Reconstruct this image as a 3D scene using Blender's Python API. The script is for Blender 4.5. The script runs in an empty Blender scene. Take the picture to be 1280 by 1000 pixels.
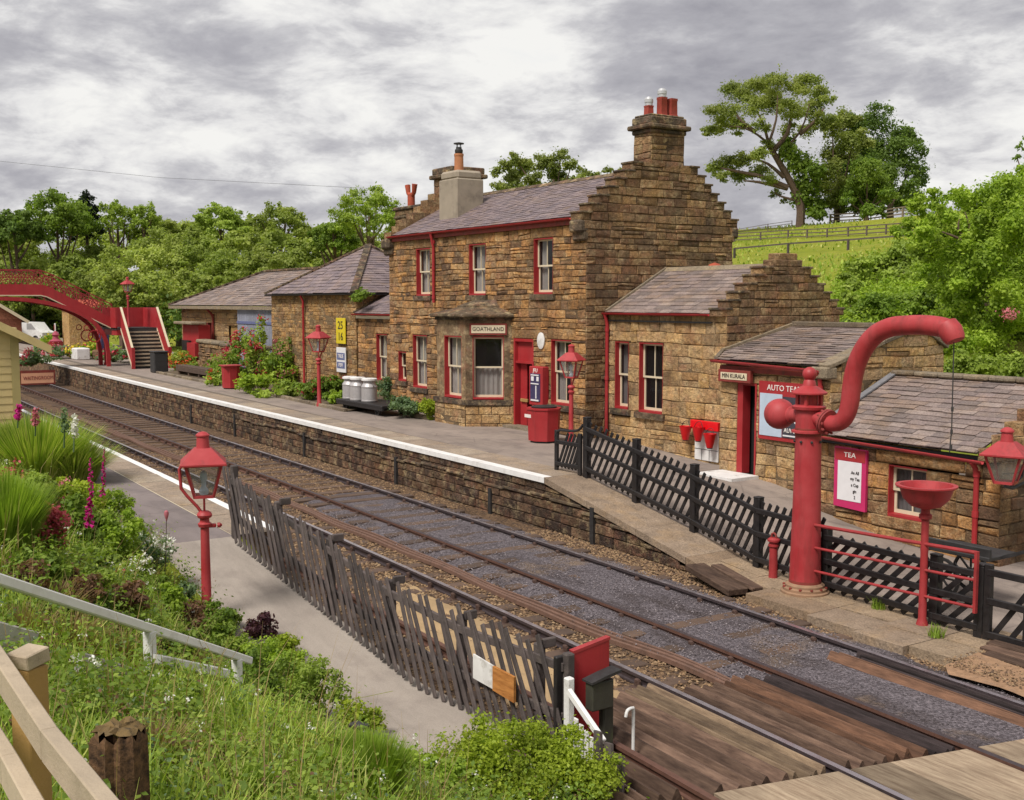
import bpy, math, random
import numpy as np
from math import radians, sin, cos, pi, sqrt, atan2, hypot
from mathutils import Vector, Matrix
RN = random.Random(11)
NR = np.random.default_rng(5)
scene = bpy.context.scene
COL = scene.collection

def s(r, g, b, k=1.0):
    f = lambda c: ((c/255+0.055)/1.055)**2.4 if c > 10 else c/255/12.92
    return (f(r)*k, f(g)*k, f(b)*k, 1.0)

# ------------------------------------------------------------------ camera frame helpers
F_PX, TH, AZ, CAM_H = 1404.0, math.atan(122/1404.0), radians(33.4), 4.36
FW = (-cos(AZ), sin(AZ)); RT = (sin(AZ), cos(AZ))
def at(px, py, d):
    """world point seen at photo pixel px,py at horizontal forward distance d"""
    a = px-640; b = py-500
    f = F_PX*cos(TH)-b*sin(TH); dn = F_PX*sin(TH)+b*cos(TH)
    k = d/f
    return Vector((FW[0]*d+RT[0]*a*k, FW[1]*d+RT[1]*a*k, CAM_H-dn*k))

# ------------------------------------------------------------------ terrain
def sst(a, b, x):
    t = min(1, max(0, (x-a)/(b-a))); return t*t*(3-2*t)
def lerp_tab(tab, x):
    if x <= tab[0][0]: return tab[0][1]
    for (x0, y0), (x1, y1) in zip(tab, tab[1:]):
        if x <= x1: return y0+(y1-y0)*(x-x0)/(x1-x0)
    return tab[-1][1]
HILL = [(22, .55), (27, .9), (35, 2.6), (45, 5.0), (55, 6.6), (79, 8.9), (101, 12.0), (112, 14.4), (118, 15.2), (140, 16.0), (220, 14.0), (420, 10.0)]
def zramp(X):
    return .9 if X < -16 else max(-.06, .9-.2*(X+16))
def zfar(X):
    return .9 if X < -18 else max(-.05, .9-.18*(X+18))
def bank(X, Y):
    toe = 4.55+1.15*sst(-9.3, -7.6, X)
    zp = zramp(X)-.02
    top = 2.25-.3*min(1, max(0, (-14-X)/10))
    k = min(1, max(0, (toe-Y)/(3.0+2.2*sst(-9.8, -7.5, X))))
    k = k*k*(3-2*k)*.75+k*.25
    return zp+(top-zp)*k
def terrain(X, Y):
    if Y > 22: 
        z = lerp_tab(HILL, Y)
        return z + .35*sin(X*.07+Y*.05)*min(1, (Y-22)/20)
    if Y < 5.75: return bank(X, Y)
    return -.45

# ------------------------------------------------------------------ tracks (the line curves gently)
TA = [(-140, 14.6), (-110, 13.6), (-75, 12.62), (-55, 12.2), (-43, 12.0), (-32, 11.86), (-25, 11.78), (-19, 11.67), (-14, 11.53), (-8.7, 11.32), (-5, 11.12), (0, 10.8), (12, 9.8)]
def smooth_tab(tab):
    xs = [p[0] for p in tab]; ys = [p[1] for p in tab]
    def f(x):
        acc = 0; w = 0
        for dx in (-3, -1.5, 0, 1.5, 3):
            acc += lerp_tab(tab, x+dx); w += 1
        return acc/w
    return f
railA = smooth_tab(TA)

# ------------------------------------------------------------------ mesh builder
class MB:
    def __init__(self): self.v = []; self.f = []; self.r = []; self.m = []
    def add(self, vs, fs, r=None, m=0):
        n = len(self.v); self.v += [tuple(p) for p in vs]
        if r is None: r = RN.random()
        for f in fs:
            self.f.append(tuple(i+n for i in f)); self.r.append(r); self.m.append(m)
    def box(self, x0, y0, z0, x1, y1, z1, r=None, m=0):
        vs = [(x0,y0,z0),(x1,y0,z0),(x1,y1,z0),(x0,y1,z0),(x0,y0,z1),(x1,y0,z1),(x1,y1,z1),(x0,y1,z1)]
        self.add(vs, [(3,2,1,0),(4,5,6,7),(0,1,5,4),(1,2,6,5),(2,3,7,6),(3,0,4,7)], r, m)
    def cbox(self, c, sz, rot=None, r=None, m=0, ch=0.0):
        """box about centre c, size sz, rotated by 3x3, with optional chamfered edges"""
        hx, hy, hz = sz[0]/2, sz[1]/2, sz[2]/2
        c = Vector(c)
        if ch <= 0:
            vs = [Vector((x,y,z)) for z in (-hz,hz) for x,y in ((-hx,-hy),(hx,-hy),(hx,hy),(-hx,hy))]
            fs = [(3,2,1,0),(4,5,6,7),(0,1,5,4),(1,2,6,5),(2,3,7,6),(3,0,4,7)]
        else:
            ch = min(ch, hx*.8, hy*.8, hz*.8)
            vs = []
            for sx in (-1,1):
                for sy in (-1,1):
                    for sz_ in (-1,1):
                        vs += [Vector((sx*hx, sy*(hy-ch), sz_*(hz-ch))), Vector((sx*(hx-ch), sy*hy, sz_*(hz-ch))), Vector((sx*(hx-ch), sy*(hy-ch), sz_*hz))]
            ix = lambda a,b,cc,k: ((a*2+b)*2+cc)*3+k
            fs = []
            for a in (0,1): fs.append((ix(a,0,0,0),ix(a,1,0,0),ix(a,1,1,0),ix(a,0,1,0)))
            for b in (0,1): fs.append((ix(0,b,0,1),ix(1,b,0,1),ix(1,b,1,1),ix(0,b,1,1)))
            for d in (0,1): fs.append((ix(0,0,d,2),ix(1,0,d,2),ix(1,1,d,2),ix(0,1,d,2)))
            for b in (0,1):
                for d in (0,1):
                    fs.append((ix(0,b,d,1),ix(1,b,d,1),ix(1,b,d,2),ix(0,b,d,2)))
            for a in (0,1):
                for d in (0,1):
                    fs.append((ix(a,0,d,0),ix(a,1,d,0),ix(a,1,d,2),ix(a,0,d,2)))
            for a in (0,1):
                for b in (0,1):
                    fs.append((ix(a,b,0,0),ix(a,b,1,0),ix(a,b,1,1),ix(a,b,0,1)))
            for a in (0,1):
                for b in (0,1):
                    for d in (0,1): fs.append((ix(a,b,d,0),ix(a,b,d,1),ix(a,b,d,2)))
        if rot is not None: vs = [rot @ p for p in vs]
        self.add([p+c for p in vs], fs, r, m)
    def bar(self, p, q, w, h, up=(0,0,1), r=None, m=0, ch=0.0, roll=0.0):
        """rectangular bar from p to q: w across, h along 'up'"""
        p = Vector(p); q = Vector(q); d = q-p; L = d.length
        x = d/L; u = Vector(up); y = u.cross(x)
        if y.length < 1e-5: y = Vector((1,0,0)).cross(x)
        y.normalize(); z = x.cross(y)
        rot = Matrix((x,y,z)).transposed()
        if roll: rot = rot @ Matrix.Rotation(roll, 3, 'X')
        self.cbox((p+q)/2, (L,w,h), rot, r, m, ch)
    def tube(self, pts, rad, seg=10, cap=True, r=None, m=0):
        pts = [Vector(p) for p in pts]; n = len(pts)
        rads = rad if isinstance(rad, (list,tuple)) else [rad]*n
        vs = []; prev = None
        for i, p in enumerate(pts):
            t = (pts[min(i+1,n-1)]-pts[max(i-1,0)]).normalized()
            if prev is None:
                a = Vector((0,0,1)) if abs(t.z) < .9 else Vector((1,0,0))
                u = t.cross(a).normalized()
            else:
                u = (prev-t*prev.dot(t)).normalized()
            prev = u; w = t.cross(u)
            for k in range(seg):
                an = 2*pi*k/seg
                vs.append(p+(u*cos(an)+w*sin(an))*rads[i])
        fs = []
        for i in range(n-1):
            for k in range(seg):
                k2 = (k+1) % seg
                fs.append((i*seg+k, i*seg+k2, (i+1)*seg+k2, (i+1)*seg+k))
        if cap:
            fs.append(tuple(range(seg-1,-1,-1))); fs.append(tuple((n-1)*seg+k for k in range(seg)))
        self.add(vs, fs, r, m)
    def lathe(self, prof, c, seg=24, axis=(0,0,1), r=None, m=0, a0=0.0, cap=True):
        """profile list of (radius, height) about axis through c"""
        ax = Vector(axis).normalized(); c = Vector(c)
        a = Vector((1,0,0)) if abs(ax.x) < .9 else Vector((0,1,0))
        u = ax.cross(a).normalized(); w = ax.cross(u)
        if abs(ax.z) > .99: u = Vector((1,0,0)); w = Vector((0,1,0))
        vs = []
        for rr, h in prof:
            for k in range(seg):
                an = a0+2*pi*k/seg
                vs.append(c+ax*h+(u*cos(an)+w*sin(an))*rr)
        fs = []; n = len(prof)
        for i in range(n-1):
            for k in range(seg):
                k2 = (k+1) % seg
                fs.append((i*seg+k, i*seg+k2, (i+1)*seg+k2, (i+1)*seg+k))
        if cap:
            fs.append(tuple(range(seg-1,-1,-1))); fs.append(tuple((n-1)*seg+k for k in range(seg)))
        self.add(vs, fs, r, m)
    def prism(self, poly, a, b, axis='Y', r=None, m=0):
        """polygon in the plane across axis, extruded from a to b. Y: (x,z) X: (y,z) Z: (x,y)"""
        def P(p, t):
            return {'Y': (p[0],t,p[1]), 'X': (t,p[0],p[1]), 'Z': (p[0],p[1],t)}[axis]
        n = len(poly)
        vs = [P(p,a) for p in poly]+[P(p,b) for p in poly]
        fs = [tuple(range(n)), tuple(range(2*n-1,n-1,-1))]+[(i,(i+1)%n,n+(i+1)%n,n+i) for i in range(n)]
        self.add(vs, fs, r, m)
    def quad(self, a, b, c, d, r=None, m=0): self.add([a,b,c,d], [(0,1,2,3)], r, m)
    def xform(self, M):
        self.v = [tuple(M @ Vector(p)) for p in self.v]; return self

ORG = {}
def _mesh(mb, name, mats, org, smooth=True):
    me = bpy.data.meshes.new(name)
    o = org
    me.from_pydata([(x-o[0],y-o[1],z-o[2]) for x,y,z in mb.v], [], mb.f)
    if not isinstance(mats, (list,tuple)): mats = [mats]
    for m in mats: me.materials.append(m)
    at_ = me.attributes.new('rnd','FLOAT','FACE'); at_.data.foreach_set('value', np.array(mb.r, dtype=np.float32))
    if len(mats) > 1: me.polygons.foreach_set('material_index', np.array(mb.m, dtype=np.int32))
    if smooth:
        me.polygons.foreach_set('use_smooth', np.ones(len(mb.f), dtype=bool))
        me.set_sharp_from_angle(angle=radians(32))
    me.update()
    return me
def tag(o, label=None, cat=None, group=None, kind=None):
    if label: o['label'] = label
    if cat: o['category'] = cat
    if group: o['group'] = group
    if kind: o['kind'] = kind
    return o
def thing(name, label, cat, loc, group=None, kind=None):
    o = bpy.data.objects.new(name, None); COL.objects.link(o); o.location = loc; o.empty_display_size = .2
    ORG[o.name] = Vector(loc)
    return tag(o, label, cat, group, kind)
def part(mb, name, mats, parent, label=None, smooth=True):
    me = _mesh(mb, name, mats, ORG[parent.name], smooth) if isinstance(mb, MB) else mb
    o = bpy.data.objects.new(name, me); COL.objects.link(o); o.parent = parent
    ORG[o.name] = ORG[parent.name]
    if label: o['label'] = label
    return o
def single(mb, name, mats, label, cat, loc, group=None, kind=None, smooth=True):
    me = _mesh(mb, name, mats, loc, smooth) if isinstance(mb, MB) else mb
    o = bpy.data.objects.new(name, me); COL.objects.link(o); o.location = loc; ORG[o.name] = Vector(loc)
    return tag(o, label, cat, group, kind)
def setting(mb, name, mats, smooth=True, label=None):
    o = single(mb, name, mats, label, None, (0,0,0), None, 'structure', smooth); return o
def copy_tree(o, loc, label=None, rotz=None, scale=None, group=None):
    def rec(a, par):
        c = a.copy(); COL.objects.link(c)
        if par is not None: c.parent = par; c.matrix_parent_inverse = a.matrix_parent_inverse.copy()
        for ch in [x for x in bpy.data.objects if x.parent == a]: rec(ch, c)
        return c
    kids = {}
    c = rec(o, None); c.location = loc; ORG[c.name] = Vector(loc)
    if rotz is not None: c.rotation_euler = (0,0,rotz)
    if scale is not None: c.scale = scale if isinstance(scale,(tuple,list)) else (scale,)*3
    if label: c['label'] = label
    if group: c['group'] = group
    return c
def fast_mesh(name, V, Q, rnd, mats, smooth=False):
    """V (n,3) float, Q (m,k) int"""
    me = bpy.data.meshes.new(name)
    n = len(V); m, k = Q.shape
    me.vertices.add(n); me.vertices.foreach_set('co', np.ascontiguousarray(V, dtype=np.float32).ravel())
    me.loops.add(m*k); me.loops.foreach_set('vertex_index', np.ascontiguousarray(Q, dtype=np.int32).ravel())
    me.polygons.add(m); me.polygons.foreach_set('loop_start', np.arange(0, m*k, k, dtype=np.int32))
    try: me.polygons.foreach_set('loop_total', np.full(m, k, dtype=np.int32))
    except Exception: pass
    a = me.attributes.new('rnd','FLOAT','FACE'); a.data.foreach_set('value', np.asarray(rnd, dtype=np.float32))
    if not isinstance(mats,(list,tuple)): mats = [mats]
    for x in mats: me.materials.append(x)
    if smooth: me.polygons.foreach_set('use_smooth', np.ones(m, dtype=bool))
    me.update(calc_edges=True); me.validate()
    return me

# ------------------------------------------------------------------ materials
class NT:
    def __init__(self, name):
        self.mat = bpy.data.materials.new(name); self.mat.use_nodes = True
        self.t = self.mat.node_tree; self.n = self.t.nodes; self.l = self.t.links
        self.b = self.n['Principled BSDF']
        self.co = self.n.new('ShaderNodeTexCoord').outputs['Object']
    def node(self, typ, **kw):
        x = self.n.new(typ)
        for k, v in kw.items():
            if k in x.inputs: x.inputs[k].default_value = v
            else: setattr(x, k, v)
        return x
    def link(self, a, b): self.l.new(a, b)
    def noise(self, scale, detail=4, rough=.6, vec=None, stretch=None, dist=0.0):
        x = self.node('ShaderNodeTexNoise', Scale=scale, Detail=detail, Roughness=rough, Distortion=dist)
        v = vec or self.co
        if stretch:
            mp = self.node('ShaderNodeMapping'); mp.inputs['Scale'].default_value = stretch
            self.link(v, mp.inputs['Vector']); v = mp.outputs['Vector']
        self.link(v, x.inputs['Vector']); return x.outputs['Fac']
    def ramp(self, fac, stops, interp='LINEAR'):
        x = self.node('ShaderNodeValToRGB'); cr = x.color_ramp; cr.interpolation = interp
        while len(cr.elements) < len(stops): cr.elements.new(.5)
        for e, (p, c) in zip(cr.elements, stops):
            e.position = p; e.color = c if len(c) == 4 else (*c, 1)
        self.link(fac, x.inputs['Fac']); return x.outputs['Color']
    def mix(self, fac, a, b, mode='MIX'):
        x = self.node('ShaderNodeMix', data_type='RGBA', blend_type=mode)
        for sock, val in ((x.inputs[0], fac), (x.inputs[6], a), (x.inputs[7], b)):
            if hasattr(val, 'links') or isinstance(val, bpy.types.NodeSocket): self.link(val, sock)
            else: sock.default_value = val
        return x.outputs[2]
    def math(self, op, a, b=None):
        x = self.node('ShaderNodeMath', operation=op)
        for sock, val in zip(x.inputs, (a, b)):
            if val is None: continue
            if isinstance(val, bpy.types.NodeSocket): self.link(val, sock)
            else: sock.default_value = val
        return x.outputs[0]
    def attr(self, nm='rnd'):
        return self.node('ShaderNodeAttribute', attribute_name=nm).outputs['Fac']
    def bump(self, h, strength=.4, dist=.02):
        x = self.node('ShaderNodeBump', Strength=strength, Distance=dist)
        self.link(h, x.inputs['Height']); self.link(x.outputs['Normal'], self.b.inputs['Normal'])
    def done(self, color, rough=.8, metal=0.0, spec=None):
        if isinstance(color, bpy.types.NodeSocket): self.link(color, self.b.inputs['Base Color'])
        else: self.b.inputs['Base Color'].default_value = color
        if isinstance(rough, bpy.types.NodeSocket): self.link(rough, self.b.inputs['Roughness'])
        else: self.b.inputs['Roughness'].default_value = rough
        self.b.inputs['Metallic'].default_value = metal
        if spec is not None: self.b.inputs['Specular IOR Level'].default_value = spec
        return self.mat
G4 = lambda v: (v, v, v, 1)
def m_plain(name, c, rough=.6, var=.25, scale=6, bump=.15, metal=0.0, grime=None, fine=60, attrvar=0.0, spec=None):
    t = NT(name)
    n = t.noise(scale, 6)
    col = t.mix(t.ramp(n, [(.3, G4(0)), (.7, G4(1))]), tuple(x*(1-var) for x in c[:3])+(1,), tuple(min(1,x*(1+var)) for x in c[:3])+(1,))
    if attrvar:
        v = t.ramp(t.attr(), [(0, G4(1-attrvar)), (1, G4(1+attrvar))]); col = t.mix(1.0, col, v, 'MULTIPLY')
    if grime:
        g = t.ramp(t.noise(scale*.45+.7, 8, .7), [(.52, G4(0)), (.72, G4(1))])
        col = t.mix(t.math('MULTIPLY', g, grime[1]), col, grime[0])
    t.bump(t.noise(fine, 5, .7), bump, .01)
    rr = t.ramp(t.noise(scale*2, 4), [(.3, G4(max(.05,rough-.12))), (.7, G4(min(1,rough+.12)))])
    return t.done(col, rr, metal, spec)
def m_stone(name, palette, mortar, soot=None, sootlev=(.5,.72), mott=9, bump=.8, fine=38, rough=.9, sootscale=.55, hue=True):
    t = NT(name); a = t.attr()
    k = 1/len(palette)
    base = t.ramp(a, [(i*k, c) for i, c in enumerate(palette)], 'CONSTANT')
    if soot and hue:
        base = t.mix(t.ramp(t.noise(2.6, 8, .7), [(.5, G4(0)), (.68, G4(.42))]), base, s(176,122,98))
        base = t.mix(t.ramp(t.noise(3.7, 8, .7, stretch=(1,1,1.4)), [(.5, G4(0)), (.68, G4(.55))]), base, s(204,182,140))
        base = t.mix(t.ramp(t.noise(4.9, 8, .7), [(.55, G4(0)), (.7, G4(.5))]), base, s(138,126,112))
    n1 = t.noise(mott, 10, .74)
    base = t.mix(1.0, base, t.ramp(n1, [(.33, G4(.36 if hue else .7)), (.46, G4(.97)), (.66, G4(1.45 if hue else 1.2))]), 'MULTIPLY')
    n3 = t.noise(fine*1.2, 5, .75)
    base = t.mix(1.0, base, t.ramp(n3, [(.34, G4(.6)), (.66, G4(1.3))]), 'MULTIPLY')
    if soot:
        jit = t.math('MULTIPLY', t.math('SUBTRACT', a, .5), .16)
        big = t.math('ADD', t.math('MULTIPLY', t.noise(sootscale, 8, .7), .6), t.math('MULTIPLY', t.noise(sootscale*2.2, 6, .7, stretch=(1,1,.35)), .4))
        g = t.ramp(t.math('ADD', big, jit), [(sootlev[0]-.03, G4(0)), (sootlev[1]-.03, G4(.62))])
        base = t.mix(g, base, soot)
        w_ = t.ramp(t.noise(sootscale*1.7+.3, 6, .65, stretch=(1,1,.6)), [(.5, G4(1)), (.75, (1.16,1.06,.86,1))])
        base = t.mix(1.0, base, w_, 'MULTIPLY')
    ism = t.math('LESS_THAN', a, -.5)
    base = t.mix(ism, base, mortar)
    h = t.math('ADD', t.noise(fine, 7, .72), t.math('MULTIPLY', t.noise(fine*.3, 5, .6), 2.0))
    t.bump(h, bump, .045)
    return t.done(base, rough, 0, .25)
def m_leaf(name, stops, trans=.42, rough=.55, patch=.5, pscale=.4):
    t = NT(name)
    c = t.ramp(t.attr(), [(i/(len(stops)-1), x) for i, x in enumerate(stops)])
    n = t.noise(pscale, 4)
    c = t.mix(1.0, c, t.ramp(n, [(.3, G4(1-patch)), (.7, G4(1+patch*.6))]), 'MULTIPLY')
    t.done(c, rough, 0, .2)
    tr = t.node('ShaderNodeBsdfTranslucent'); t.link(t.mix(1.0, c, (1.25,1.35,.6,1), 'MULTIPLY'), tr.inputs['Color'])
    mx = t.node('ShaderNodeMixShader', Fac=trans)
    t.link(t.b.outputs[0], mx.inputs[1]); t.link(tr.outputs[0], mx.inputs[2])
    t.link(mx.outputs[0], t.n['Material Output'].inputs['Surface'])
    return t.mat

M = {}
M['stone'] = m_stone('warm_sandstone', [s(160,120,79), s(179,133,84), s(145,111,77), s(185,142,93), s(167,124,79), s(136,104,75), s(174,129,79), s(156,124,90), s(149,111,70), s(181,138,90), s(127,99,75), s(188,138,84)], s(104,84,62), s(70,56,46), (.50,.62), sootscale=.7, mott=10)
M['stone_dark'] = m_stone('sooty_sandstone', [s(134,108,76), s(146,116,83), s(121,96,72), s(130,103,74), s(155,123,85), s(114,92,69), s(137,103,76), s(141,114,83)], s(84,68,52), s(72,58,48), (.49,.63), sootscale=.6, mott=10)
M['stone_pale'] = m_stone('pale_sandstone', [s(176,143,101), s(190,157,112), s(161,131,94), s(183,147,96), s(171,143,108), s(150,122,89), s(194,161,115), s(166,129,87)], s(112,94,72), s(88,70,54), (.51,.66), sootscale=.8, mott=10)
M['stone_coursed'] = m_stone('coursed_sandstone', [s(153,119,76), s(168,132,86), s(134,104,69), s(147,117,80), s(160,123,76), s(121,95,65)], s(120,100,74), s(80,64,48), (.58,.8), sootscale=.6)
M['ashlar'] = m_stone('dressed_stone', [s(120,100,76), s(128,106,80), s(112,92,70)], s(96,80,62), s(60,50,42), (.45,.75), mott=5, bump=.4, fine=50, sootscale=1.3)
M['ashlar_dark'] = m_stone('dark_dressed_stone', [s(84,72,60), s(94,80,64), s(76,66,56)], s(70,60,50), s(46,40,36), (.45,.7), mott=5, bump=.5, fine=45, sootscale=1.1)
M['coping'] = m_stone('lichen_coping', [s(128,116,100), s(140,126,106), s(116,104,90)], s(100,90,76), s(84,74,60), (.5,.75), mott=8, bump=.5, sootscale=1.5, hue=False)
M['platform_stone'] = m_stone('platform_face_stone', [s(98,76,60), s(84,64,52), s(112,88,68), s(74,58,48), s(92,74,60), s(106,80,58), s(66,52,44)], s(64,52,44), s(44,36,34), (.46,.72), sootscale=.45, bump=1.0)
M['render_grey'] = m_plain('cement_render', s(150,138,122), .9, .12, 3, .3, grime=(s(104,94,84), .7))
M['slate'] = m_stone('roof_slate', [s(122,108,110), s(128,113,114), s(116,103,106), s(132,117,116), s(124,109,109), s(118,105,107), s(112,100,104), s(127,111,108)], s(52,46,46), s(88,80,78), (.55,.85), mott=4, bump=.25, fine=30, rough=.62, sootscale=.8, hue=False)
M['slate_brown'] = m_stone('stone_slate', [s(128,113,109), s(136,121,115), s(120,107,103), s(142,127,120), s(130,114,107), s(123,109,104), s(115,103,99), s(136,117,106)], s(60,52,48), s(96,86,78), (.55,.85), mott=4, bump=.3, fine=26, rough=.7, sootscale=.9, hue=False)
RED = s(158,38,42)
M['red_dull'] = m_plain('dull_red_paint', s(150,44,46), .6, .16, 5, .12, grime=(s(96,46,42), .6))
def _wred(name, c, fade, dirt, lev=.6):
    t = NT(name)
    n = t.noise(2.2, 7, .65); col = t.mix(t.ramp(n, [(.4, G4(0)), (.7, G4(.7))]), c, fade)
    st = t.noise(7, 7, .7, stretch=(1,1,.12)); col = t.mix(t.math('MULTIPLY', t.ramp(st, [(.5, G4(0)), (.75, G4(1))]), lev), col, dirt)
    ch = t.noise(26, 5, .75); col = t.mix(t.ramp(ch, [(.66, G4(0)), (.72, G4(.75))]), col, s(96,58,46))
    t.bump(t.noise(40, 5, .7), .15, .01)
    return t.done(col, t.ramp(n, [(.3, G4(.42)), (.7, G4(.68))]), 0, .4)
M['red_crane'] = _wred('weathered_red_paint', s(158,46,50), s(176,72,74), s(104,46,42), .7)
M['red'] = _wred('red_paint', s(154,38,42), s(166,52,54), s(108,36,36), .5)
M['red_bright'] = m_plain('bright_red_paint', s(214,10,22), .4, .08, 6, .05)
M['red_rust'] = m_plain('rust_red_paint', s(128,48,40), .7, .25, 8, .2, grime=(s(84,52,40), .8))
M['cream'] = m_plain('cream_paint', s(206,192,164), .5, .06, 5, .08)
M['cream_boards'] = m_plain('cream_weatherboard', s(190,170,118), .6, .08, 2.5, .12, grime=(s(160,142,100), .5))
M['olive_trim'] = m_plain('olive_cream_trim', s(164,150,98), .6, .08, 2.5, .12)
M['white'] = m_plain('white_paint', s(224,222,220), .5, .06, 5, .1, grime=(s(178,170,160), .6))
M['white_worn'] = m_plain('worn_white_paint', s(214,212,210), .65, .1, 6, .25, grime=(s(140,132,120), .9))
M['black_paint'] = m_plain('black_paint', s(27,23,24), .55, .3, 7, .15, grime=(s(48,42,40), .6))
M['black'] = m_plain('unlit_black', s(12,10,10), .9, .1, 5, .0)  # near-black that paints the darkness of an unlit doorway
M['dark_iron'] = m_plain('dark_iron', s(44,42,42), .6, .3, 8, .2)
M['wood_dark'] = m_plain('tarred_wood', s(76,67,65), .85, .3, 9, .5, grime=(s(108,97,91), .7), attrvar=.35)
M['wood_fence'] = m_plain('weathered_pale_wood', s(168,152,130), .85, .14, 4, .4, grime=(s(126,112,92), .8), attrvar=.12)
M['wood_tan'] = m_plain('tan_timber', s(158,124,72), .8, .14, 3, .3, attrvar=.1)
M['tarmac'] = None
def _tarmac(name, c1, c2, c3, crack=.35):
    t = NT(name)
    n = t.noise(.35, 8, .6); n2 = t.noise(1.8, 6, .6)
    col = t.mix(t.ramp(n, [(.35, G4(0)), (.65, G4(1))]), c1, c2)
    col = t.mix(t.math('MULTIPLY', t.ramp(n2, [(.48, G4(0)), (.66, G4(1))]), .8), col, c3); n4 = t.noise(.8, 9, .72, stretch=(.35,1.6,1)); col = t.mix(1.0, col, t.ramp(n4, [(.32, G4(.78)), (.5, G4(1)), (.7, G4(1.14))]), 'MULTIPLY'); cr = t.node('ShaderNodeTexVoronoi', Scale=.7, feature='DISTANCE_TO_EDGE'); t.link(t.co, cr.inputs['Vector']); col = t.mix(t.ramp(cr.outputs['Distance'], [(.0, G4(crack)), (.012, G4(0))]), col, s(70,62,58))
    sp = t.noise(90, 3, .8); col = t.mix(1.0, col, t.ramp(sp, [(.3, G4(.82)), (.7, G4(1.16))]), 'MULTIPLY')
    t.bump(t.noise(120, 4, .7), .25, .008)
    return t.done(col, .9, 0, .2)
M['tarmac'] = _tarmac('platform_tarmac', s(134,122,114), s(146,133,123), s(120,109,103))
M['tarmac_dark'] = _tarmac('dark_tarmac', s(120,110,108), s(128,117,114), s(108,99,98))
M['path'] = _tarmac('worn_path', s(148,138,129), s(156,146,136), s(136,126,118), 0.0)
M['paving'] = m_stone('paving_flags', [s(140,122,102), s(150,130,108), s(128,112,94), s(136,116,96), s(146,128,110)], s(84,72,60), s(104,88,74), (.5,.8), mott=3, bump=.4, fine=30, sootscale=.8, hue=False)
def _ballast(name, cols, scale=30):
    t = NT(name)
    v = t.node('ShaderNodeTexVoronoi', Scale=scale, Randomness=1.0); t.link(t.co, v.inputs['Vector'])
    sep = t.node('ShaderNodeSeparateColor'); t.link(v.outputs['Color'], sep.inputs[0])
    c = t.ramp(sep.outputs[0], [(i/len(cols), x) for i, x in enumerate(cols)], 'CONSTANT')
    c = t.mix(1.0, c, t.ramp(t.noise(.9, 6, .65), [(.3, G4(.68)), (.7, G4(1.25))]), 'MULTIPLY')
    d = t.ramp(v.outputs['Distance'], [(0, G4(1)), (.6, G4(0))])
    t.bump(d, 1.0, .03)
    return t.done(c, .95, 0, .15)
M['ballast'] = _ballast('brown_ballast', [s(112,90,70), s(92,74,60), s(128,104,80), s(104,82,62), s(78,64,56)])
M['stones_brown'] = m_stone('ballast_stone_brown', [s(122,98,74), s(98,78,62), s(138,112,84), s(110,86,64), s(86,70,58), s(146,122,94)], s(60,50,42), None, bump=.2, mott=14)
M['stones_ash'] = m_stone('ballast_stone_ash', [s(106,99,102), s(92,85,88), s(120,112,115), s(84,76,78), s(110,101,101), s(132,124,126)], s(60,50,42), None, bump=.2, mott=14)
def _ash():
    t = NT('ash_bed')
    v = t.node('ShaderNodeTexVoronoi', Scale=38, Randomness=1.0); t.link(t.co, v.inputs['Vector'])
    sep = t.node('ShaderNodeSeparateColor'); t.link(v.outputs['Color'], sep.inputs[0])
    c = t.ramp(sep.outputs[0], [(0, s(106,99,103)), (.25, s(92,85,89)), (.5, s(118,110,114)), (.75, s(82,75,78))], 'CONSTANT')
    c = t.mix(t.math('MULTIPLY', t.ramp(t.noise(.9, 8, .7, stretch=(.5,1.3,1)), [(.5, G4(0)), (.64, G4(1))]), .85), c, s(66,57,56))
    c = t.mix(t.math('MULTIPLY', t.ramp(t.noise(.55, 7, .68), [(.56, G4(0)), (.70, G4(1))]), .8), c, s(134,112,88))
    t.bump(t.math('ADD', t.ramp(v.outputs['Distance'], [(0, G4(1)), (.6, G4(0))]), t.math('MULTIPLY', t.noise(5, 6, .7), 2)), .9, .03)
    return t.done(c, .9, 0, .25)
M['ash'] = _ash()
M['sand'] = m_plain('sandy_grit', s(160,134,98), .95, .15, 4, .5, fine=90)
M['rail_shine'] = m_plain('polished_rail', s(176,168,172), .34, .06, 3, .0, metal=.8)
M['rail_rust'] = m_plain('rusty_rail', s(92,62,50), .75, .25, 14, .3, grime=(s(58,44,40), .7))
M['rail_dark'] = m_plain('dark_rail', s(58,48,50), .6, .25, 14, .2)
M['chair'] = m_plain('cast_rail_chair', s(74,54,46), .85, .3, 20, .3)
M['sleeper'] = m_plain('creosoted_sleeper', s(84,66,54), .9, .25, 4, .5, attrvar=.25)
def _timber(name, c, dark, sc=2.0):
    t = NT(name)
    g = t.noise(sc*9, 6, .7, stretch=(.12,1,1))
    col = t.mix(t.ramp(g, [(.35, G4(0)), (.65, G4(1))]), dark, c)
    col = t.mix(1.0, col, t.ramp(t.attr(), [(0, G4(.5)), (1, G4(1.36))]), 'MULTIPLY')
    col = t.mix(1.0, col, t.ramp(t.noise(1.4, 6), [(.3, G4(.8)), (.7, G4(1.15))]), 'MULTIPLY')
    t.bump(g, .6, .02)
    return t.done(col, .88, 0, .2)
M['guard_brown'] = _timber('brown_guard_timber', s(112,90,76), s(70,54,46))
M['guard_rust'] = _timber('rust_guard_timber', s(130,96,76), s(84,62,50))
M['guard_tan'] = _timber('tan_guard_timber', s(136,116,94), s(94,78,64))
M['guard_black'] = _timber('black_guard_timber', s(66,56,56), s(40,34,34))
M['deck'] = _timber('deck_timber', s(162,144,122), s(124,106,88))
M['glass'] = None
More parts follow.
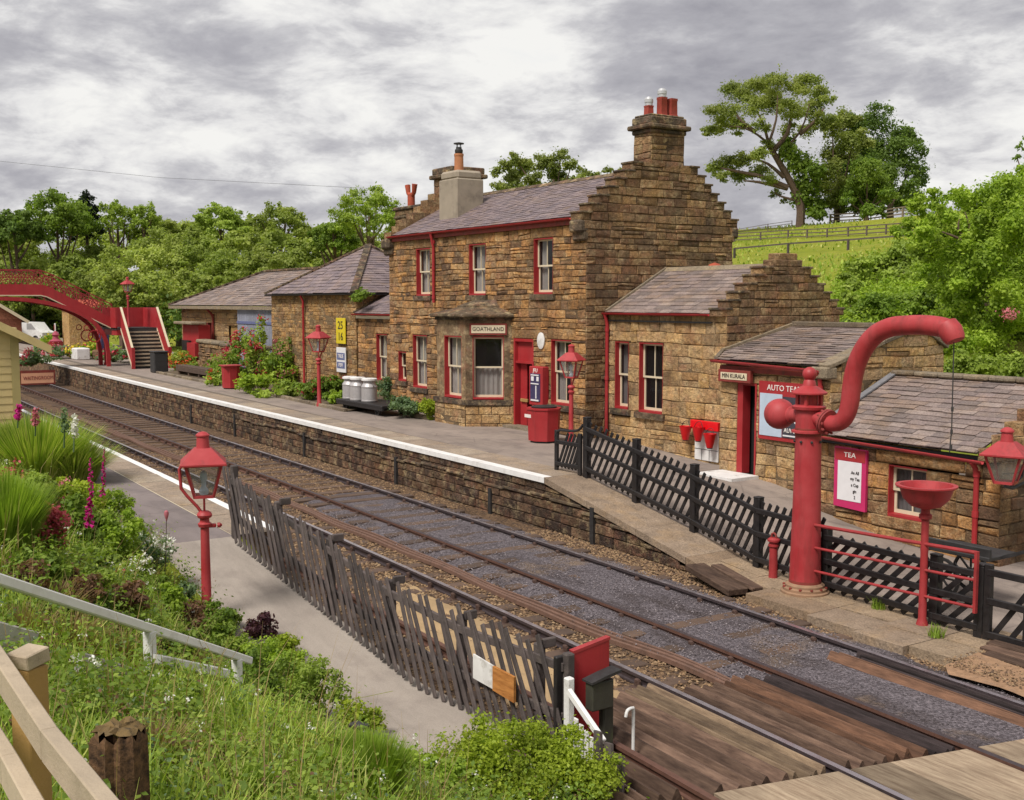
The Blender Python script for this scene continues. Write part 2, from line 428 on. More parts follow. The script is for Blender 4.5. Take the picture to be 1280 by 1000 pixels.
def _glass(name, tint, fac):
    t = NT(name)
    t.b.inputs['Base Color'].default_value = tint; t.b.inputs['Roughness'].default_value = .04; t.b.inputs['Specular IOR Level'].default_value = .8
    tr = t.node('ShaderNodeBsdfTransparent'); mx = t.node('ShaderNodeMixShader', Fac=fac)
    t.link(tr.outputs[0], mx.inputs[1]); t.link(t.b.outputs[0], mx.inputs[2]); t.link(mx.outputs[0], t.n['Material Output'].inputs['Surface'])
    t.bump(t.noise(1.3, 2), .03, .05)
    return t.mat
M['glass'] = _glass('window_glass', s(46,44,46), .35)
M['lamp_glass'] = _glass('lamp_glass', s(150,150,140), .30)
M['curtain'] = m_plain('net_curtain', s(186,180,174), .9, .12, 5, .1)
M['curtain_grey'] = m_plain('grey_blind', s(128,122,122), .9, .12, 5, .1)
M['interior'] = m_plain('room_shade', s(46,34,30), .95, .2, 3, 0)  # darkness of unlit rooms put into the base colour
M['milk'] = m_plain('galvanised_steel', s(176,172,172), .45, .1, 8, .1, metal=.35, grime=(s(130,124,120), .5))
M['terracotta'] = m_plain('terracotta', s(160,72,48), .8, .2, 8, .2, grime=(s(110,58,44), .5))
M['pot_red'] = m_plain('red_clay_pot', s(150,62,50), .8, .2, 8, .2)
M['pot_tan'] = m_plain('buff_clay_pot', s(170,112,76), .8, .2, 6, .2)
M['cowl'] = m_plain('steel_cowl', s(190,190,192), .4, .1, 8, .1, metal=.4)
M['yellow'] = m_plain('yellow_enamel', s(206,184,30), .5, .08, 5, .05)
M['blue_grey'] = m_plain('faded_blue_boards', s(128,130,142), .8, .16, 6, .2, grime=(s(96,98,112), .7), attrvar=.14)
M['enamel_white'] = m_plain('white_enamel', s(216,214,216), .4, .05, 5, .03)
M['enamel_blue'] = m_plain('blue_enamel', s(92,100,140), .4, .08, 5, .03)
M['pink'] = m_plain('magenta_print', s(186,40,96), .5, .08, 5, .03)
M['poster_pale'] = m_plain('pale_blue_print', s(176,190,206), .5, .1, 3, .0)
M['poster_dark'] = m_plain('dark_print', s(58,56,66), .5, .2, 6, .0)
M['text_white'] = m_plain('white_lettering', s(228,220,214), .5, .02, 5, 0)
M['text_dark'] = m_plain('dark_lettering', s(40,28,26), .6, .02, 5, 0)
M['navy'] = m_plain('navy_print', s(56,50,86), .5, .15, 9, .0)
M['brick'] = m_stone('red_brick', [s(134,84,66), s(122,74,58), s(142,92,72), s(128,80,64)], s(130,110,94), None, bump=.2)
M['bark'] = m_plain('tree_bark', s(92,74,62), .95, .3, 5, .9, fine=18)
M['bark_grey'] = m_plain('grey_bark', s(96,84,76), .95, .3, 3, .9, fine=12)
M['stump'] = _timber('rotten_post', s(112,84,60), s(50,38,30), 3)
M['moss'] = m_plain('mossy_wood', s(104,84,50), .95, .35, 20, .9, fine=50)
M['green_box'] = m_plain('mouldy_dark_box', s(52,50,40), .7, .3, 6, .2, grime=(s(84,92,48), .8))
M['notice_wood'] = _timber('varnished_notice', s(186,128,70), s(150,96,48))
M['wire'] = m_plain('wire', s(50,48,48), .6, .1, 5, 0)
# foliage
M['leaf_wood'] = m_leaf('woodland_leaf', [s(110,128,58), s(137,152,72), s(161,172,90), s(179,184,108)], patch=.35, pscale=.12)
M['leaf_dark'] = m_leaf('dark_leaf', [s(76,100,45), s(100,123,55), s(123,144,68)], patch=.35, pscale=.2)
M['leaf_mid'] = m_leaf('mid_leaf', [s(92,118,46), s(120,144,57), s(146,166,72)], patch=.35, pscale=.25)
M['leaf_light'] = m_leaf('light_leaf', [s(116,137,59), s(148,168,72), s(174,190,92)], patch=.3, pscale=.3)
M['leaf_oak'] = m_leaf('hill_tree_leaf', [s(112,127,63), s(138,149,76), s(162,168,93)], patch=.35, pscale=.15)
M['leaf_bright'] = m_leaf('bright_leaf', [s(119,147,53), s(150,174,62), s(176,196,79)], patch=.3, pscale=.8)
M['leaf_yellow'] = m_leaf('yellow_green_leaf', [s(119,140,42), s(151,167,53), s(178,191,70)], patch=.3, pscale=1.0)
M['leaf_conifer'] = m_leaf('conifer_leaf', [s(34,44,32), s(46,58,40)], patch=.3, pscale=.3)
M['leaf_grey'] = m_leaf('grey_green_leaf', [s(86,110,76), s(112,134,96), s(138,156,118)], patch=.3, pscale=2)
M['leaf_purple'] = m_leaf('purple_leaf', [s(70,44,56), s(96,62,72), s(80,60,54)], patch=.3, pscale=2)
M['grass'] = m_leaf('grass_blade', [s(112,139,49), s(143,168,63), s(172,190,85), s(197,193,119)], patch=.45, pscale=.9)
M['grass_bright'] = m_leaf('bright_grass_blade', [s(110,138,46), s(136,162,58), s(160,180,80)], patch=.3, pscale=1)
M['grass_dry'] = m_leaf('dry_grass_blade', [s(146,124,84), s(172,148,104), s(124,108,70)], patch=.3, pscale=1)
M['brown_stem'] = m_leaf('brown_dry_leaf', [s(110,84,66), s(138,104,82), s(92,74,54)], patch=.3, pscale=2)
M['fl_red'] = m_leaf('crimson_petal', [s(150,32,50), s(184,50,70), s(206,88,100)], patch=.2, trans=.25)
M['fl_orange'] = m_leaf('orange_red_petal', [s(190,60,40), s(214,92,58), s(196,44,44)], patch=.2, trans=.25)
M['fl_yellow'] = m_leaf('yellow_petal', [s(196,166,50), s(214,190,70)], patch=.2, trans=.25)
M['fl_magenta'] = m_leaf('magenta_petal', [s(170,24,110), s(204,46,140), s(150,20,90)], patch=.2, trans=.25)
M['fl_white'] = m_leaf('white_petal', [s(214,212,206), s(232,230,226)], patch=.1, trans=.25)
M['fl_pink'] = m_leaf('pink_petal', [s(186,96,110), s(206,130,140), s(170,72,92)], patch=.2, trans=.25)
M['fl_dustyred'] = m_leaf('dusty_red_petal', [s(176,66,84), s(196,92,104), s(160,56,72)], patch=.2, trans=.25)
def _ground():
    t = NT('ground_turf')
    n = t.noise(.05, 8, .62); n2 = t.noise(1.1, 8, .7)
    c = t.mix(t.ramp(n, [(.38, G4(0)), (.62, G4(1))]), s(122,134,40), s(144,146,52))
    c = t.mix(t.math('MULTIPLY', t.ramp(n2, [(.42, G4(0)), (.7, G4(1))]), .7), c, s(104,116,40)); c = t.mix(t.math('MULTIPLY', t.ramp(t.noise(.22, 9, .75), [(.5, G4(0)), (.68, G4(1))]), .75), c, s(146,138,72))
    t.bump(t.noise(14, 7, .7), .8, .12)
    return t.done(c, .95, 0, .1)
M['turf'] = _ground()
def text_mb(txt, size, mat, parent, name, M4, thick=.004, align='CENTER'):
    cu = bpy.data.curves.new(name, 'FONT'); cu.body = txt; cu.size = size; cu.align_x = align; cu.align_y = 'CENTER'; cu.extrude = thick; cu.resolution_u = 2
    tmp = bpy.data.objects.new(name+'_tmp', cu); COL.objects.link(tmp)
    dg = bpy.context.evaluated_depsgraph_get(); dg.update()
    me = bpy.data.meshes.new_from_object(tmp.evaluated_get(dg)); bpy.data.objects.remove(tmp); bpy.data.curves.remove(cu)
    me.transform(Matrix.Translation(-ORG[parent.name]) @ M4); me.materials.clear(); me.materials.append(mat)
    me.name = name
    o = bpy.data.objects.new(name, me); COL.objects.link(o); o.parent = parent; ORG[o.name] = ORG[parent.name]
    return o
def face_y(x, y, z, k=1.0):   # text standing on a wall that faces -Y
    return Matrix.Translation((x,y,z)) @ Matrix.Rotation(pi/2, 4, 'X') @ Matrix.Scale(k, 4, (1,0,0))
def face_x(x, y, z, k=1.0):   # facing +X
    return Matrix.Translation((x,y,z)) @ Matrix.Rotation(pi/2, 4, 'Z') @ Matrix.Rotation(pi/2, 4, 'X') @ Matrix.Scale(k, 4, (1,0,0))
SKX, SKY = 9.7, 3.3
# ------------------------------------------------------------------ camera, sky, sun
cam = bpy.data.cameras.new('camera'); cam.lens = F_PX/1280*36; cam.sensor_width = 36; cam.clip_end = 3000; cam.clip_start = .05
co = bpy.data.objects.new('camera', cam); COL.objects.link(co); co.location = (0,0,CAM_H)
co.rotation_euler = (pi/2-TH, 0, pi/2-AZ); scene.camera = co
SUN_EL, SUN_AZ = radians(54), radians(162)     # azimuth of the sun measured clockwise from +Y
sd = Vector((sin(SUN_AZ)*cos(SUN_EL), cos(SUN_AZ)*cos(SUN_EL), sin(SUN_EL)))
sun = bpy.data.lights.new('sun', 'SUN'); sun.energy = 1.5; sun.angle = radians(18); sun.color = (1,.95,.88)
so = bpy.data.objects.new('sun', sun); COL.objects.link(so); so.rotation_euler = sd.to_track_quat('Z','Y').to_euler(); so.location = (-20,-20,40)
W = bpy.data.worlds.new('World'); scene.world = W; W.use_nodes = True
nt = W.node_tree; N = nt.nodes; L = nt.links
bg = N['Background']
sky = N.new('ShaderNodeTexSky'); sky.sky_type = 'NISHITA'; sky.sun_disc = False; sky.sun_elevation = SUN_EL; sky.sun_rotation = SUN_AZ
sky.air_density = 1.0; sky.dust_density = 2.0
bg.inputs['Strength'].default_value = .05
tc = N.new('ShaderNodeTexCoord'); sp = N.new('ShaderNodeSeparateXYZ'); L.new(tc.outputs['Generated'], sp.inputs[0])
def wm(op, a, b=None, c=None):
    x = N.new('ShaderNodeMath'); x.operation = op
    for so_, v in zip(x.inputs, (a,b,c)):
        if v is None: continue
        if isinstance(v, bpy.types.NodeSocket): L.new(v, so_)
        else: so_.default_value = v
    return x.outputs[0]
zz = wm('ADD', wm('MAXIMUM', sp.outputs[2], 0.0), .42)
cb = N.new('ShaderNodeCombineXYZ'); L.new(wm('DIVIDE', sp.outputs[0], zz), cb.inputs[0]); L.new(wm('DIVIDE', sp.outputs[1], zz), cb.inputs[1])
L.new(wm('MULTIPLY', sp.outputs[2], 3.2), cb.inputs[2])
def wnoise(sc, det, ro, dist, off):
    mp = N.new('ShaderNodeMapping'); mp.inputs['Location'].default_value = off; L.new(cb.outputs[0], mp.inputs[0])
    x = N.new('ShaderNodeTexNoise'); x.inputs['Scale'].default_value = sc; x.inputs['Detail'].default_value = det; x.inputs['Roughness'].default_value = ro; x.inputs['Distortion'].default_value = dist
    L.new(mp.outputs[0], x.inputs['Vector']); return x.outputs['Fac']
def wramp(f, st):
    x = N.new('ShaderNodeValToRGB'); cr = x.color_ramp
    while len(cr.elements) < len(st): cr.elements.new(.5)
    for e, (p, c) in zip(cr.elements, st): e.position = p; e.color = c
    L.new(f, x.inputs[0]); return x.outputs[0]
n1 = wnoise(1.9, 4, .5, .12, (SKX, SKY, .4)); n2 = wnoise(6.5, 10, .62, .2, (7.3, 2.2, 0))
dens = wm('ADD', wm('MULTIPLY', n1, .5), wm('MULTIPLY', n2, .5))
def toward(px, py, lo, amp):
    v = (at(px,py,10)-Vector((0,0,CAM_H))).normalized(); x = N.new('ShaderNodeVectorMath'); x.operation = 'DOT_PRODUCT'
    L.new(tc.outputs['Generated'], x.inputs[0]); x.inputs[1].default_value = v
    m = N.new('ShaderNodeMapRange'); m.interpolation_type = 'SMOOTHSTEP'; m.inputs['From Min'].default_value = lo; m.inputs['From Max'].default_value = 1.0; m.inputs['To Max'].default_value = amp*.42
    L.new(x.outputs['Value'], m.inputs['Value']); return m.outputs[0]
for args in ((440,90,.93,-.085),(640,130,.96,-.05),(760,120,.985,-.03),(40,60,.97,-.05),(60,205,.955,.05),(330,215,.97,.05),(900,20,.95,.045),(1180,60,.95,.03),(220,240,.992,-.06),(960,190,.97,-.01)): dens = wm('ADD', dens, toward(*args))
# cloud layer brightness (in sky units: divided by the background strength below)
CK = 6.8
cl = wramp(dens, [(.40, s(253,252,249,CK)), (.455, s(236,235,235,CK)), (.50, s(210,209,212,CK)), (.56, s(186,185,191,CK)), (.65, s(164,163,171,CK))])
cov = wramp(dens, [(.26, (.9,.9,.9,1)), (.36, (1,1,1,1))])
mx = N.new('ShaderNodeMix'); mx.data_type = 'RGBA'; L.new(cov, mx.inputs[0]); L.new(sky.outputs[0], mx.inputs[6]); L.new(cl, mx.inputs[7])
L.new(mx.outputs[2], bg.inputs['Color'])
scene.view_settings.view_transform = 'Standard'; scene.view_settings.look = 'None'; scene.view_settings.exposure = 1.45; scene.view_settings.gamma = 1.0; scene.view_settings.use_curve_mapping = False
scene.cycles.max_bounces = 6; scene.cycles.transparent_max_bounces = 12; scene.cycles.diffuse_bounces = 3

# ------------------------------------------------------------------ ground
def axis_vals(segs):
    out = []
    for a, b, st in segs:
        x = a
        while x < b-1e-6: out.append(x); x += st
    out.append(segs[-1][1]); return out
XS = axis_vals([(-700,-160,30), (-160,-44,4), (-44,-18,1), (-18,6,.5), (6,60,6), (60,420,30)])
YS = axis_vals([(-120,-20,20), (-20,-4,2), (-4,5.5,.35), (5.5,5.74,.24), (5.74,5.78,.04), (5.78,22,5.4), (22,60,1.5), (60,150,5), (150,700,40)])
g = MB()
zs = [[terrain(x,y)+ (NR.normal()*.03 if y < 4 and -30 < x < 4 else 0) for y in YS] for x in XS]
g.v = [(x,y,zs[i][j]) for i,x in enumerate(XS) for j,y in enumerate(YS)]
ny = len(YS)
for i in range(len(XS)-1):
    for j in range(ny-1):
        g.f.append((i*ny+j,(i+1)*ny+j,(i+1)*ny+j+1,i*ny+j+1)); g.r.append(.5); g.m.append(0)
setting(g, 'ground', M['turf'])

edgeF = lambda X: railA(X)+1.05
edgeN = lambda X: railA(X)-5.27
def strip(fy0, fz0, fy1, fz1, xs, mb=None, r=None):
    mb = mb or MB()
    a = [(x, fy0(x), fz0(x)) for x in xs]; b = [(x, fy1(x), fz1(x)) for x in xs]
    n = len(xs)
    mb.add(a+b, [(i, i+1, n+i+1, n+i) for i in range(n-1)], r)
    return mb
def frange(a, b, n): return [a+(b-a)*i/n for i in range(n+1)]
c_ = lambda v: (lambda x: v)
xsT = axis_vals([(-140,-40,4), (-40,8,1)])
setting(strip(lambda x: railA(x)-5.9, c_(-.15), lambda x: railA(x)+1.3, c_(-.15), xsT), 'track_bed', M['ballast'])
# ash covered bed of the far line, near part
ax = frange(-24, 4, 60)
a = MB()
rows = [0.55, .2, -.25, -.75, -1.2, -1.65, -2.05]
vs = []; 
for x in ax:
    for k, o in enumerate(rows):
        vs.append((x, railA(x)+o, -.085-.05*(1 if k in (0,len(rows)-1) else 0)-.03*max(0,(-20-x)/4)+NR.normal()*.008+.012*sin(x*1.1+k)*sin(k*1.7+x*.37)))
nr = len(rows)
a.add(vs, [(i*nr+k,(i+1)*nr+k,(i+1)*nr+k+1,i*nr+k+1) for i in range(len(ax)-1) for k in range(nr-1)])
setting(a, 'ash_bed', M['ash'])
# sandy patch beside the near line
a = MB(); vs = []; ax = frange(-16.5, -8.9, 46)
for x in ax:
    w = sst(-16.5,-12.8,x)*(1-.75*sst(-9.5,-8.9,x))
    for k in range(7):
        u = k/6; off = -3.16-(.25+1.2*w)*u-.07*sin(x*3+k*1.3)*u
        vs.append((x, railA(x)+off, -.105+.018*sin(x*4.1+k*2.2)+.010*sin(x*9+k)-(.06 if k in (0,6) else 0)-.05*(1-sst(-16.5,-14,x))))
a.add(vs, [(i*7+k,(i+1)*7+k,(i+1)*7+k+1,i*7+k+1) for i in range(len(ax)-1) for k in range(6)])
setting(a, 'sand_patch', M['sand'])

# scattered ballast stones: real little stones, one mesh
def stones(name, n, xr, off, zb, size, mat, label):
    x = NR.uniform(xr[0], xr[1], n); u = NR.uniform(off[0], off[1], n)
    ra = np.interp(x, [p[0] for p in TA], [p[1] for p in TA])
    c = np.stack([x, ra+u, np.full(n, zb)+NR.uniform(-.012,.012,n)], 1)
    base = np.array([(1,0,0),(-.5,.85,0),(-.5,-.85,0),(.15,.1,.8)], float)
    sz = NR.uniform(size[0], size[1], n)[:,None,None]*np.array([1,1,.8])
    an = NR.uniform(0, 2*pi, n); ca, sa = np.cos(an), np.sin(an)
    v = base[None]*sz*NR.uniform(.7,1.3,(n,4,3))
    vx = v[:,:,0]*ca[:,None]-v[:,:,1]*sa[:,None]; vy = v[:,:,0]*sa[:,None]+v[:,:,1]*ca[:,None]
    v = np.stack([vx,vy,v[:,:,2]],2)+c[:,None,:]
    q = (np.arange(n)*4)[:,None,None]+np.array([(0,1,3),(1,2,3),(2,0,3)])[None]
    me = fast_mesh(name, v.reshape(-1,3), q.reshape(-1,3), np.repeat(NR.random(n),3), mat)
    return single(me, name, None, label, None, (0,0,0), None, 'stuff')
stones('ballast_stones', 30000, (-34,-7), (-5.1,-2.05), -.14, (.016,.038), M['stones_brown'], 'loose brown ballast stones around the near railway line')
stones('ballast_stones', 9000, (-34,-21), (-2.1,1.0), -.14, (.016,.038), M['stones_brown'], 'loose brown ballast stones around the far railway line')
stones('ash_stones', 15000, (-22,-7), (-2.2,.35), -.085, (.008,.02), M['stones_ash'], 'grey ash and clinker lying between the far rails')
stones('cess_stones', 9000, (-18,-7.3), (.2,1.1), -.13, (.016,.035), M['stones_brown'], 'dark brown stones below the far platform ramp')

# ------------------------------------------------------------------ stone wall generator
def stone_face(mb, axis, plane, sign, z0, z1, prof, openings=(), ch=(.2,.32), bl=(.3,.7), rough=.02, chamf=.014, zl=(), quoin=True, joint=.008, seed=1, pillow=.022, warp=1.0, split=.16):
    rg = random.Random(seed)
    def pt(u, z, d):
        z += warp*(.016*sin(u*2.3+z*3.1+seed)+.010*sin(u*5.9+z*7.3+seed*2)); d += warp*.012*sin(u*3.7+z*4.9+seed)
        return (u, plane+sign*d, z) if axis == 'Y' else (plane+sign*d, u, z)
    marks = sorted(set([z0,z1]+[z for o in openings for z in (o[2],o[3]) if z0 < z < z1]+[z for z in zl if z0 < z < z1]))
    m2 = [marks[0]]
    for z in marks[1:]:
        if z-m2[-1] < .05: continue
        m2.append(z)
    if m2[-1] < z1: m2[-1] = z1
    courses = []
    for a, b in zip(m2, m2[1:]):
        n = max(1, round((b-a)/rg.uniform(*ch))); cuts = [a]
        ws = [rg.uniform(.75,1.25) for _ in range(n)]; t = sum(ws); z = a
        for w in ws: z += (b-a)*w/t; cuts.append(z)
        courses += list(zip(cuts, cuts[1:]))
    for ci, (a, b) in enumerate(courses):
        zm = (a+b)/2
        ul, ur = prof(zm)
        iv = [(ul, ur)]
        for o in openings:
            if o[2] < zm < o[3]:
                nv = []
                for p, q in iv:
                    if o[1] <= p or o[0] >= q: nv.append((p,q)); continue
                    if o[0] > p: nv.append((p,o[0]))
                    if o[1] < q: nv.append((o[1],q))
                iv = nv
        for p, q in iv:
            if q-p < .02: continue
            mb.add([pt(p,a,-.012),pt(q,a,-.012),pt(q,b,-.012),pt(p,b,-.012)], [(0,1,2,3)], -1)
            u = p; k = 0
            while u < q-1e-4:
                w = rg.uniform(*bl)
                if quoin and (u == p): w = (.55 if ci % 2 else .3)*rg.uniform(.9,1.1)
                if q-(u+w) < bl[0]*.6: w = q-u
                if quoin and q-u > .9 and q-(u+w) < .55 and q-(u+w) > .01: w = max(.2, q-u-(.3 if ci % 2 else .55))
                w = min(w, q-u)
                if b-a > .17 and rg.random() < split:
                    zc_ = a+(b-a)*rg.uniform(.4,.6); block(mb, pt, u, u+w, a, zc_, rg, rough, chamf, joint, pillow); block(mb, pt, u, u+w, zc_, b, rg, rough, chamf, joint, pillow)
                else: block(mb, pt, u, u+w, a, b, rg, rough, chamf, joint, pillow)
                u += w
def block(mb, pt, u0, u1, a, b, rg, rough, chamf, joint, pillow):
    g_ = joint*.5; d = rg.uniform(0, rough); c = min(chamf, (u1-u0)*.25, (b-a)*.25)
    j = lambda: rg.uniform(-.3,.3)*c
    bk = [pt(u0+g_,a+g_,-.012),pt(u1-g_,a+g_,-.012),pt(u1-g_,b-g_,-.012),pt(u0+g_,b-g_,-.012)]
    fr = [pt(u0+g_+c+j(),a+g_+c+j(),d+rg.uniform(-.006,.006)),pt(u1-g_-c+j(),a+g_+c+j(),d+rg.uniform(-.006,.006)),pt(u1-g_-c+j(),b-g_-c+j(),d+rg.uniform(-.006,.006)),pt(u0+g_+c+j(),b-g_-c+j(),d+rg.uniform(-.006,.006))]
    cu = u0+(u1-u0)*rg.uniform(.35,.65); cz = a+(b-a)*rg.uniform(.35,.65)
    ce = [pt(cu, cz, d+rg.uniform(0,pillow))]
    mb.add(bk+fr+ce, [(0,1,5,4),(1,2,6,5),(2,3,7,6),(3,0,4,7),(4,5,8),(5,6,8),(6,7,8),(7,4,8)], rg.random())
def slates(mb, P0, U, V, Lu, Sv, expo=.17, wid=.32, thick=.012, ul=None, ur=None, seed=1, jit=.008, lift=.02, under=True):
    rg = random.Random(seed); P0 = Vector(P0); U = Vector(U).normalized(); V = Vector(V).normalized(); Nn = U.cross(V).normalized()
    if Nn.z < 0: Nn = -Nn
    ul = ul or (lambda v: 0); ur = ur or (lambda v: Lu)
    nrow = max(1, int(math.ceil(Sv/expo))); expo = Sv/nrow
    if under:
        pl = [P0+U*ul(0)-Nn*.012, P0+U*ur(0)-Nn*.012, P0+U*ur(Sv)+V*Sv-Nn*.012, P0+U*ul(Sv)+V*Sv-Nn*.012]
        mb.add(pl, [(0,1,2,3)], -1)
    for i in range(nrow):
        v0 = i*expo; v1 = min(Sv+.02, v0+expo*1.5); vm = min(Sv, v0+expo*.5)
        a, b = ul(vm), ur(vm); u = a-rg.uniform(0,1)*wid
        while u < b:
            w = wid*rg.uniform(.75,1.25); p, q = max(u,a), min(u+w,b); u += w
            if q-p < .03: continue
            dv = rg.uniform(-jit,jit); lf = lift*rg.uniform(.7,1.4); g_ = .003
            def X(uu, vv, h): return P0+U*uu+V*vv+Nn*h
            vs = [X(p+g_,v0+dv,lf),X(q-g_,v0+dv,lf+rg.uniform(-.003,.003)),X(q-g_,v1,.004),X(p+g_,v1,.004),
                  X(p+g_,v0+dv,lf-thick),X(q-g_,v0+dv,lf-thick)]
            mb.add(vs, [(0,1,2,3),(4,5,1,0),(4,0,3),(5,2,1)], rg.random())

# ------------------------------------------------------------------ far platform (setting) and its ramp
xf = axis_vals([(-140,-40,5), (-40,-22,2)])
xfe = axis_vals([(-140,-40,5), (-40,-18,2)])
ZB = [(-22,.9),(-20.5,.78),(-19,.68),(-16.6,.64),(-15,.4),(-12.5,.0),(6,-.05)]
setting(strip(lambda x: edgeF(x)+.95, c_(.9), c_(23.6), c_(.9), xf), 'platform', M['tarmac'])
setting(strip(lambda x: edgeF(x)+.95, c_(.9), c_(13.5), c_(.9), [-22,-20,-18]), 'platform_end', M['tarmac'])
def coping(fa, fb, x0, x1, z):
    mb = MB(); x = x0; r_ = random.Random(int(-x0*7))
    mb.quad((x0,fa(x0),z-.003),(x1,fa(x1),z-.003),(x1,fb(x1),z-.003),(x0,fb(x0),z-.003),-1)
    while x < x1:
        q = min(x1, x+r_.uniform(.7,1.25)); dz = r_.uniform(0,.004)
        mb.add([(x+.006,fa(x),z+dz),(q-.006,fa(q),z+dz),(q-.006,fb(q)+r_.uniform(-.03,.02),z+dz),(x+.006,fb(x)+r_.uniform(-.03,.02),z+dz)], [(0,1,2,3)], r_.random()); x = q
    return mb
M['coping_slab'] = m_stone('coping_slabs', [s(148,134,120), s(156,142,126), s(142,128,114), s(150,134,118), s(138,126,114)], s(104,94,84), s(118,104,92), (.48,.72), mott=3, bump=.2, fine=30, sootscale=.9, hue=False)
setting(coping(lambda x: edgeF(x)+.16, lambda x: edgeF(x)+.96, -139, -18.05, .906), 'platform_coping', M['coping_slab'])
m = strip(lambda x: edgeF(x)-.06, c_(.908), lambda x: edgeF(x)+.17, c_(.908), xfe)
strip(lambda x: edgeF(x)-.06, c_(.80), lambda x: edgeF(x)-.06, c_(.908), xfe, m); strip(lambda x: edgeF(x)-.06, c_(.80), lambda x: edgeF(x)+.05, c_(.80), xfe, m)
setting(m, 'platform_edge', M['white'])
# stone face of the far platform: coursed blocks along the curve, with rough cracks and piers
w = MB(); rg = random.Random(3)
x = -70
zc = [-.3,-.12,.08,.27,.45,.63,.80]
for a, b in zip(zc, zc[1:]):
    x = -70.0
    while x < -12.6:
        bw = rg.uniform(.3,.62); top = min(b, zfar(x+bw)-.09)
        if top-a > .04:
            y = edgeF(x)
            def pt(u, z, d): return (u, edgeF(u)-d, z)
            w.add([pt(x,a,-.012),pt(x+bw,a,-.012),pt(x+bw,top,-.012),pt(x,top,-.012)], [(0,1,2,3)], -1)
            block(w, pt, x, x+bw, a, top, rg, .03, .014, .01, .02)
        x += bw
w.quad((-140,edgeF(-140),-.3),(-70,edgeF(-70),-.3),(-70,edgeF(-70),.8),(-140,edgeF(-140),.8), .3)
setting(w, 'platform_wall', M['platform_stone'])
# dark drain gaps / buttress stones along the face
p = MB()
for x in (-41.5,-36.6,-30.5,-24.6,-20.1,-16.4):
    p.box(x-.05, edgeF(x)-.07, -.2, x+.06, edgeF(x)+.02, .5+.1*sin(x), .4)
setting(p, 'platform_drains', M['dark_iron'])
# ragged projecting string course half way up the face
p = MB(); x = -36.0
while x < -15.5:
    q = x+rg.uniform(.5,1.1); z = .52+.05*sin(x*1.3)-.2*max(0,(x+19)/4)
    p.cbox(((x+q)/2, edgeF(x)-.015, z), (q-x-.01, .09, .06), None, None, 0, .012); x = q
setting(p, 'platform_string_course', M['ashlar_dark'])
# ramp
xr = frange(-22, -12.9, 26)
def yard(mb, xs):
    cols = (13.5, 14.6, 15.8, 17.0, 23.6); vs = []
    for x in xs:
        zf, zb = max(-.05, zfar(x)), lerp_tab(ZB, x)
        for y in cols: vs.append((x, y if x < -12.9 or y > 13.6 else 12.9, zf+(zb-zf)*sst(13.5, 17.0, y)))
    n = len(cols); mb.add(vs, [(i*n+k,(i+1)*n+k,(i+1)*n+k+1,i*n+k+1) for i in range(len(xs)-1) for k in range(n-1)]); return mb
setting(yard(MB(), xr), 'ramp', M['tarmac'])
setting(yard(MB(), frange(-12.9, 6, 12)), 'station_yard', M['tarmac'])
rp = MB(); x = -18.03; k = 0
while x < -13.6:
    q = min(-13.4, x+rg.uniform(1.0,1.7))
    y0, y1 = edgeF(x)-.05, edgeF(q)-.05
    za, zb = zfar(x)+.012, zfar(q)+.012
    vs = [(x+.006,y0,za),(q-.006,y1,zb),(q-.006,13.56,zb),(x+.006,13.56,za),(x+.006,y0,za-.12),(q-.006,y1,zb-.12),(q-.006,13.56,zb-.12),(x+.006,13.56,za-.12)]
    rp.add(vs, [(0,1,2,3),(4,5,1,0),(5,6,2,1),(7,4,0,3)]); x = q; k += 1
# level flags by the crane, irregular edge
flags = [(-13.45,-12.5,12.50),(-12.5,-11.9,12.55),(-11.9,-10.6,12.05),(-10.6,-9.7,11.95),(-9.7,-8.9,11.83),(-8.9,-8.2,11.95)]
for i, (x0, x1, y0) in enumerate(flags):
    zt = max(.0, zfar(x0))+rg.uniform(0,.012); zt2 = max(.0, zfar(x1))+rg.uniform(0,.012)
    ym = y0+rg.uniform(.45,.65)
    for ya, yb, dz in ((y0, ym, 0), (ym+.012, 13.5, .006)):
        vs = [(x0+.008,ya+rg.uniform(-.03,.03),zt+dz),(x1-.008,ya+rg.uniform(-.03,.03),zt2+dz),(x1-.008,yb,zt2+dz),(x0+.008,yb,zt+dz)]
        vs += [(a_[0],a_[1],a_[2]-.16) for a_ in vs]
        rp.add(vs, [(0,1,2,3),(4,5,1,0),(5,6,2,1),(6,7,3,2),(7,4,0,3)])
setting(rp, 'pavement', M['paving'])

# ------------------------------------------------------------------ near platform
xn = axis_vals([(-140,-40,5), (-40,-16,2)])
setting(strip(c_(2.0), c_(.9), lambda x: edgeN(x)-.7, c_(.9), xn), 'near_platform', M['tarmac_dark'])
setting(coping(lambda x: edgeN(x)-.71, lambda x: edgeN(x)-.1, -139, -16.02, .905), 'near_platform_coping', M['coping_slab'])
m = strip(lambda x: edgeN(x)-.11, c_(.908), lambda x: edgeN(x)+.04, c_(.908), xn); strip(lambda x: edgeN(x)+.04, c_(.82), lambda x: edgeN(x)+.04, c_(.908), xn, m)
setting(m, 'near_platform_edge', M['white'])
m = strip(lambda x: edgeN(x), c_(-.3), lambda x: edgeN(x), c_(.9), xn, None, .3); m.quad((-16,2,-.3),(-16,edgeN(-16),-.3),(-16,edgeN(-16),.9),(-16,2,.9), .3)
setting(m, 'near_platform_wall', M['platform_stone'])
m = MB()
m.quad((-24,edgeN(-24)-.715,.9055),(-16,edgeN(-16)-.715,.9055),(-16,edgeN(-16)-.695,.9055),(-24,edgeN(-24)-.695,.9055))
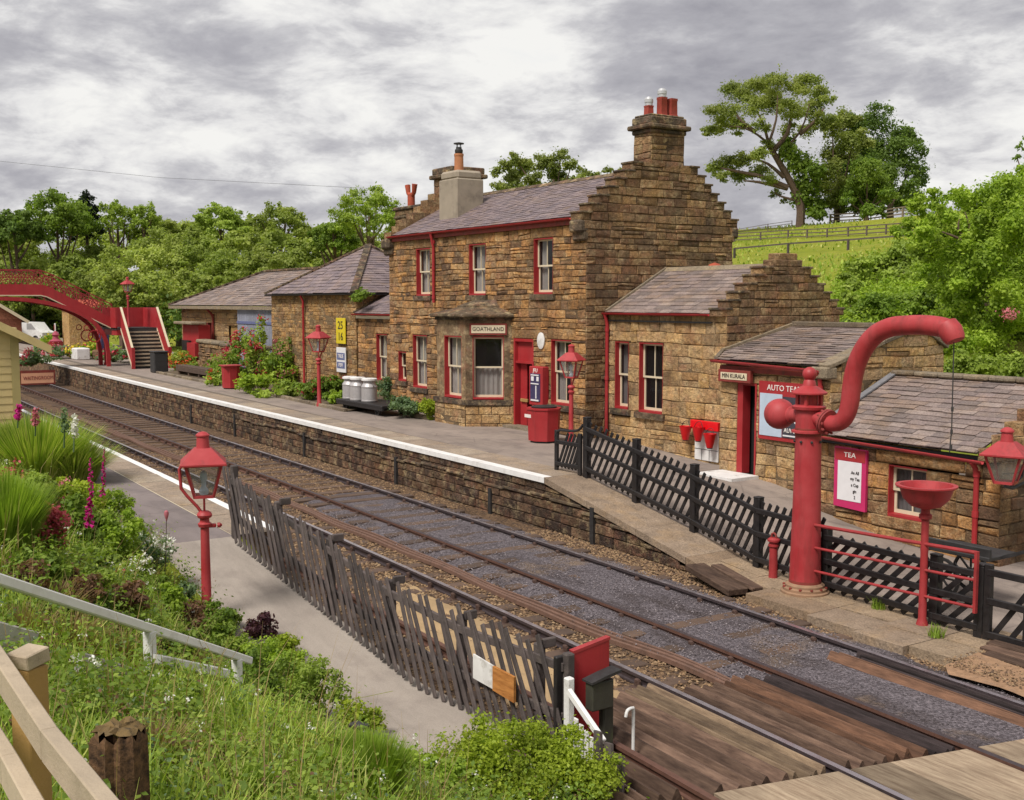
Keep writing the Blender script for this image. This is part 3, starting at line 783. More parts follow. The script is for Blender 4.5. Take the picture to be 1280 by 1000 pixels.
m.quad((-60,edgeN(-60)-.715,.9055),(-24,edgeN(-24)-.715,.9055),(-24,edgeN(-24)-.695,.9055),(-60,edgeN(-60)-.695,.9055))
setting(m, 'platform_joint', M['cream'])
xp = frange(-16, -7.6, 40)
fenceY = lambda X: 5.51+.1055*(X+15.95)
m = strip(c_(2.0), zramp, lambda x: fenceY(x)+.12, zramp, xp); strip(lambda x: fenceY(x)+.12, lambda x: -.4, lambda x: fenceY(x)+.12, zramp, xp, m)
setting(m, 'path', M['path'])

# ------------------------------------------------------------------ railway lines
RAILP = [(-.035,0),(.035,0),(.036,-.038),(.01,-.05),(.01,-.105),(.035,-.118),(.035,-.14),(-.035,-.14),(-.035,-.118),(-.01,-.105),(-.01,-.05),(-.036,-.038)]
xsR = axis_vals([(-130,-40,3), (-40,8,1)])
def rail_mb(off):
    mb = MB(); n = len(RAILP); vs = []
    for x in xsR:
        for a, z in RAILP: vs.append((x, railA(x)+off+a, z))
    fs = []; base = 0
    for i in range(len(xsR)-1):
        for k in range(n):
            mb.f.append((i*n+k,(i+1)*n+k,(i+1)*n+(k+1)%n,i*n+(k+1)%n)); mb.r.append(.5); mb.m.append(1 if k == 0 else 0)
    mb.v = vs; return mb
def track(label, o1, o2, mats1, mats2, x_last):
    t = thing('railway_track', label, 'railway track', (-20, railA(-20)+(o1+o2)/2, -.15))
    part(rail_mb(o1), 'rail', mats1, t, smooth=False); part(rail_mb(o2), 'rail', mats2, t, smooth=False)
    x = -9.9; k = 0; far = MB(); farc = MB()
    while x > -118:
        s_ = MB(); yc = railA(x)+(o1+o2)/2; slope = (railA(x+.5)-railA(x-.5))
        zt = (-.125 if o1 < -1 or x < -24 else -.088)+RN.uniform(-.01,.01)
        tgt = s_ if k < 60 else far
        tgt.cbox((x,yc,zt-.06), (.25+RN.uniform(-.02,.02),2.55+RN.uniform(-.06,.06),.12), Matrix.Rotation(slope,3,'Z'), None, 0, .012 if k < 60 else 0)
        cs = []
        for o in (o1, o2):
            y = railA(x)+o
            c = MB() if k < 60 else farc
            c.cbox((x,y,-.13),(.13,.30,.03),None,None,0,.008)
            for sg in (-1,1): c.cbox((x,y+sg*.068,-.085),(.085,.055,.085),None,None,0,.014)
            c.cbox((x+.0,y-.075,-.055),(.07,.05,.05),None,None,0,.012)
            cs.append(c)
        if k < 60:
            so_ = part(s_, 'sleeper', M['sleeper'], t)
            for c in cs: part(c, 'rail_chair', M['chair'], so_)
        x -= .76; k += 1
    f = part(far, 'sleepers', M['sleeper'], t); f['kind'] = 'stuff'
    f = part(farc, 'rail_chairs', M['chair'], t); f['kind'] = 'stuff'
    return t
track('far railway line with one bright and one dark rail beside the far platform', 0, -1.5, [M['rail_dark'], M['rail_shine']], [M['rail_rust'], M['rail_dark']], 0)
track('near railway line with a bright outer rail passing the picket fence', -3.0, -4.47, [M['rail_dark'], M['rail_shine']], [M['rail_rust'], M['rail_rust']], 0)
# rusty rodding / cable trunking between the two lines
rb = MB()
for o, z, w_ in ((-2.27,-.1,.05),(-2.19,-.095,.04),(-2.36,-.1,.05)):
    pts = [(x, railA(x)+o+.03*sin(x*.9+o*9)+ (.12*sst(-12.5,-10,x)), z+.012*sin(x*2.1+o)) for x in frange(-48,-8.9,110)]
    for a_, b_ in zip(pts, pts[1:]): rb.bar(a_, b_, w_, .06)
single(rb, 'cable_trunking', m_plain('rusty_trunking', s(108,80,66), .85, .2, 9, .3, grime=(s(76,60,52), .8)), 'rusty brown trunking lying along the ballast between the two railway lines', 'trunking', (-20, 9.4,-.1))

# ------------------------------------------------------------------ crossing: guard timbers and deck
deckX = lambda Y: -7.08+.2255*(Y-7.02)
def tri(mb, x0, x1, y, w_, h, z=-.12, r=None, fn=None):
    dy0 = railA(x0)-railA(-8); dy1 = railA(x1)-railA(-8)
    lean = RN.uniform(-.25,.25)*w_; w_ *= .9; h *= 1.15
    vs = []
    for x, dy in ((x0,dy0),(x1,dy1)):
        vs += [(x,y+dy-w_/2,z),(x,y+dy-w_/2,z+h*.35),(x,y+dy+lean-.012,z+h),(x,y+dy+lean+.012,z+h),(x,y+dy+w_/2,z+h*.35),(x,y+dy+w_/2,z)]
    fs = [(i,(i+1)%6,6+(i+1)%6,6+i) for i in range(6)]+[(5,4,3,2,1,0),(6,7,8,9,10,11)]
    mb.add(vs, fs, r)
def guards(label, y0, y1, xa, mat, wd=.15, h=.12, skip=(), z=-.12, name='trespass_guard'):
    mb = MB(); y = y0+wd/2; i = 0
    while y < y1-wd*.3:
        xs_ = xa(y)+RN.uniform(-.12,.12); xe = deckX(y)-.03-RN.uniform(0,.09)
        tri(mb, xs_, xe, y, wd*.96, h*RN.uniform(.85,1.1), z); y += wd; i += 1
    return single(mb, name, mat, label, 'crossing guard', ((-8.3),(y0+y1)/2,-.1), 'ridged guard timbers before the crossing')
r8 = railA(-8)
guards('grey brown ridged guard timbers outside the near rail by the red board', r8-5.5, r8-4.58, lambda y: -9.0, M['guard_brown'])
guards('wide brown ridged guard timbers between the rails of the near line', r8-4.36, r8-3.5, lambda y: -9.75+.2*(y-7), M['guard_brown'], .17)
guards('narrow tan guard timbers tight against the bright near rail', r8-3.48, r8-3.08, lambda y: -9.6, M['guard_tan'], .1, .1)
guards('brown ridged guard timbers on the far side of the bright near rail', r8-2.92, r8-2.4, lambda y: -9.3, M['guard_brown'], .13)
guards('rust coloured ridged guard timbers between the two railway lines', r8-2.4, r8-1.95, lambda y: -9.2, M['guard_rust'], .16, .13)
guards('black and tan guard timbers along the dark rail of the far line', r8-1.94, r8-1.58, lambda y: -9.1, M['guard_black'], .12, .1)
guards('tan and rust guard timbers inside the far line', r8-.52, r8-.3, lambda y: -9.2, M['guard_rust'], .11, .12)
guards('black guard timbers beneath the bright rail of the far line', r8-.3, r8-.07, lambda y: -9.0, M['guard_black'], .075, .1)
# ash boards between far rails
mb = MB(); 
for k in range(4):
    y = r8-1.42+k*.22; mb.cbox((( -9.1+deckX(y))/2-.02, y+.11+ (railA(-8.1)-r8), -.075), (abs(-9.1-deckX(y)),.215,.05), None, None, 0, .008)
single(mb, 'ash_boards', M['ash'], 'grey ash covered boards between the rails of the far line', 'crossing boards', (-8.1, r8-1, -.1))
# deck
def deck(label, y0, y1, n, xe):
    mb = MB(); wd = (y1-y0)/n
    for k in range(n):
        a = y0+k*wd; xa = deckX(a+wd/2)
        d0, d1 = railA(xa)-r8, railA(xe)-r8
        vs = []
        for zz_, e in ((-.1,0),(-.012,0)):
            vs += [(deckX(a),a+.004+d0,zz_),(xe,a+.004+d1,zz_),(xe,a+wd-.004+d1,zz_),(deckX(a+wd),a+wd-.004+d0,zz_)]
        mb.add(vs, [(4,5,6,7),(0,1,5,4),(1,2,6,5),(2,3,7,6),(3,0,4,7)])
    return single(mb, 'crossing_deck', M['deck'], label, 'crossing deck', (-5,(y0+y1)/2,-.1), 'flat crossing decks')
deck('flat pale deck boards between the rails of the near line', r8-4.38, r8-3.06, 3, 2)
deck('flat pale deck boards between the two lines', r8-2.93, r8-1.57, 3, 2)
deck('flat grey deck boards between the rails of the far line', r8-1.43, r8-.07, 3, 2)
deck('flat deck boards beyond the far bright rail', r8+.08, r8+1.0, 2, 2)
# timbers and orange grit beside the yard at the right
mb = MB()
for k, (y, x0) in enumerate(((13.05,-8.6),(12.83,-8.35),(12.62,-8.3),(12.42,-8.15))):
    mb.cbox(((x0-4)/2, y, .02-.012*k), (abs(-4-x0), .2, .1), None, None, 0, .012)
single(mb, 'timber_boards', M['guard_brown'], 'weathered brown timbers stepped beside the black fence at right', 'timbers', (-6.5,12.7,0))
mb = MB(); vs = []
for i, x in enumerate(frange(-8.2,-5,16)):
    for k, y in enumerate((11.5,11.75,12.0,12.3)):
        vs.append((x, y+.05*sin(x*4+k)+(.25 if i == 0 and k == 0 else 0), -.03+.05*(k/3)+NR.normal()*.006))
mb.add(vs, [(i*4+k,(i+1)*4+k,(i+1)*4+k+1,i*4+k+1) for i in range(16) for k in range(3)])
setting(mb, 'orange_gravel', m_plain('orange_grit', s(148,116,88), .95, .3, 14, .9, fine=60, grime=(s(104,88,76), .9)))
stones('grit_stones', 2600, (-8.3,-5), (.42,1.25), .0, (.01,.024), M['stones_brown'], 'orange brown grit beside the stepped timbers at right')
mb = MB(); mb.cbox((-12.75,12.25,.02),(1.3,.35,.1),Matrix.Rotation(radians(-12),3,'Z')@Matrix.Rotation(radians(5),3,'Y'),None,0,.01)
mb.cbox((-12.55,12.5,.06),(1.2,.2,.05),Matrix.Rotation(radians(-12),3,'Z')@Matrix.Rotation(radians(5),3,'Y'),None,0,.01)
single(mb, 'timber_wedge', M['guard_brown'], 'brown sloping timber wedge at the foot of the far platform ramp', 'timber ramp', (-12.7,12.3,0))
# ------------------------------------------------------------------ windows and doors in a wall that faces -Y (or along a rotated frame)
def Tid(p): return p
def window(parent, u0, u1, z0, z1, plane, tf=None, cols=2, blind='curtain', sill=True, sillmat='ashlar_dark', dep=.2, label=None, half=True, pd=.0):
    """sash window: red lined reveal, cream sashes, glass, curtain. (u,d,z): u along wall, d inwards"""
    T = tf or (lambda u, d, z: (u, plane+d, z))
    def bx(mb, a0, a1, d0, d1, b0, b1, r=None):
        vs = [T(a0,d0,b0),T(a1,d0,b0),T(a1,d1,b0),T(a0,d1,b0),T(a0,d0,b1),T(a1,d0,b1),T(a1,d1,b1),T(a0,d1,b1)]
        mb.add(vs, [(3,2,1,0),(4,5,6,7),(0,1,5,4),(1,2,6,5),(2,3,7,6),(3,0,4,7)], r)
    f = MB(); w = .045
    w = .018; bx(f,u0,u0+w,.004,dep,z0,z1); bx(f,u1-w,u1,.004,dep,z0,z1); bx(f,u0+w,u1-w,.006,dep,z1-.03,z1); bx(f,u0+w,u1-w,-.012,dep,z0,z0+.05)
    fr = part(f, 'window', M['red'], parent, label)
    a0, a1, b0, b1 = u0+w, u1-w, z0+.05, z1-.03; zm = (b0+b1)/2+.0
    sm = MB(); t = .05
    for (c0, c1, dd) in ((zm-.02, b1, dep-.075), (b0, zm+.025, dep-.035)):
        bx(sm,a0,a0+t,dd,dd+.035,c0,c1); bx(sm,a1-t,a1,dd,dd+.035,c0,c1)
        bx(sm,a0+t,a1-t,dd+.001,dd+.034,c1-t*.9,c1); bx(sm,a0+t,a1-t,dd+.001,dd+.034,c0,c0+t*(1.3 if c0 == b0 else .9))
        for k in range(1, cols):
            x = a0+(a1-a0)*k/cols; bx(sm,x-.013,x+.013,dd+.005,dd+.03,c0+t*.9,c1-t*.9)
    part(sm, 'sash', M['cream'], fr)
    g_ = MB()
    g_.quad(T(a0+.02,dep-.055,zm),T(a1-.02,dep-.055,zm),T(a1-.02,dep-.055,b1-.02),T(a0+.02,dep-.055,b1-.02))
    g_.quad(T(a0+.02,dep-.018,b0+.02),T(a1-.02,dep-.018,b0+.02),T(a1-.02,dep-.018,zm),T(a0+.02,dep-.018,zm))
    part(g_, 'pane', M['glass'], fr, smooth=False)
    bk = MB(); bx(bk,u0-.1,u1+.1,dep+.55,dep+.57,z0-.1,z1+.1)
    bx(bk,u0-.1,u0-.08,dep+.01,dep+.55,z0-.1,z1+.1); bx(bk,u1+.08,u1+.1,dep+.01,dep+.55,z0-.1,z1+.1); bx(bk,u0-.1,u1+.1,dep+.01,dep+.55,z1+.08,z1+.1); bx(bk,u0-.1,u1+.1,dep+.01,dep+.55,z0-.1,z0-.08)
    part(bk, 'room_shade_box', M['interior'], fr)  # dark box behind the panes, the room's shade put into its colour
    if blind:
        cu = MB(); n = 22
        spans = {'curtain': [(a0, a1)], 'grey': [(a0, a1)], 'drawn': [(a0, a0+(a1-a0)*.32), (a1-(a1-a0)*.16, a1)], 'lower': [(a0,a1)]}[blind]
        for p, q in spans:
            vs = []
            for i in range(n+1):
                u = p+(q-p)*i/n; d = dep+.06+.018*sin(i*1.7+p*3)+.01*sin(i*.7)
                vs += [T(u,d,b0), T(u,d,zm if blind == 'lower' else b1)]
            cu.add(vs, [(2*i,2*i+2,2*i+3,2*i+1) for i in range(n)])
        part(cu, 'curtain', M['curtain_grey'] if blind == 'grey' else M['curtain'], fr)
    if sill:
        si = MB(); bx(si,u0-.1,u1+.1,-.075,dep-.03,z0-.15,z0-.002)
        part(si, 'sill', M[sillmat], fr)
    return fr
def lintel(mb, u0, u1, z, plane, h=.26, over=.16, d=.012):
    mb.box(u0-over, plane-d, z, u1+over, plane+.1, z+h)
def reveal(mb, plane, u0, u1, z0, z1, dep=.24):
    mb.quad((u0,plane,z0),(u0,plane+dep,z0),(u0,plane+dep,z1),(u0,plane,z1),.35); mb.quad((u1,plane,z0),(u1,plane+dep,z0),(u1,plane+dep,z1),(u1,plane,z1),.35)
    mb.quad((u0,plane,z1),(u1,plane,z1),(u1,plane+dep,z1),(u0,plane+dep,z1),.35)
def gutter(parent, p, q, mat='red', r=.055, name='gutter'):
    mb = MB(); p, q = Vector(p), Vector(q); x = (q-p).normalized(); y = Vector((0,0,1)).cross(x); n = 9; vs = []
    for e in (p, q):
        for k in range(n):
            a = pi*k/(n-1); vs.append(e+y*cos(a)*r-Vector((0,0,1))*sin(a)*r)
        for k in range(n-1,-1,-1):
            a = pi*k/(n-1); vs.append(e+y*cos(a)*r*.82-Vector((0,0,1))*sin(a)*r*.82)
    m_ = 2*n
    mb.add(vs, [(i,(i+1)%m_,m_+(i+1)%m_,m_+i) for i in range(m_)]+[tuple(range(m_)),tuple(range(m_,2*m_))])
    return part(mb, name, M[mat], parent)
def downpipe(parent, pts, mat='red', r=.045):
    mb = MB(); mb.tube(pts, r, 10)
    zs_ = [pts[0][2]+(pts[-1][2]-pts[0][2])*k for k in (.12,.5,.92)]
    for z in zs_: mb.lathe([(r*1.25,-.05),(r*1.25,.05)], (pts[-1][0],pts[-1][1],z), 10)
    return part(mb, 'downpipe', M[mat], parent)

# ================================================================== MAIN STATION HOUSE
HX0, HX1, HY0, HY1, HE, HR = -33.45, -22.7, 17.2, 22.25, 6.5, 7.88
house = thing('station_house', 'two storey sandstone station house with stepped gable and slate roof', 'house', (-28, 19.7, .9))
ups = [(-31.6,-30.7,4.57,6.05),(-28.38,-27.46,4.57,6.05),(-25.03,-24.14,4.58,6.06)]
lows = [(-31.87,-30.94,1.65,3.33),(-32.87,-32.33,1.8,2.76),(-24.21,-23.3,1.68,3.39)]
door = (-26.0,-25.02,.9,3.37)
ops = ups+lows+[door]
heads = [(o[0]-.17,o[1]+.17,o[3],o[3]+(.3 if o[3] > 4 else .3)) for o in ups+lows]+[(door[0]-.2,door[1]+.28,3.37,3.66)]
wl = MB()
cut = ops+[(o[0]-.1,o[1]+.1,o[2]-.15,o[2]) for o in ups+lows]+heads+[(-28.65,-26.15,.6,3.95)]
prof_front = lambda z: (HX0, HX1)
stone_face(wl, 'Y', HY0, -1, .6, HE, prof_front, cut, (.15,.24), (.24,.6), seed=21, rough=.03)
for h in heads: block(wl, lambda u,z,d: (u,HY0-d,z), h[0],h[1],h[2],h[3], random.Random(4), .012, .02, .01, .01)
for o in ops: reveal(wl, HY0, *o)
# gables (right one seen), with crow steps
def gable_steps(y0, y1, ze, ridge_y, zc, hw, n):
    """list of (zbottom, yl, yr) per step from eaves up to the chimney"""
    out = []
    for k in range(n):
        t = k/n
        out.append((ze+(zc-ze)*k/n, y0+(ridge_y-hw-y0)*t, y1+(ridge_y+hw-y1)*t))
    return out
part(wl, 'front_wall', M['stone'], house)
gy = 19.83
steps = gable_steps(17.05, 22.42, 6.42, gy, 7.98, .86, 7)
def prof_g(z):
    if z < 6.42: 
        ov = 0 if z < 6.0 else .06*(z-6.0)/.42*2
        return (HY0-ov, HY1+ov)
    for zb, a, b in reversed(steps):
        if z >= zb: return (a, b)
    return (HY0, HY1)
gw = MB()
zlines = [st[0] for st in steps]+[6.2,6.0]
stone_face(gw, 'X', HX1, 1, .6, 7.98, prof_g, (), (.15,.22), (.3,.75), zl=zlines, seed=33, rough=.03, warp=.45)
# rest of the gable walls (thickness, left ends of the steps, rear)
for i, (zb, a, b) in enumerate(steps):
    zt = steps[i+1][0] if i+1 < len(steps) else 7.98
    for xa, xb in ((HX1-.46, HX1-.014), (HX0-.06, HX0+.42)):
        gw.box(xa, a, zb, xb, b, zt, RN.random())
gw.box(HX0-.012, HY0+.002, .6, HX0+.4, HY1, 6.42, .2)
gw.box(HX0+.4, HY1-.3, .6, HX1-.02, HY1, HE-.02, .3)
gw.box(HX1-.4, HY0+.25, .6, HX1-.014, HY1, 6.42, .3)
part(gw, 'gable_wall', M['stone_dark'], house)
def step_caps(parent, steps, ztop, xa, xb, seed):
    mb = MB(); rg_ = random.Random(seed)
    for i, (zb, a, b) in enumerate(steps):
        zt = steps[i+1][0] if i+1 < len(steps) else ztop
        na = steps[i+1][1] if i+1 < len(steps) else a+.25; nb_ = steps[i+1][2] if i+1 < len(steps) else b-.25
        for y0, y1 in ((a-.03, na+.06), (nb_-.06, b+.03)):
            mb.cbox(((xa+xb)/2+rg_.uniform(-.01,.01), (y0+y1)/2, zt-.02+rg_.uniform(-.006,.006)), (xb-xa, y1-y0, .055), None, None, 0, .012)
    return part(mb, 'step_stones', M['ashlar_dark'], parent)
step_caps(house, steps, 7.98, HX1-.48, HX1+.045, 3)
for xa, xb in ((HX1-.47, HX1+.03), (HX0-.22, HX0+.36)):
    kb = MB(); kb.cbox(((xa+xb)/2, HY0-.07, 6.27), (xb-xa, .3, .32), None, .3, 0, .05); kb.cbox(((xa+xb)/2, HY0-.02, 6.03), (xb-xa, .2, .26), None, .5, 0, .05); part(kb, 'kneeler', M['ashlar_dark'], house)
    kb = MB(); kb.cbox(((xa+xb)/2, HY1+.07, 6.27), (xb-xa, .3, .32), None, .3, 0, .05); part(kb, 'kneeler', M['ashlar_dark'], house)
# roof
rf = MB()
pv = Vector((0,19.72-17.08,HR-6.52)); Sv = pv.length
slates(rf, (HX0+.3,17.08,6.52), (1,0,0), pv, HX1-.4-HX0-.3, Sv, .155, .3, seed=5)
pv2 = Vector((0,19.72-22.4,HR-6.52)); rf.quad((HX0+.3,22.4,6.5),(HX1-.4,22.4,6.5),(HX1-.4,19.72,HR),(HX0+.3,19.72,HR),-1)
roof = part(rf, 'roof', M['slate'], house)
rd = MB(); x = HX0+.3
while x < HX1-.42:
    q = min(HX1-.4, x+.45); rd.prism([(19.55,HR-.055),(19.72,HR+.06),(19.89,HR-.055)], x+.004, q-.004, 'X'); x = q
part(rd, 'ridge_tiles', M['ashlar_dark'], roof)
gutter(house, (HX0+.2,17.03,6.5), (HX1-.45,17.03,6.5))
fb = MB(); fb.box(HX0+.3,17.1,6.33,HX1-.46,17.19,6.46); part(fb, 'fascia', M['red_rust'], house)
downpipe(house, [(-30.35,17.03,6.46),(-30.35,17.08,6.2),(-30.35,17.12,6.05),(-30.35,17.12,4.35)])
# chimneys
def stack(parent, x0, x1, y0, y1, z0, zt, mat, cap, seed, label=None):
    mb = MB(); rg_ = random.Random(seed)
    for axis, plane, sg, a, b in (('Y',y0,-1,x0,x1),('X',x1,1,y0,y1),('X',x0,-1,y0,y1),('Y',y1,1,x0,x1)):
        stone_face(mb, axis, plane, sg, z0, zt, lambda z: (a,b), (), (.17,.24), (.3,.7), rough=.015, seed=seed, quoin=False)
    mb.box(x0+.03,y0+.03,z0,x1-.03,y1-.03,zt,.5)
    ch = part(mb, 'chimney', mat, parent, label)
    c = MB()
    for dz0, dz1, ov in cap: c.cbox(((x0+x1)/2,(y0+y1)/2,zt+(dz0+dz1)/2), (x1-x0+2*ov,y1-y0+2*ov,dz1-dz0), None, rg_.random(), 0, .03)
    part(c, 'chimney_cap', M['ashlar_dark'], ch)
    return ch
def pot(parent, x, y, z, r, h, mat, cowl=None, square=False):
    mb = MB(); sg = 4 if square else 14
    a0 = pi/4 if square else 0
    mb.lathe([(r*1.12,0),(r*1.12,.06),(r,.07),(r*.94,h*.85),(r*1.02,h*.88),(r*1.02,h),(r*.75,h),(r*.75,h*.7)], (x,y,z), sg, a0=a0, cap=False)
    p_ = part(mb, 'chimney_pot', mat, parent)
    if cowl:
        c = MB()
        if cowl == 'dome':
            c.lathe([(r*.8,0),(r*.8,.08)], (x,y,z+h), 12); c.lathe([(r*.9,.08),(r*.9,.16),(r*.6,.22),(0.01,.24)], (x,y,z+h), 12)
        else:
            c.lathe([(r*.7,0),(r*.85,.04),(r*.85,.12),(r*.6,.16),(r*.6,.2)], (x,y,z+h), 12)
            for a in (0,pi/2,pi,1.5*pi): c.bar((x+r*.5*cos(a),y+r*.5*sin(a),z+h+.18),(x+r*.5*cos(a),y+r*.5*sin(a),z+h+.30),.015,.015,(1,0,0))
            c.lathe([(r*1.1,.30),(r*1.1,.33),(0.02,.36)], (x,y,z+h), 12)
        part(c, 'cowl', M['cowl'] if cowl == 'dome' else M['dark_iron'], p_)
    return p_
base_cap = [(-.52,-.36,.10),(-.02,.10,.14),(.10,.30,.05),(.30,.36,.0)]
ch = stack(house, -23.38, -22.69, 19.27, 20.42, 7.9, 8.88, M['stone_dark'], base_cap[1:]+[(-.14,-.02,.05)], 41, 'tall sooty stone chimney on the stepped gable')
pot(ch, -23.18, 19.6, 9.22, .13, .30, M['pot_red'], 'dome', True); pot(ch, -23.0, 19.9, 9.22, .14, .52, M['pot_red'], 'dome', True); pot(ch, -22.95, 20.2, 9.22, .15, .50, M['pot_red'], None, True)
ch2 = stack(house, -33.95, -32.75, 19.2, 20.4, 7.4, 8.55, M['stone_dark'], [(-.02,.12,.14),(.12,.34,.06)], 42, 'sooty stone chimney on the left gable')
rc = MB(); rc.cbox((-30.85,18.42,7.45), (1.12,.98,1.5), None, .5, 0, .03); rc.cbox((-30.85,18.42,8.2), (1.0,.86,.42), None, .5, 0, .03)
rc.cbox((-30.85,18.42,8.32), (1.06,.92,.28), None, .5, 0, .07)
rch = part(rc, 'chimney', M['render_grey'], house, 'grey cement rendered chimney on the front slope')
pot(rch, -30.95, 18.4, 8.45, .15, .58, M['pot_tan'], 'disc')
# windows
for i, o in enumerate(ups): window(house, *o, HY0, blind='curtain' if i != 2 else 'drawn')
window(house, *lows[0], HY0, blind='curtain'); window(house, *lows[1], HY0, cols=1, blind='grey'); window(house, *lows[2], HY0, blind='drawn')
# door
d_ = MB(); u0, u1, z0, z1 = door
for a in (u0, u1-.07): d_.box(a, HY0-.003, z0, a+.07, HY0+.22, z1)
d_.box(u0+.07, HY0-.002, z1-.08, u1-.07, HY0+.22, z1); d_.box(u0+.07, HY0+.1, z1-.62, u1-.07, HY0+.16, z1-.08); d_.box(u0+.07, HY0+.02, z1-.68, u1-.07, HY0+.2, z1-.62)
dr = part(d_, 'door', M['red'], house)
d2 = MB(); n = 6
for k in range(n):
    a = HY0+.2+.13*k; d2.box(u0+.075, a+.004, z0, u0+.115+.006*(k%2), a+.126, z1-.68)
d2.box(u0+.11, HY0+.16, z0, u0+.42, HY0+.2, z1-.68)
part(d2, 'door_leaf', M['red'], dr)
d5 = MB(); d5.box(u0-.1,HY0+1.1,z0,u1+.1,HY0+1.14,z1); d5.box(u0-.1,HY0+.24,z0,u0-.06,HY0+1.1,z1); d5.box(u1+.06,HY0+.24,z0,u1+.1,HY0+1.1,z1); d5.box(u0-.1,HY0+.24,z1-.6,u1+.1,HY0+1.1,z1-.55); part(d5, 'hall_shade_panels', M['interior'], dr)  # panels behind the open door, the hall's shade painted in their colour
d3 = MB(); d3.cbox((-25.66,HY0+.13,1.66),(.34,.05,.09),None,None,0,.01); part(d3, 'letter_plate', M['wood_tan'], dr)
d4 = MB(); d4.box(u0-.1,HY0-.3,.895,u1+.25,HY0+.12,.97); part(d4, 'doorstep', M['coping'], house)
# bay window
BX0, BX1, BY = -28.45, -26.85, 16.15
bay = MB()
cdx = HY0-BY
def cantpt(t, d, z): # along right cant from (BX1,BY) to (BX1+.75,HY0); d inward
    L_ = hypot(.75, cdx); ux, uy = .75/L_, cdx/L_
    return (BX1+ux*t-uy*d, BY+uy*t+ux*d, z)
CL = hypot(.75, cdx)
BZ = 3.86
fw = (BX0+.42, BX1-.22, 1.66, 3.42); cw = (.2, CL-.22, 1.66, 3.42)
def ashblk(mb, T, a0, a1, b0, b1, d=.2, o=0):
    vs = [T(a0,-o,b0),T(a1,-o,b0),T(a1,d,b0),T(a0,d,b0),T(a0,-o,b1),T(a1,-o,b1),T(a1,d,b1),T(a0,d,b1)]
    mb.add(vs, [(3,2,1,0),(4,5,6,7),(0,1,5,4),(1,2,6,5),(2,3,7,6),(3,0,4,7)])
TF = lambda u, d, z: (u, BY+d, z)
ashblk(bay, TF, BX0, fw[0], 1.62, BZ); ashblk(bay, TF, fw[1], BX1, 1.62, BZ); ashblk(bay, TF, fw[0]-.0, fw[1], 3.42, BZ, .2, .0)
ashblk(bay, cantpt, .006, cw[0], 1.62, BZ); ashblk(bay, cantpt, cw[1], CL, 1.62, BZ); ashblk(bay, cantpt, cw[0], cw[1], 3.42, BZ)
bay.quad((BX0-.3,HY0,1.62),(BX0,BY,1.62),(BX0,BY,BZ),(BX0-.3,HY0,BZ), .5)
bayp = part(bay, 'bay_window', M['ashlar'], house)
bs = MB()
stone_face(bs, 'Y', BY-.05, -1, .75, 1.5, lambda z: (BX0-.05,BX1+.05), (), (.2,.26), (.3,.6), seed=8, quoin=False)
bs.v = bs.v  # front base
def cant_face(mb, z0, z1):
    rg_ = random.Random(9); z = z0
    while z < z1-.05:
        b = min(z1, z+.24); t = 0
        while t < CL+.05:
            q = min(CL+.08, t+rg_.uniform(.3,.6))
            block(mb, lambda u, z_, d: cantpt(u, -.05-d, z_), t, q, z, b, rg_, .015, .012, .008, .015); t = q
        z = b
cant_face(bs, .75, 1.5)
bs.add([cantpt(0,-.045,.75),cantpt(CL,-.045,.75),cantpt(CL,-.045,1.5),cantpt(0,-.045,1.5)], [(0,1,2,3)], -1)
bs.quad((BX0-.35,HY0,.75),(BX0-.05,BY-.05,.75),(BX0-.05,BY-.05,1.5),(BX0-.35,HY0,1.5), .5)
part(bs, 'bay_base', M['stone_pale'], bayp)
def baypoly(o): return [(BX0-.3-o,HY0),(BX0-o*.7,BY-o),(BX1+o*.7,BY-o),(BX1+.75+o,HY0)]
bl_ = MB(); bl_.prism(baypoly(.10), 1.5, 1.64, 'Z'); part(bl_, 'bay_sill', M['ashlar_dark'], bayp)
bc = MB(); bc.prism(baypoly(.05), BZ, BZ+.08, 'Z'); bc.prism(baypoly(.16), BZ+.08, BZ+.16, 'Z')
ev = [(p[0],p[1],BZ+.163) for p in baypoly(.20)]; m1 = [(p[0]*.55+(-27.5)*.45,p[1]+(HY0-p[1])*.5,BZ+.36) for p in baypoly(.14)]
tp = [(-28.05,HY0,BZ+.58),(-28.0,HY0-.1,BZ+.56),(-27.0,HY0-.1,BZ+.56),(-26.9,HY0,BZ+.58)]
evb = [(p[0],p[1],p[2]-.05) for p in ev]
bc.add(ev+m1+evb, [(0,1,5,4),(1,2,6,5),(2,3,7,6),(8,9,1,0),(9,10,2,1),(10,11,3,2)])
m2 = [(p[0],p[1],p[2]+.05) for p in m1]
bc.add(m1+m2, [(0,1,5,4),(1,2,6,5),(2,3,7,6)])
m2 = [(p[0]*.96-27.5*.04,p[1]+.02,p[2]) for p in m2]
bc.add(m2+tp, [(0,1,5,4),(1,2,6,5),(2,3,7,6),(4,5,6,7)])
part(bc, 'bay_roof', M['ashlar_dark'], bayp)
window(bayp if False else house, fw[0], fw[1], fw[2], fw[3], BY, blind='curtain', sill=False)
window(house, cw[0], cw[1], cw[2], cw[3], BY, tf=cantpt, cols=1, blind='lower', sill=False)
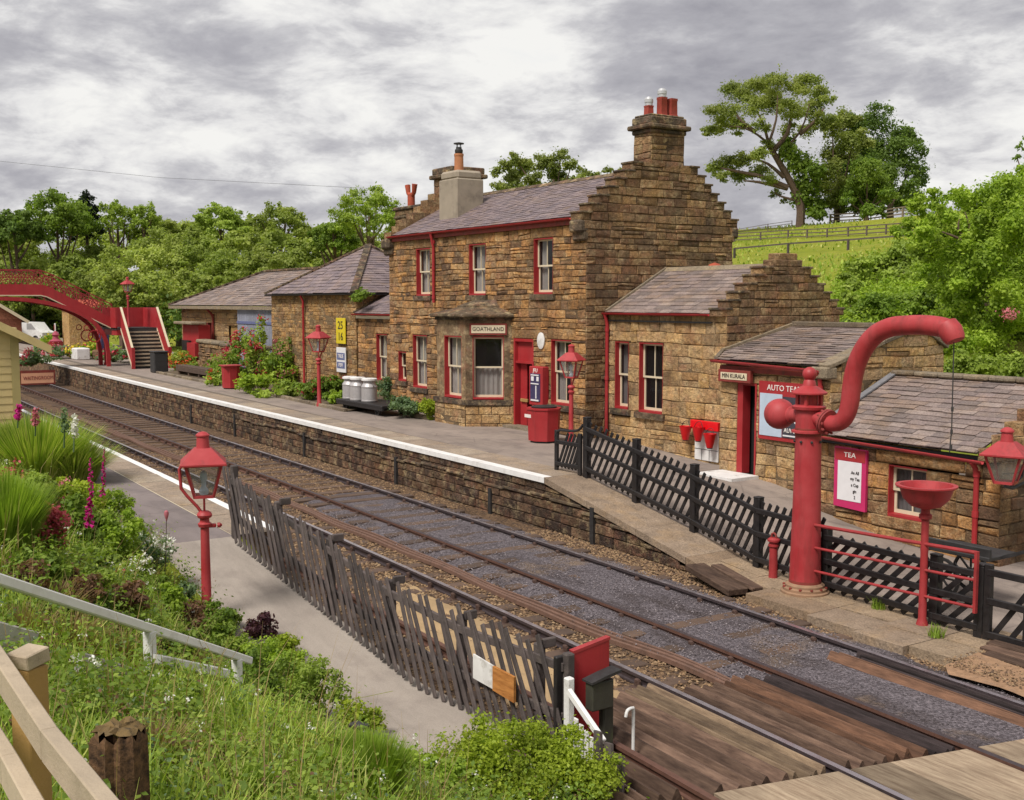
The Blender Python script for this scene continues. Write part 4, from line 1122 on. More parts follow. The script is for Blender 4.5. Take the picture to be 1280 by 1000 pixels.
# name board on the bay, plaque, aerial
nb = thing('name_board', 'small cream name board with dark lettering on the bay window', 'sign', cantpt(.55,-.06,3.62))
x = MB(); ashblk(x, lambda u,d,z: cantpt(u,d,z), .12, 1.16, 3.46, 3.78, -.0, .05); part(x, 'board', M['red_rust'], nb)
x = MB(); ashblk(x, lambda u,d,z: cantpt(u,d,z), .17, 1.11, 3.51, 3.73, -.045, .058); part(x, 'panel', M['cream'], nb)
ang = atan2(cdx, .75)
text_mb('GOATHLAND', .15, M['text_dark'], nb, 'lettering', Matrix.Translation(cantpt(.64,-.063,3.62)) @ Matrix.Rotation(ang,4,'Z') @ Matrix.Rotation(pi/2,4,'X') @ Matrix.Scale(.95,4,(1,0,0)))
pq = MB(); pq.lathe([(.13,0),(.165,.01),(.165,.035),(.13,.05)], (-24.62,HY0-.02,3.34), 24, (0,-1,0)); pq.v = [(a,b,3.34+(c-3.34)*1.35) for a,b,c in pq.v]
single(pq, 'wall_plaque', M['white_worn'], 'oval white plaque on the wall right of the red door', 'plaque', (-24.62,HY0,3.34))

# ================================================================== ANNEX with stepped gable
AX0, AX1, AY0, AY1 = -22.66, -18.4, 17.9, 21.62
annex = thing('station_annex', 'single storey stone annex with stepped gable against the station house', 'building', (-20.5,19.75,.8))
aw = [(-22.39,-21.85,1.68,3.38),(-21.44,-20.55,1.66,3.38)]
mb = MB()
hd = [(aw[0][0]-.1,aw[0][1]+.1,3.38,3.64),(aw[1][0]-.1,aw[1][1]+.14,3.38,3.66)]
stone_face(mb, 'Y', AY0, -1, .3, 4.07, lambda z: (AX0,AX1), aw+hd+[(o[0]-.1,o[1]+.1,o[2]-.15,o[2]) for o in aw], (.22,.34), (.3,.7), seed=51, rough=.024)
for h in hd: block(mb, lambda u,z,d: (u,AY0-d,z), *h, random.Random(5), .012, .02, .01, .01)
for o in aw: reveal(mb, AY0, *o)
part(mb, 'front_wall', M['stone_pale'], annex)
st2 = gable_steps(17.74, 21.76, 4.05, 19.82, 5.19, .55, 6)
mb = MB()
def prof_a(z):
    if z < 4.05: return (AY0, AY1)
    for zb, a, b in reversed(st2):
        if z >= zb: return (a,b)
stone_face(mb, 'X', AX1, 1, .3, 5.19, prof_a, (), (.15,.22), (.3,.75), zl=[q[0] for q in st2], seed=52, rough=.026, warp=.45)
for i, (zb, a, b) in enumerate(st2):
    zt = st2[i+1][0] if i+1 < len(st2) else 5.19
    mb.box(AX1-.4, a, zb, AX1-.014, b, zt)
step_caps(annex, st2, 5.19, AX1-.42, AX1+.04, 4); mb.cbox((AX1-.2,19.85,5.27),(.42,.9,.16),None,.3,0,.02); mb.cbox((AX1-.2,19.85,5.42),(.36,.62,.16),None,.6,0,.02)
mb.box(AX0, AY1-.3, .3, AX1-.03, AY1, 4.05, .3); mb.box(AX1-.4, AY0+.25, .3, AX1-.014, AY1, 4.05, .4)
part(mb, 'gable_wall', M['stone_dark'], annex)
mb = MB(); pv = Vector((0,19.8-17.78,5.22-4.1))
slates(mb, (AX0,17.78,4.1), (1,0,0), pv, AX1-.38-AX0, pv.length, .19, .42, seed=53)
mb.quad((AX0,21.75,4.07),(AX1-.4,21.75,4.07),(AX1-.4,19.8,5.2),(AX0,19.8,5.2),-1)
ar = part(mb, 'roof', M['slate_brown'], annex)
mb = MB(); mb.bar((AX0+.03,17.78,4.14),(AX0+.03,19.8,5.27),.07,.05); part(mb, 'flashing', M['coping'], ar)
mb = MB(); mb.prism([(19.66,5.17),(19.8,5.28),(19.94,5.17)], AX0, AX1-.38, 'X'); part(mb, 'ridge_tiles', M['coping'], ar)
gutter(annex, (AX0-.05,17.74,4.1), (AX1-.42,17.74,4.1))
mb = MB(); mb.box(AX0,17.83,3.88,AX1-.44,17.89,3.92); part(mb, 'cable', M['dark_iron'], annex)
downpipe(annex, [(-22.62,17.74,4.06),(-22.62,17.80,3.9),(-22.62,17.82,3.8),(-22.62,17.82,.8)])
window(annex, *aw[0], AY0, cols=1, blind='grey'); window(annex, *aw[1], AY0, blind=None)
# red clay finial behind the annex ridge
mb = MB(); mb.lathe([(.24,0),(.26,.1),(.22,.24),(.13,.34),(.01,.38)], (-21.4,20.35,5.0), 16); mb.lathe([(.12,-.2),(.12,0)], (-21.4,20.35,5.0), 12)
single(mb, 'vent_cap', M['terracotta'], 'round red clay vent cap showing above the annex ridge', 'roof vent', (-21.4,20.35,4.8))

# ================================================================== PORCH BLOCK (door and large poster)
PX0, PX1, PY0, PYR = -17.95, -14.9, 17.3, 20.0
porch = thing('booking_porch', 'low stone porch block with dark doorway between annex and end block', 'building', (-16.4,18.6,.4))
pd = (-17.42,-16.86,.70,2.66)
mb = MB()
stone_face(mb, 'Y', PY0, -1, -.1, 3.02, lambda z: (PX0,PX1), [pd], (.17,.26), (.24,.6), seed=61, rough=.026)
reveal(mb, PY0, *pd); mb.box(PX0,PY0+.01,-.1,PX0+.3,18.2,3.0,.4)
part(mb, 'front_wall', M['stone_pale'], porch)
mb = MB()
def prof_p(z):
    if z < 3.02: return (PY0, 20.85)
    return (PY0-.05+(z-3.02)/.84*(PYR-PY0), 20.85-(max(0,z-3.4))/.42*.7)
stone_face(mb, 'X', PX1, 1, -.1, 3.84, prof_p, (), (.16,.24), (.3,.7), zl=[3.02], seed=62, rough=.022)
mb.prism([(PY0+.02,-.1),(20.83,-.1),(20.83,3.38),(PYR+.1,3.8),(PYR-.1,3.8),(PY0+.02,3.0)], PX1-.34, PX1-.014, 'X', .4)
part(mb, 'gable_wall', M['stone_pale'], porch)
mb = MB(); a = Vector((PX1-.16,PY0-.1,3.1)); b = Vector((PX1-.16,PYR,3.87)); c = Vector((PX1-.16,20.95,3.42)); n = 5
for k in range(n):
    mb.bar(a+(b-a)*(k/n+.004), a+(b-a)*((k+1)/n-.004), .42, .09, ch=.015)
mb.bar(b, c, .42, .09, ch=.015); mb.cbox((PX1-.16,PY0-.02,2.98),(.42,.34,.24),None,.5,0,.03)
part(mb, 'gable_coping', M['coping'], porch)
mb = MB(); pv = Vector((0,PYR-17.16,3.80-3.12))
slates(mb, (-18.4,17.16,3.12), (1,0,0), pv, 3.3, pv.length, .17, .4, ul=lambda v: .42-.42*min(1,v/.8), seed=63, lift=.03)
mb.quad((-18.4,20,3.8),(PX1-.3,20,3.8),(PX1-.3,21,3.3),(-18.4,21,3.3),-1)
pr = part(mb, 'roof', M['slate_brown'], porch)
mb = MB(); mb.bar((-18.36,17.75,3.30),(-18.36,20.0,3.86),.1,.07); mb.bar((-18.0,17.2,3.15),(-18.36,17.75,3.30),.08,.05); part(mb, 'flashing', M['coping'], pr)
mb = MB(); mb.bar((-18.36,20.02,3.86),(PX1-.3,20.02,3.86),.2,.12, ch=.02); part(mb, 'ridge_coping', M['coping'], pr)
gutter(porch, (-18.03,17.1,3.12), (-15.02,17.1,3.04), 'red_dull', .06)
mb = MB(); mb.box(-17.9,17.22,2.88,-15.1,17.29,3.0); part(mb, 'fascia', M['red_rust'], porch)
downpipe(porch, [(-15.08,17.1,3.02),(-15.08,17.2,2.85),(-15.08,17.22,2.7),(-15.08,17.22,.1)])
mb = MB(); u0,u1,z0,z1 = pd
mb.box(u0,PY0-.004,z0,u0+.16,PY0+.22,z1); mb.box(u1-.05,PY0-.003,z0,u1,PY0+.22,z1); mb.box(u0+.16,PY0-.002,z1-.06,u1-.05,PY0+.22,z1)
dr = part(mb, 'door_frame', M['red'], porch)
mb = MB(); mb.box(u0-.1,PY0+.3,z0-.1,u1+.3,PY0+1.2,z1+.1); part(mb, 'passage_shade_block', M['black'], dr)  # solid block, the passage's shade painted as black
mb = MB(); mb.box(-17.85,16.5,.2,-16.75,17.29,.71); mb.box(-17.9,16.1,.2,-16.6,16.5,.60); part(mb, 'doorstep', M['white_worn'], porch)

# ================================================================== END BLOCK
EX0, EX1, EY0, EYR = -14.8, -10.85, 16.8, 19.1
endb = thing('end_block', 'low stone end block with broad slate roof behind the water crane', 'building', (-12.8,18,0))
ew = (-13.08,-12.27,.5,1.44)
mb = MB()
ehd = (ew[0]-.3,ew[1]+.75,1.46,1.70); esl = (ew[0]-.35,ew[1]+.3,.28,.5)
stone_face(mb, 'Y', EY0, -1, -.3, 1.76, lambda z: (EX0,EX1), [ew,ehd,esl], (.18,.3), (.28,.7), seed=71, rough=.04, chamf=.02)
block(mb, lambda u,z,d: (u,EY0-d-.02,z), *esl, random.Random(6), .012, .02, .01, .01); block(mb, lambda u,z,d: (u,EY0-d,z), *ehd, random.Random(5), .012, .02, .01, .01); reveal(mb, EY0, *ew)
part(mb, 'front_wall', M['stone'], endb)
mb = MB(); est = gable_steps(EY0-.12, 21.4, 1.74, EYR, 2.95, .3, 6)
def prof_e(z):
    if z < 1.74: return (EY0, 21.3)
    for zb, a, b in reversed(est):
        if z >= zb: return (a,b)
stone_face(mb, 'X', EX1, 1, -.3, 2.95, prof_e, (), (.2,.28), (.3,.8), zl=[q[0] for q in est], seed=72)
for i, (zb, a, b) in enumerate(est):
    zt = est[i+1][0] if i+1 < len(est) else 2.95
    mb.box(EX1-.36, a, zb, EX1-.014, b, zt)
mb.box(EX1-.36, EY0+.25, -.3, EX1-.014, 21.3, 1.74, .3)
part(mb, 'gable_wall', M['stone_dark'], endb)
mb = MB(); pv = Vector((0,EYR-16.62,2.9-1.86))
slates(mb, (EX0,16.62,1.86), (1,0,0), pv, EX1-.34-EX0, pv.length, .19, .36, seed=73, lift=.028, jit=.02, thick=.016)
mb.quad((EX0,EYR,2.9),(EX1-.3,EYR,2.9),(EX1-.3,21.5,1.9),(EX0,21.5,1.9),-1)
er = part(mb, 'roof', M['slate_brown'], endb)
mb = MB(); x = EX0
while x < EX1-.4: q = min(EX1-.36, x+.55); mb.cbox(((x+q)/2,EYR,2.94),(q-x-.01,.3,.1),None,None,0,.03); x = q
part(mb, 'ridge_tiles', M['coping'], er)
mb = MB(); mb.bar((EX0+.06,16.75,1.96),(EX0+.06,EYR,2.97),.15,.03); part(mb, 'flashing', m_plain('lead_flashing', s(116,116,120), .6, .15, 8, .2), er)
gutter(endb, (EX0-.2,16.57,1.84), (EX1-.2,16.57,1.74), 'red_dull', .05)
downpipe(endb, [(-11.25,16.57,1.72),(-11.25,16.68,1.6),(-11.25,16.72,1.45),(-11.25,16.72,-.08)])
mb = MB(); mb.box(EX0,16.72,1.70,EX1-.3,16.79,1.8); part(mb, 'fascia', M['black_paint'], endb)
window(endb, *ew, EY0, blind='grey', sill=False, dep=.2)

# ================================================================== LINK, HIPPED BUILDING, GOODS SHED
link = thing('link_building', 'narrow single storey stone link left of the station house', 'building', (-35.4,19,.9))
lw = (-35.98,-35.15,1.62,3.25)
mb = MB(); stone_face(mb, 'Y', 17.95, -1, .6, 3.86, lambda z: (-37.45,-33.46), [lw,(lw[0]-.12,lw[1]+.12,3.25,3.5)], (.2,.3), (.26,.6), seed=81)
block(mb, lambda u,z,d: (u,17.95-d,z), lw[0]-.12,lw[1]+.12,3.25,3.5, random.Random(5), .012, .02, .01, .01); reveal(mb, 17.95, *lw)
part(mb, 'front_wall', M['stone'], link)
mb = MB(); pv = Vector((0,1.7,.88)); slates(mb, (-37.5,17.8,3.96), (1,0,0), pv, 4.05, pv.length, .17, .32, seed=82); lr = part(mb, 'roof', M['slate'], link)
mb = MB(); mb.bar((-37.45,17.78,4.0),(-37.45,19.5,4.9),.1,.06); part(mb, 'verge', M['ashlar_dark'], lr)
gutter(link, (-37.5,17.74,3.95), (-33.5,17.74,3.95)); mb = MB(); mb.box(-37.45,17.86,3.78,-33.47,17.93,3.88); part(mb, 'fascia', M['cream'], link)
window(link, *lw, 17.95, blind='curtain')
lc = stack(link, -35.6, -33.75, 18.55, 19.25, 4.3, 7.55, M['stone_dark'], [(-.28,-.18,.05),(0,.12,.07)], 83, 'low wide stone chimney left of the house roof')
mb = MB(); 
for sg in (-1,1): mb.tube([(-34.96,18.85,8.0),(-34.96+sg*.2,18.85,8.16),(-34.96+sg*.26,18.85,8.44)], [.075,.08,.1], 10)
mb.tube([(-34.96,18.85,7.68),(-34.96,18.85,8.1)], .13, 12); part(mb, 'twin_pot', M['terracotta'], lc)
hip = thing('hipped_building', 'stone outbuilding with pyramid slate roof left of the link', 'building', (-41.5,20.2,.9))
HP = (-45.75,-37.45,17.88,22.6)
mb = MB(); stone_face(mb, 'Y', HP[2], -1, .6, 4.66, lambda z: (HP[0],HP[1]), (), (.13,.18), (.22,.5), seed=84, rough=.012, pillow=.008)
part(mb, 'front_wall', M['stone_coursed'], hip)
mb = MB(); stone_face(mb, 'X', HP[1], 1, 3.5, 4.66, lambda z: (HP[2],HP[3]), (), (.15,.2), (.25,.5), seed=85, rough=.012); mb.box(HP[0],HP[2]+.02,.6,HP[1]-.02,HP[3],4.6,.4); part(mb, 'side_wall', M['stone_coursed'], hip)
mb = MB(); apx = Vector((-41.3,20.3,6.63)); o = .18
c0, c1, c2, c3 = (HP[0]-o,HP[2]-o,4.7),(HP[1]+o,HP[2]-o,4.7),(HP[1]+o,HP[3]+o,4.7),(HP[0]-o,HP[3]+o,4.7)
def tri_slates(mb, A, B, apex, expo, wid, seed):
    A, B, apex = Vector(A), Vector(B), Vector(apex); U = (B-A).normalized(); Lh = (B-A).length
    foot = A+U*((apex-A).dot(U)); V = apex-foot; S = V.length; ax_ = (apex-A).dot(U)
    slates(mb, A, U, V, Lh, S, expo, wid, ul=lambda v: ax_*v/S, ur=lambda v: Lh-(Lh-ax_)*v/S, seed=seed, lift=.03)
tri_slates(mb, c0, c1, apx, .22, .5, 86); tri_slates(mb, c1, c2, apx, .22, .5, 87); tri_slates(mb, c3, c0, apx, .3, .6, 88); tri_slates(mb, c2, c3, apx, .3, .6, 89)
hr_ = part(mb, 'roof', M['slate'], hip)
mb = MB(); 
for c in (c0,c1,c2,c3): mb.bar(Vector(c)+Vector((0,0,.03)), apx+Vector((0,0,.05)), .26 if c == c1 else .16, .08)
part(mb, 'hip_tiles', M['ashlar_dark'], hr_)
gutter(hip, (HP[0]-.1,HP[2]-.22,4.68), (HP[1]+.2,HP[2]-.22,4.68), 'dark_iron'); gutter(hip, (HP[1]+.22,HP[2]-.2,4.68), (HP[1]+.22,HP[3],4.68), 'dark_iron')
downpipe(hip, [(-42.1,17.68,4.64),(-42.1,17.78,4.4),(-42.1,17.78,.9)])
shed = thing('goods_shed', 'long low goods shed with broad slate roof at the far left', 'shed', (-54,22,.9))
SX0, SX1, SY0, SY1 = -62.6, -46.0, 19.2, 27
mb = MB(); so_ = [(-60.3,-59.0,.9,3.3),(-58.4,-57.3,.9,3.3),(-54.9,-53.4,1.5,3.2)]
stone_face(mb, 'Y', SY0, -1, .6, 4.1, lambda z: (SX0,SX1), so_, (.3,.45), (.6,1.3), seed=90, rough=.008); part(mb, 'front_wall', M['stone_pale'], shed)
mb = MB(); mb.box(SX0,SY0+.02,.6,SX0+.3,SY1,4.1,.3); mb.box(SX0,SY1-.3,.6,SX1,SY1,4.1,.3); mb.box(SX1-.3,SY0+.02,.6,SX1,SY1,4.1,.3); mb.box(SX0+.3,SY0+1,.6,SX1-.3,SY0+1.1,4.1,.3); part(mb, 'side_wall', M['stone_pale'], shed)
for k, o in enumerate(so_[:2]):
    mb = MB(); mb.box(o[0],SY0-.01,o[2],o[0]+.3,SY0+.2,o[3]); mb.box(o[0]+.3,SY0+.18,o[2],o[1]-.25,SY0+.2,o[3]); mb.box(o[1]-.25,SY0-.01,o[2],o[1],SY0+.2,o[3]); part(mb, 'door', M['red_rust'], shed)
mb = MB(); o = so_[2]; mb.box(o[0],SY0+.1,o[2],o[1],SY0+.16,o[3]); part(mb, 'shutter', M['wood_tan'], shed)
mb = MB(); rz, ry = 6.0, 22.6; hl = 4.6
A, B = Vector((SX0-.6,SY0-.5,4.2)), Vector((SX1+.3,SY0-.5,4.2)); V = Vector((0,ry-SY0+.5,rz-4.2)); S = V.length
slates(mb, A, (1,0,0), V, (B-A).length, S, .26, .6, ul=lambda v: hl*v/S, seed=91, lift=.03)
tri_slates(mb, (SX0-.6,SY1+.5,4.2), (SX0-.6,SY0-.5,4.2), (SX0-.6+hl,ry,rz), .4, .8, 92)
mb.quad((SX0-.6,SY1+.5,4.2),(SX1,SY1+.5,4.2),(SX1,ry,rz),(SX0-.6+hl,ry,rz),-1)
sr = part(mb, 'roof', M['slate_brown'], shed)
mb = MB(); mb.bar((SX0-.6,SY0-.5,4.24),(SX0-.6+hl,ry,rz+.06),.2,.1); mb.bar((SX0-.6+hl,ry,rz+.06),(SX1+.3,ry,rz+.06),.24,.1); part(mb, 'ridge_tiles', M['ashlar_dark'], sr)
mb = MB(); mb.box(SX0-.6,SY0-.55,4.02,SX1+.3,SY0-.5,4.18); part(mb, 'fascia', M['coping'], shed)
downpipe(shed, [(-57.0,SY0-.5,4.1),(-57.0,SY0-.2,3.8),(-57.0,SY0-.1,3.6),(-57.0,SY0-.1,.9)], 'red_rust', .06)
# blue grey boarded screen standing against the shed
scr = thing('board_screen', 'faded blue grey boarded screen in front of the goods shed', 'screen', (-49.3,18.8,.9))
mb = MB(); x = -52.6
while x < -46.2:
    q = x+.32*RN.uniform(.8,1.2); mb.cbox(((x+q)/2,18.85,2.45),(q-x-.015,.05,3.2),None,None,0,.006); x = q
part(mb, 'boards', M['blue_grey'], scr)
mb = MB(); mb.box(-52.6,18.79,3.35,-46.2,18.825,3.47); mb.box(-52.6,18.79,1.4,-46.2,18.825,1.5)
for x in (-52.5,-49.4,-46.3): mb.box(x-.06,18.88,.85,x+.06,19.0,4.0)
part(mb, 'rail', M['enamel_blue'], scr)
# ------------------------------------------------------------------ gas style lamps
def lamp(name, label, loc, h, rot, lw=.54, ladder=True, group='red platform lamps'):
    t = thing(name, label, 'lamp', loc, group)
    x, y, z = loc; k = lw/.54
    lb = h-.80*k     # underside of the lantern
    mb = MB(); ph = lb-.24*k
    mb.lathe([(.085*k,0),(.085*k,.1),(.062*k,.14),(.058*k,ph*.5),(.05*k,ph-.02)], loc, 14)
    part(mb, 'post', M['red_crane'], t)
    mb = MB(); c = (x,y,z+ph)
    mb.lathe([(.05*k,-.16),(.075*k,-.15),(.085*k,-.11),(.06*k,-.09),(.055*k,-.05),(.085*k,-.03),(.095*k,.0),(.08*k,.03),(.05*k,.05)], c, 16); part(mb, 'collar', M['red_crane'], t)
    R_ = Matrix.Rotation(rot, 3, 'Z'); V3 = lambda a,b,cc: Vector((x,y,z))+R_ @ Vector((a,b,cc))
    mb = MB(); mb.tube([V3(.0,0,ph+.03), V3(0,0,lb)], .014*k, 8)
    mb.tube([V3(-.03*k,0,ph+.02),V3(-.08*k,0,ph+.1*k),V3(-.2*k,0,ph+.24*k),V3(-.27*k,0,lb+.1*k),V3(-.285*k,0,lb+.34*k),V3(-.25*k,0,lb+.4*k)], .02*k, 8); part(mb, 'bracket', M['red_crane'], t)
    if ladder:
        mb = MB(); mb.cbox(V3(.09*k,0,ph-.14*k),(.1*k,.05*k,.05*k),R_,None,0,.012); mb.lathe([(.03*k,0),(.035*k,.03*k),(.01,.06*k)], V3(.15*k,0,ph-.14*k), 10, R_ @ Vector((1,0,0))); part(mb, 'tap', M['red_crane'], t)
    b, tp, gh = .115*k, .215*k, .40*k
    mb = MB(); gl = MB()
    cs = [(-1,-1),(1,-1),(1,1),(-1,1)]
    for i, (sx, sy) in enumerate(cs):
        mb.bar(V3(sx*b,sy*b,lb), V3(sx*tp,sy*tp,lb+gh), .026*k, .026*k, up=(1,0,0))
        nx, ny_ = cs[(i+1)%4]
        mb.bar(V3(sx*b,sy*b,lb), V3(nx*b,ny_*b,lb), .03*k, .035*k); mb.bar(V3(sx*tp,sy*tp,lb+gh), V3(nx*tp,ny_*tp,lb+gh), .03*k, .03*k)
        q = .985; gl.quad(V3(sx*b*q,sy*b*q,lb+.01),V3(nx*b*q,ny_*b*q,lb+.01),V3(nx*tp*q,ny_*tp*q,lb+gh-.01),V3(sx*tp*q,sy*tp*q,lb+gh-.01))
    lf = part(mb, 'lantern_frame', M['red_crane'], t); part(gl, 'pane', M['lamp_glass'], lf, smooth=False)
    mb = MB(); mb.lathe([(.05*k,0),(.06*k,.05*k),(.03*k,.1*k),(.03*k,.16*k),(.045*k,.2*k),(.04*k,.27*k),(.012*k,.3*k)], V3(0,0,lb+.015), 10); part(mb, 'burner', M['poster_pale'], lf)
    mb = MB(); e = .275*k
    def ring(r, zz_): return [V3(sx*r,sy*r,zz_) for sx, sy in cs]
    rs = ring(e, lb+gh+.0)+ring(e, lb+gh+.02*k)+ring(.11*k, lb+gh+.19*k)+ring(.10*k, lb+gh+.2*k)
    mb.add(rs, [(i*4+j,i*4+(j+1)%4,(i+1)*4+(j+1)%4,(i+1)*4+j) for i in range(3) for j in range(4)]+[(12,13,14,15),(3,2,1,0)])
    mb.lathe([(.085*k,.19*k),(.08*k,.22*k),(.072*k,.34*k),(.085*k,.345*k),(.085*k,.36*k),(.05*k,.39*k),(.02*k,.40*k)], (x,y,z+lb+gh), 16)
    part(mb, 'lantern_roof', M['red_crane'], t)
    return t
lamp('platform_lamp', 'tall red lamp on the sloping path in front of the picket fence', (-13.62,4.4,.42), 2.35, radians(72))
lamp('platform_lamp', 'red lamp in front of the station house window beside the red bin', (-21.95,16.2,.9), 2.45, radians(-60), ladder=False)
lamp('platform_lamp', 'red lamp among the flowers left of the milk churns', (-34.75,15.2,.9), 2.72, radians(-60), .6, ladder=False)
lamp('bridge_lamp', 'small red lamp on the footbridge landing', (-63.0,16.4,3.0), 2.75, radians(20), .55, ladder=False)
# wall lantern at the right corner
wlp = thing('wall_lamp', 'red lantern on an iron bracket at the right corner of the end block', 'lamp', (-10.42,16.25,1.4), 'red platform lamps')
def lantern_on(t, x, y, lb, k, rot):
    R_ = Matrix.Rotation(rot, 3, 'Z'); V3 = lambda a,b,cc: Vector((x,y,0))+R_ @ Vector((a,b,cc))
    b, tp, gh = .115*k, .215*k, .36*k; cs = [(-1,-1),(1,-1),(1,1),(-1,1)]; mb = MB(); gl = MB()
    for i, (sx, sy) in enumerate(cs):
        nx, ny_ = cs[(i+1)%4]
        mb.bar(V3(sx*b,sy*b,lb), V3(sx*tp,sy*tp,lb+gh), .026*k, .026*k, up=(1,0,0)); mb.bar(V3(sx*b,sy*b,lb), V3(nx*b,ny_*b,lb), .03*k, .035*k); mb.bar(V3(sx*tp,sy*tp,lb+gh), V3(nx*tp,ny_*tp,lb+gh), .03*k, .03*k)
        q = .985; gl.quad(V3(sx*b*q,sy*b*q,lb+.01),V3(nx*b*q,ny_*b*q,lb+.01),V3(nx*tp*q,ny_*tp*q,lb+gh-.01),V3(sx*tp*q,sy*tp*q,lb+gh-.01))
    lf = part(mb, 'lantern_frame', M['red_crane'], t); part(gl, 'pane', M['lamp_glass'], lf, smooth=False)
    mb = MB(); e = .275*k
    rs = [V3(sx*r,sy*r,zz_) for r, zz_ in ((e,lb+gh),(e,lb+gh+.02*k),(.11*k,lb+gh+.17*k),(.1*k,lb+gh+.18*k)) for sx, sy in cs]
    mb.add(rs, [(i*4+j,i*4+(j+1)%4,(i+1)*4+(j+1)%4,(i+1)*4+j) for i in range(3) for j in range(4)]+[(12,13,14,15),(3,2,1,0)])
    mb.lathe([(.085*k,.17*k),(.08*k,.2*k),(.072*k,.30*k),(.09*k,.31*k),(.085*k,.33*k),(.05*k,.36*k),(.02*k,.37*k)], (x,y,lb+gh), 16)
    part(mb, 'lantern_roof', M['red_crane'], t)
    mb = MB(); mb.tube([(x,y,lb),(x,y,lb-.07),(x+.0,y+.2,lb-.12),(x,16.78,lb-.05)], .025, 8); mb.tube([(x,16.74,lb+.3),(x,16.7,lb+.05),(x,y+.15,lb-.09)], .02, 8); part(mb, 'bracket', M['dark_iron'], t)
lantern_on(wlp, -10.42, 16.25, 1.52, 1.2, radians(-70))

# ------------------------------------------------------------------ water crane
CX_, CY_ = -11.47, 12.86
wc = thing('water_crane', 'tall red locomotive water crane with swan neck arm and ball counterweight', 'water crane', (CX_,CY_,0))
mb = MB(); mb.lathe([(.36,0),(.36,.035),(.33,.05),(.33,.085),(.29,.1),(.29,.13),(.25,.16)], (CX_,CY_,0), 32); part(mb, 'base_flange', m_plain('rusty_ochre', s(138,108,84), .85, .2, 9, .3), wc)
mb = MB(); mb.lathe([(.235,.13),(.225,.6),(.205,1.4),(.192,2.28),(.192,2.42),(.25,2.43),(.25,2.46),(.192,2.47),(.192,2.72),(.19,2.76),(.24,2.78),(.25,2.82),(.22,2.835),(.13,2.85),(.13,3.0)], (CX_,CY_,0), 36)
col = part(mb, 'column', M['red_crane'], wc)
mb = MB()
for k in range(8):
    a = k*pi/4+.2; mb.lathe([(.02,0),(.02,.02),(.008,.026)], (CX_+.195*cos(a),CY_+.195*sin(a),2.3), 8, (cos(a),sin(a),0))
part(mb, 'bolts', M['dark_iron'], col)['kind'] = 'stuff'
mb = MB()
for k in range(12):
    a = k*pi/6; 
    for rr_, zz_ in ((.315,.085),): mb.lathe([(.022,0),(.022,.025),(.01,.03)], (CX_+rr_*cos(a),CY_+rr_*sin(a),zz_), 6)
part(mb, 'anchor_bolts', M['red_rust'], col)['kind'] = 'stuff'
mb = MB(); mb.lathe([(.196,2.38),(.2,2.4),(.2,2.425)], (CX_,CY_,0), 36, cap=False); mb.lathe([(.198,2.465),(.2,2.48),(.197,2.5)], (CX_,CY_,0), 36, cap=False); mb.lathe([(.238,.125),(.242,.15),(.236,.2)], (CX_,CY_,0), 36, cap=False)
part(mb, 'rusty_joints', M['red_rust'], col)
mb = MB()
for k in range(4):
    a = k*pi/2+.5; mb.bar((CX_+.17*cos(a),CY_+.17*sin(a),2.83),(CX_+.17*cos(a),CY_+.17*sin(a),3.02),.04,.05,(1,0,0))
part(mb, 'vent_posts', M['red_crane'], wc)
mb = MB(); mb.lathe([(.25,3.0),(.265,3.01),(.265,3.03),(.2,3.07),(.1,3.13),(.085,3.2),(.07,3.22)], (CX_,CY_,0), 32); part(mb, 'cap', M['red_crane'], wc)
mb = MB(); mb.lathe([(.105*sin(pi*k/12)+.001, 3.3-.105*cos(pi*k/12)) for k in range(13)], (CX_,CY_,0), 24); part(mb, 'finial', M['red_crane'], wc)
# counterweight ball on its arm (towards -X)
mb = MB(); mb.tube([(CX_-.15,CY_,2.66),(CX_-.42,CY_,2.66)], [.10,.105], 18); mb.lathe([(.1,.30),(.13,.33),(.13,.36)], (CX_,CY_,2.66), 18, (-1,0,0)); part(mb, 'counter_arm', M['red_crane'], wc)
mb = MB(); mb.lathe([(.235*sin(pi*k/16)+.001, -.235*cos(pi*k/16)) for k in range(17)], (CX_-.56,CY_-.02,2.66), 32, (1,0,.0)); part(mb, 'counterweight', M['red_crane'], wc)
# swan neck
P = lambda dx, z: (CX_+dx, CY_, z)
path = [P(.15,2.66),P(.32,2.62),P(.45,2.6),P(.60,2.64),P(.70,2.75),P(.755,2.92),P(.78,3.12),P(.82,3.36),P(.90,3.58),P(1.03,3.78),P(1.20,3.93),P(1.42,4.02),P(1.66,4.05),P(1.95,4.06),P(2.2,4.04),P(2.34,4.0),P(2.40,3.93)]
def spline(pts, n=4):
    pts = [Vector(p) for p in pts]; out = []
    for i in range(len(pts)-1):
        p0, p1, p2, p3 = pts[max(0,i-1)], pts[i], pts[i+1], pts[min(len(pts)-1,i+2)]
        for k in range(n):
            t = k/n; out.append(.5*((2*p1)+(p2-p0)*t+(2*p0-5*p1+4*p2-p3)*t*t+(3*p1-p0-3*p2+p3)*t**3))
    out.append(pts[-1]); return out
sp_ = spline(path, 4)
mb = MB(); nn = len(sp_); mb.tube(sp_, [.112+.022*min(1,i/25) for i in range(nn)], 22); part(mb, 'swan_neck', M['red_crane'], wc)
mb = MB(); mb.tube([P(2.30,4.05),P(2.37,3.98),P(2.42,3.90),P(2.44,3.86)], [.15,.155,.14,.12], 20); mb.bar(P(2.40,3.86),P(2.5,3.92),.03,.03); mb.tube([P(2.36,4.02),P(2.47,3.95),P(2.50,3.90)], .03, 8); part(mb, 'spout', M['red_crane'], wc)
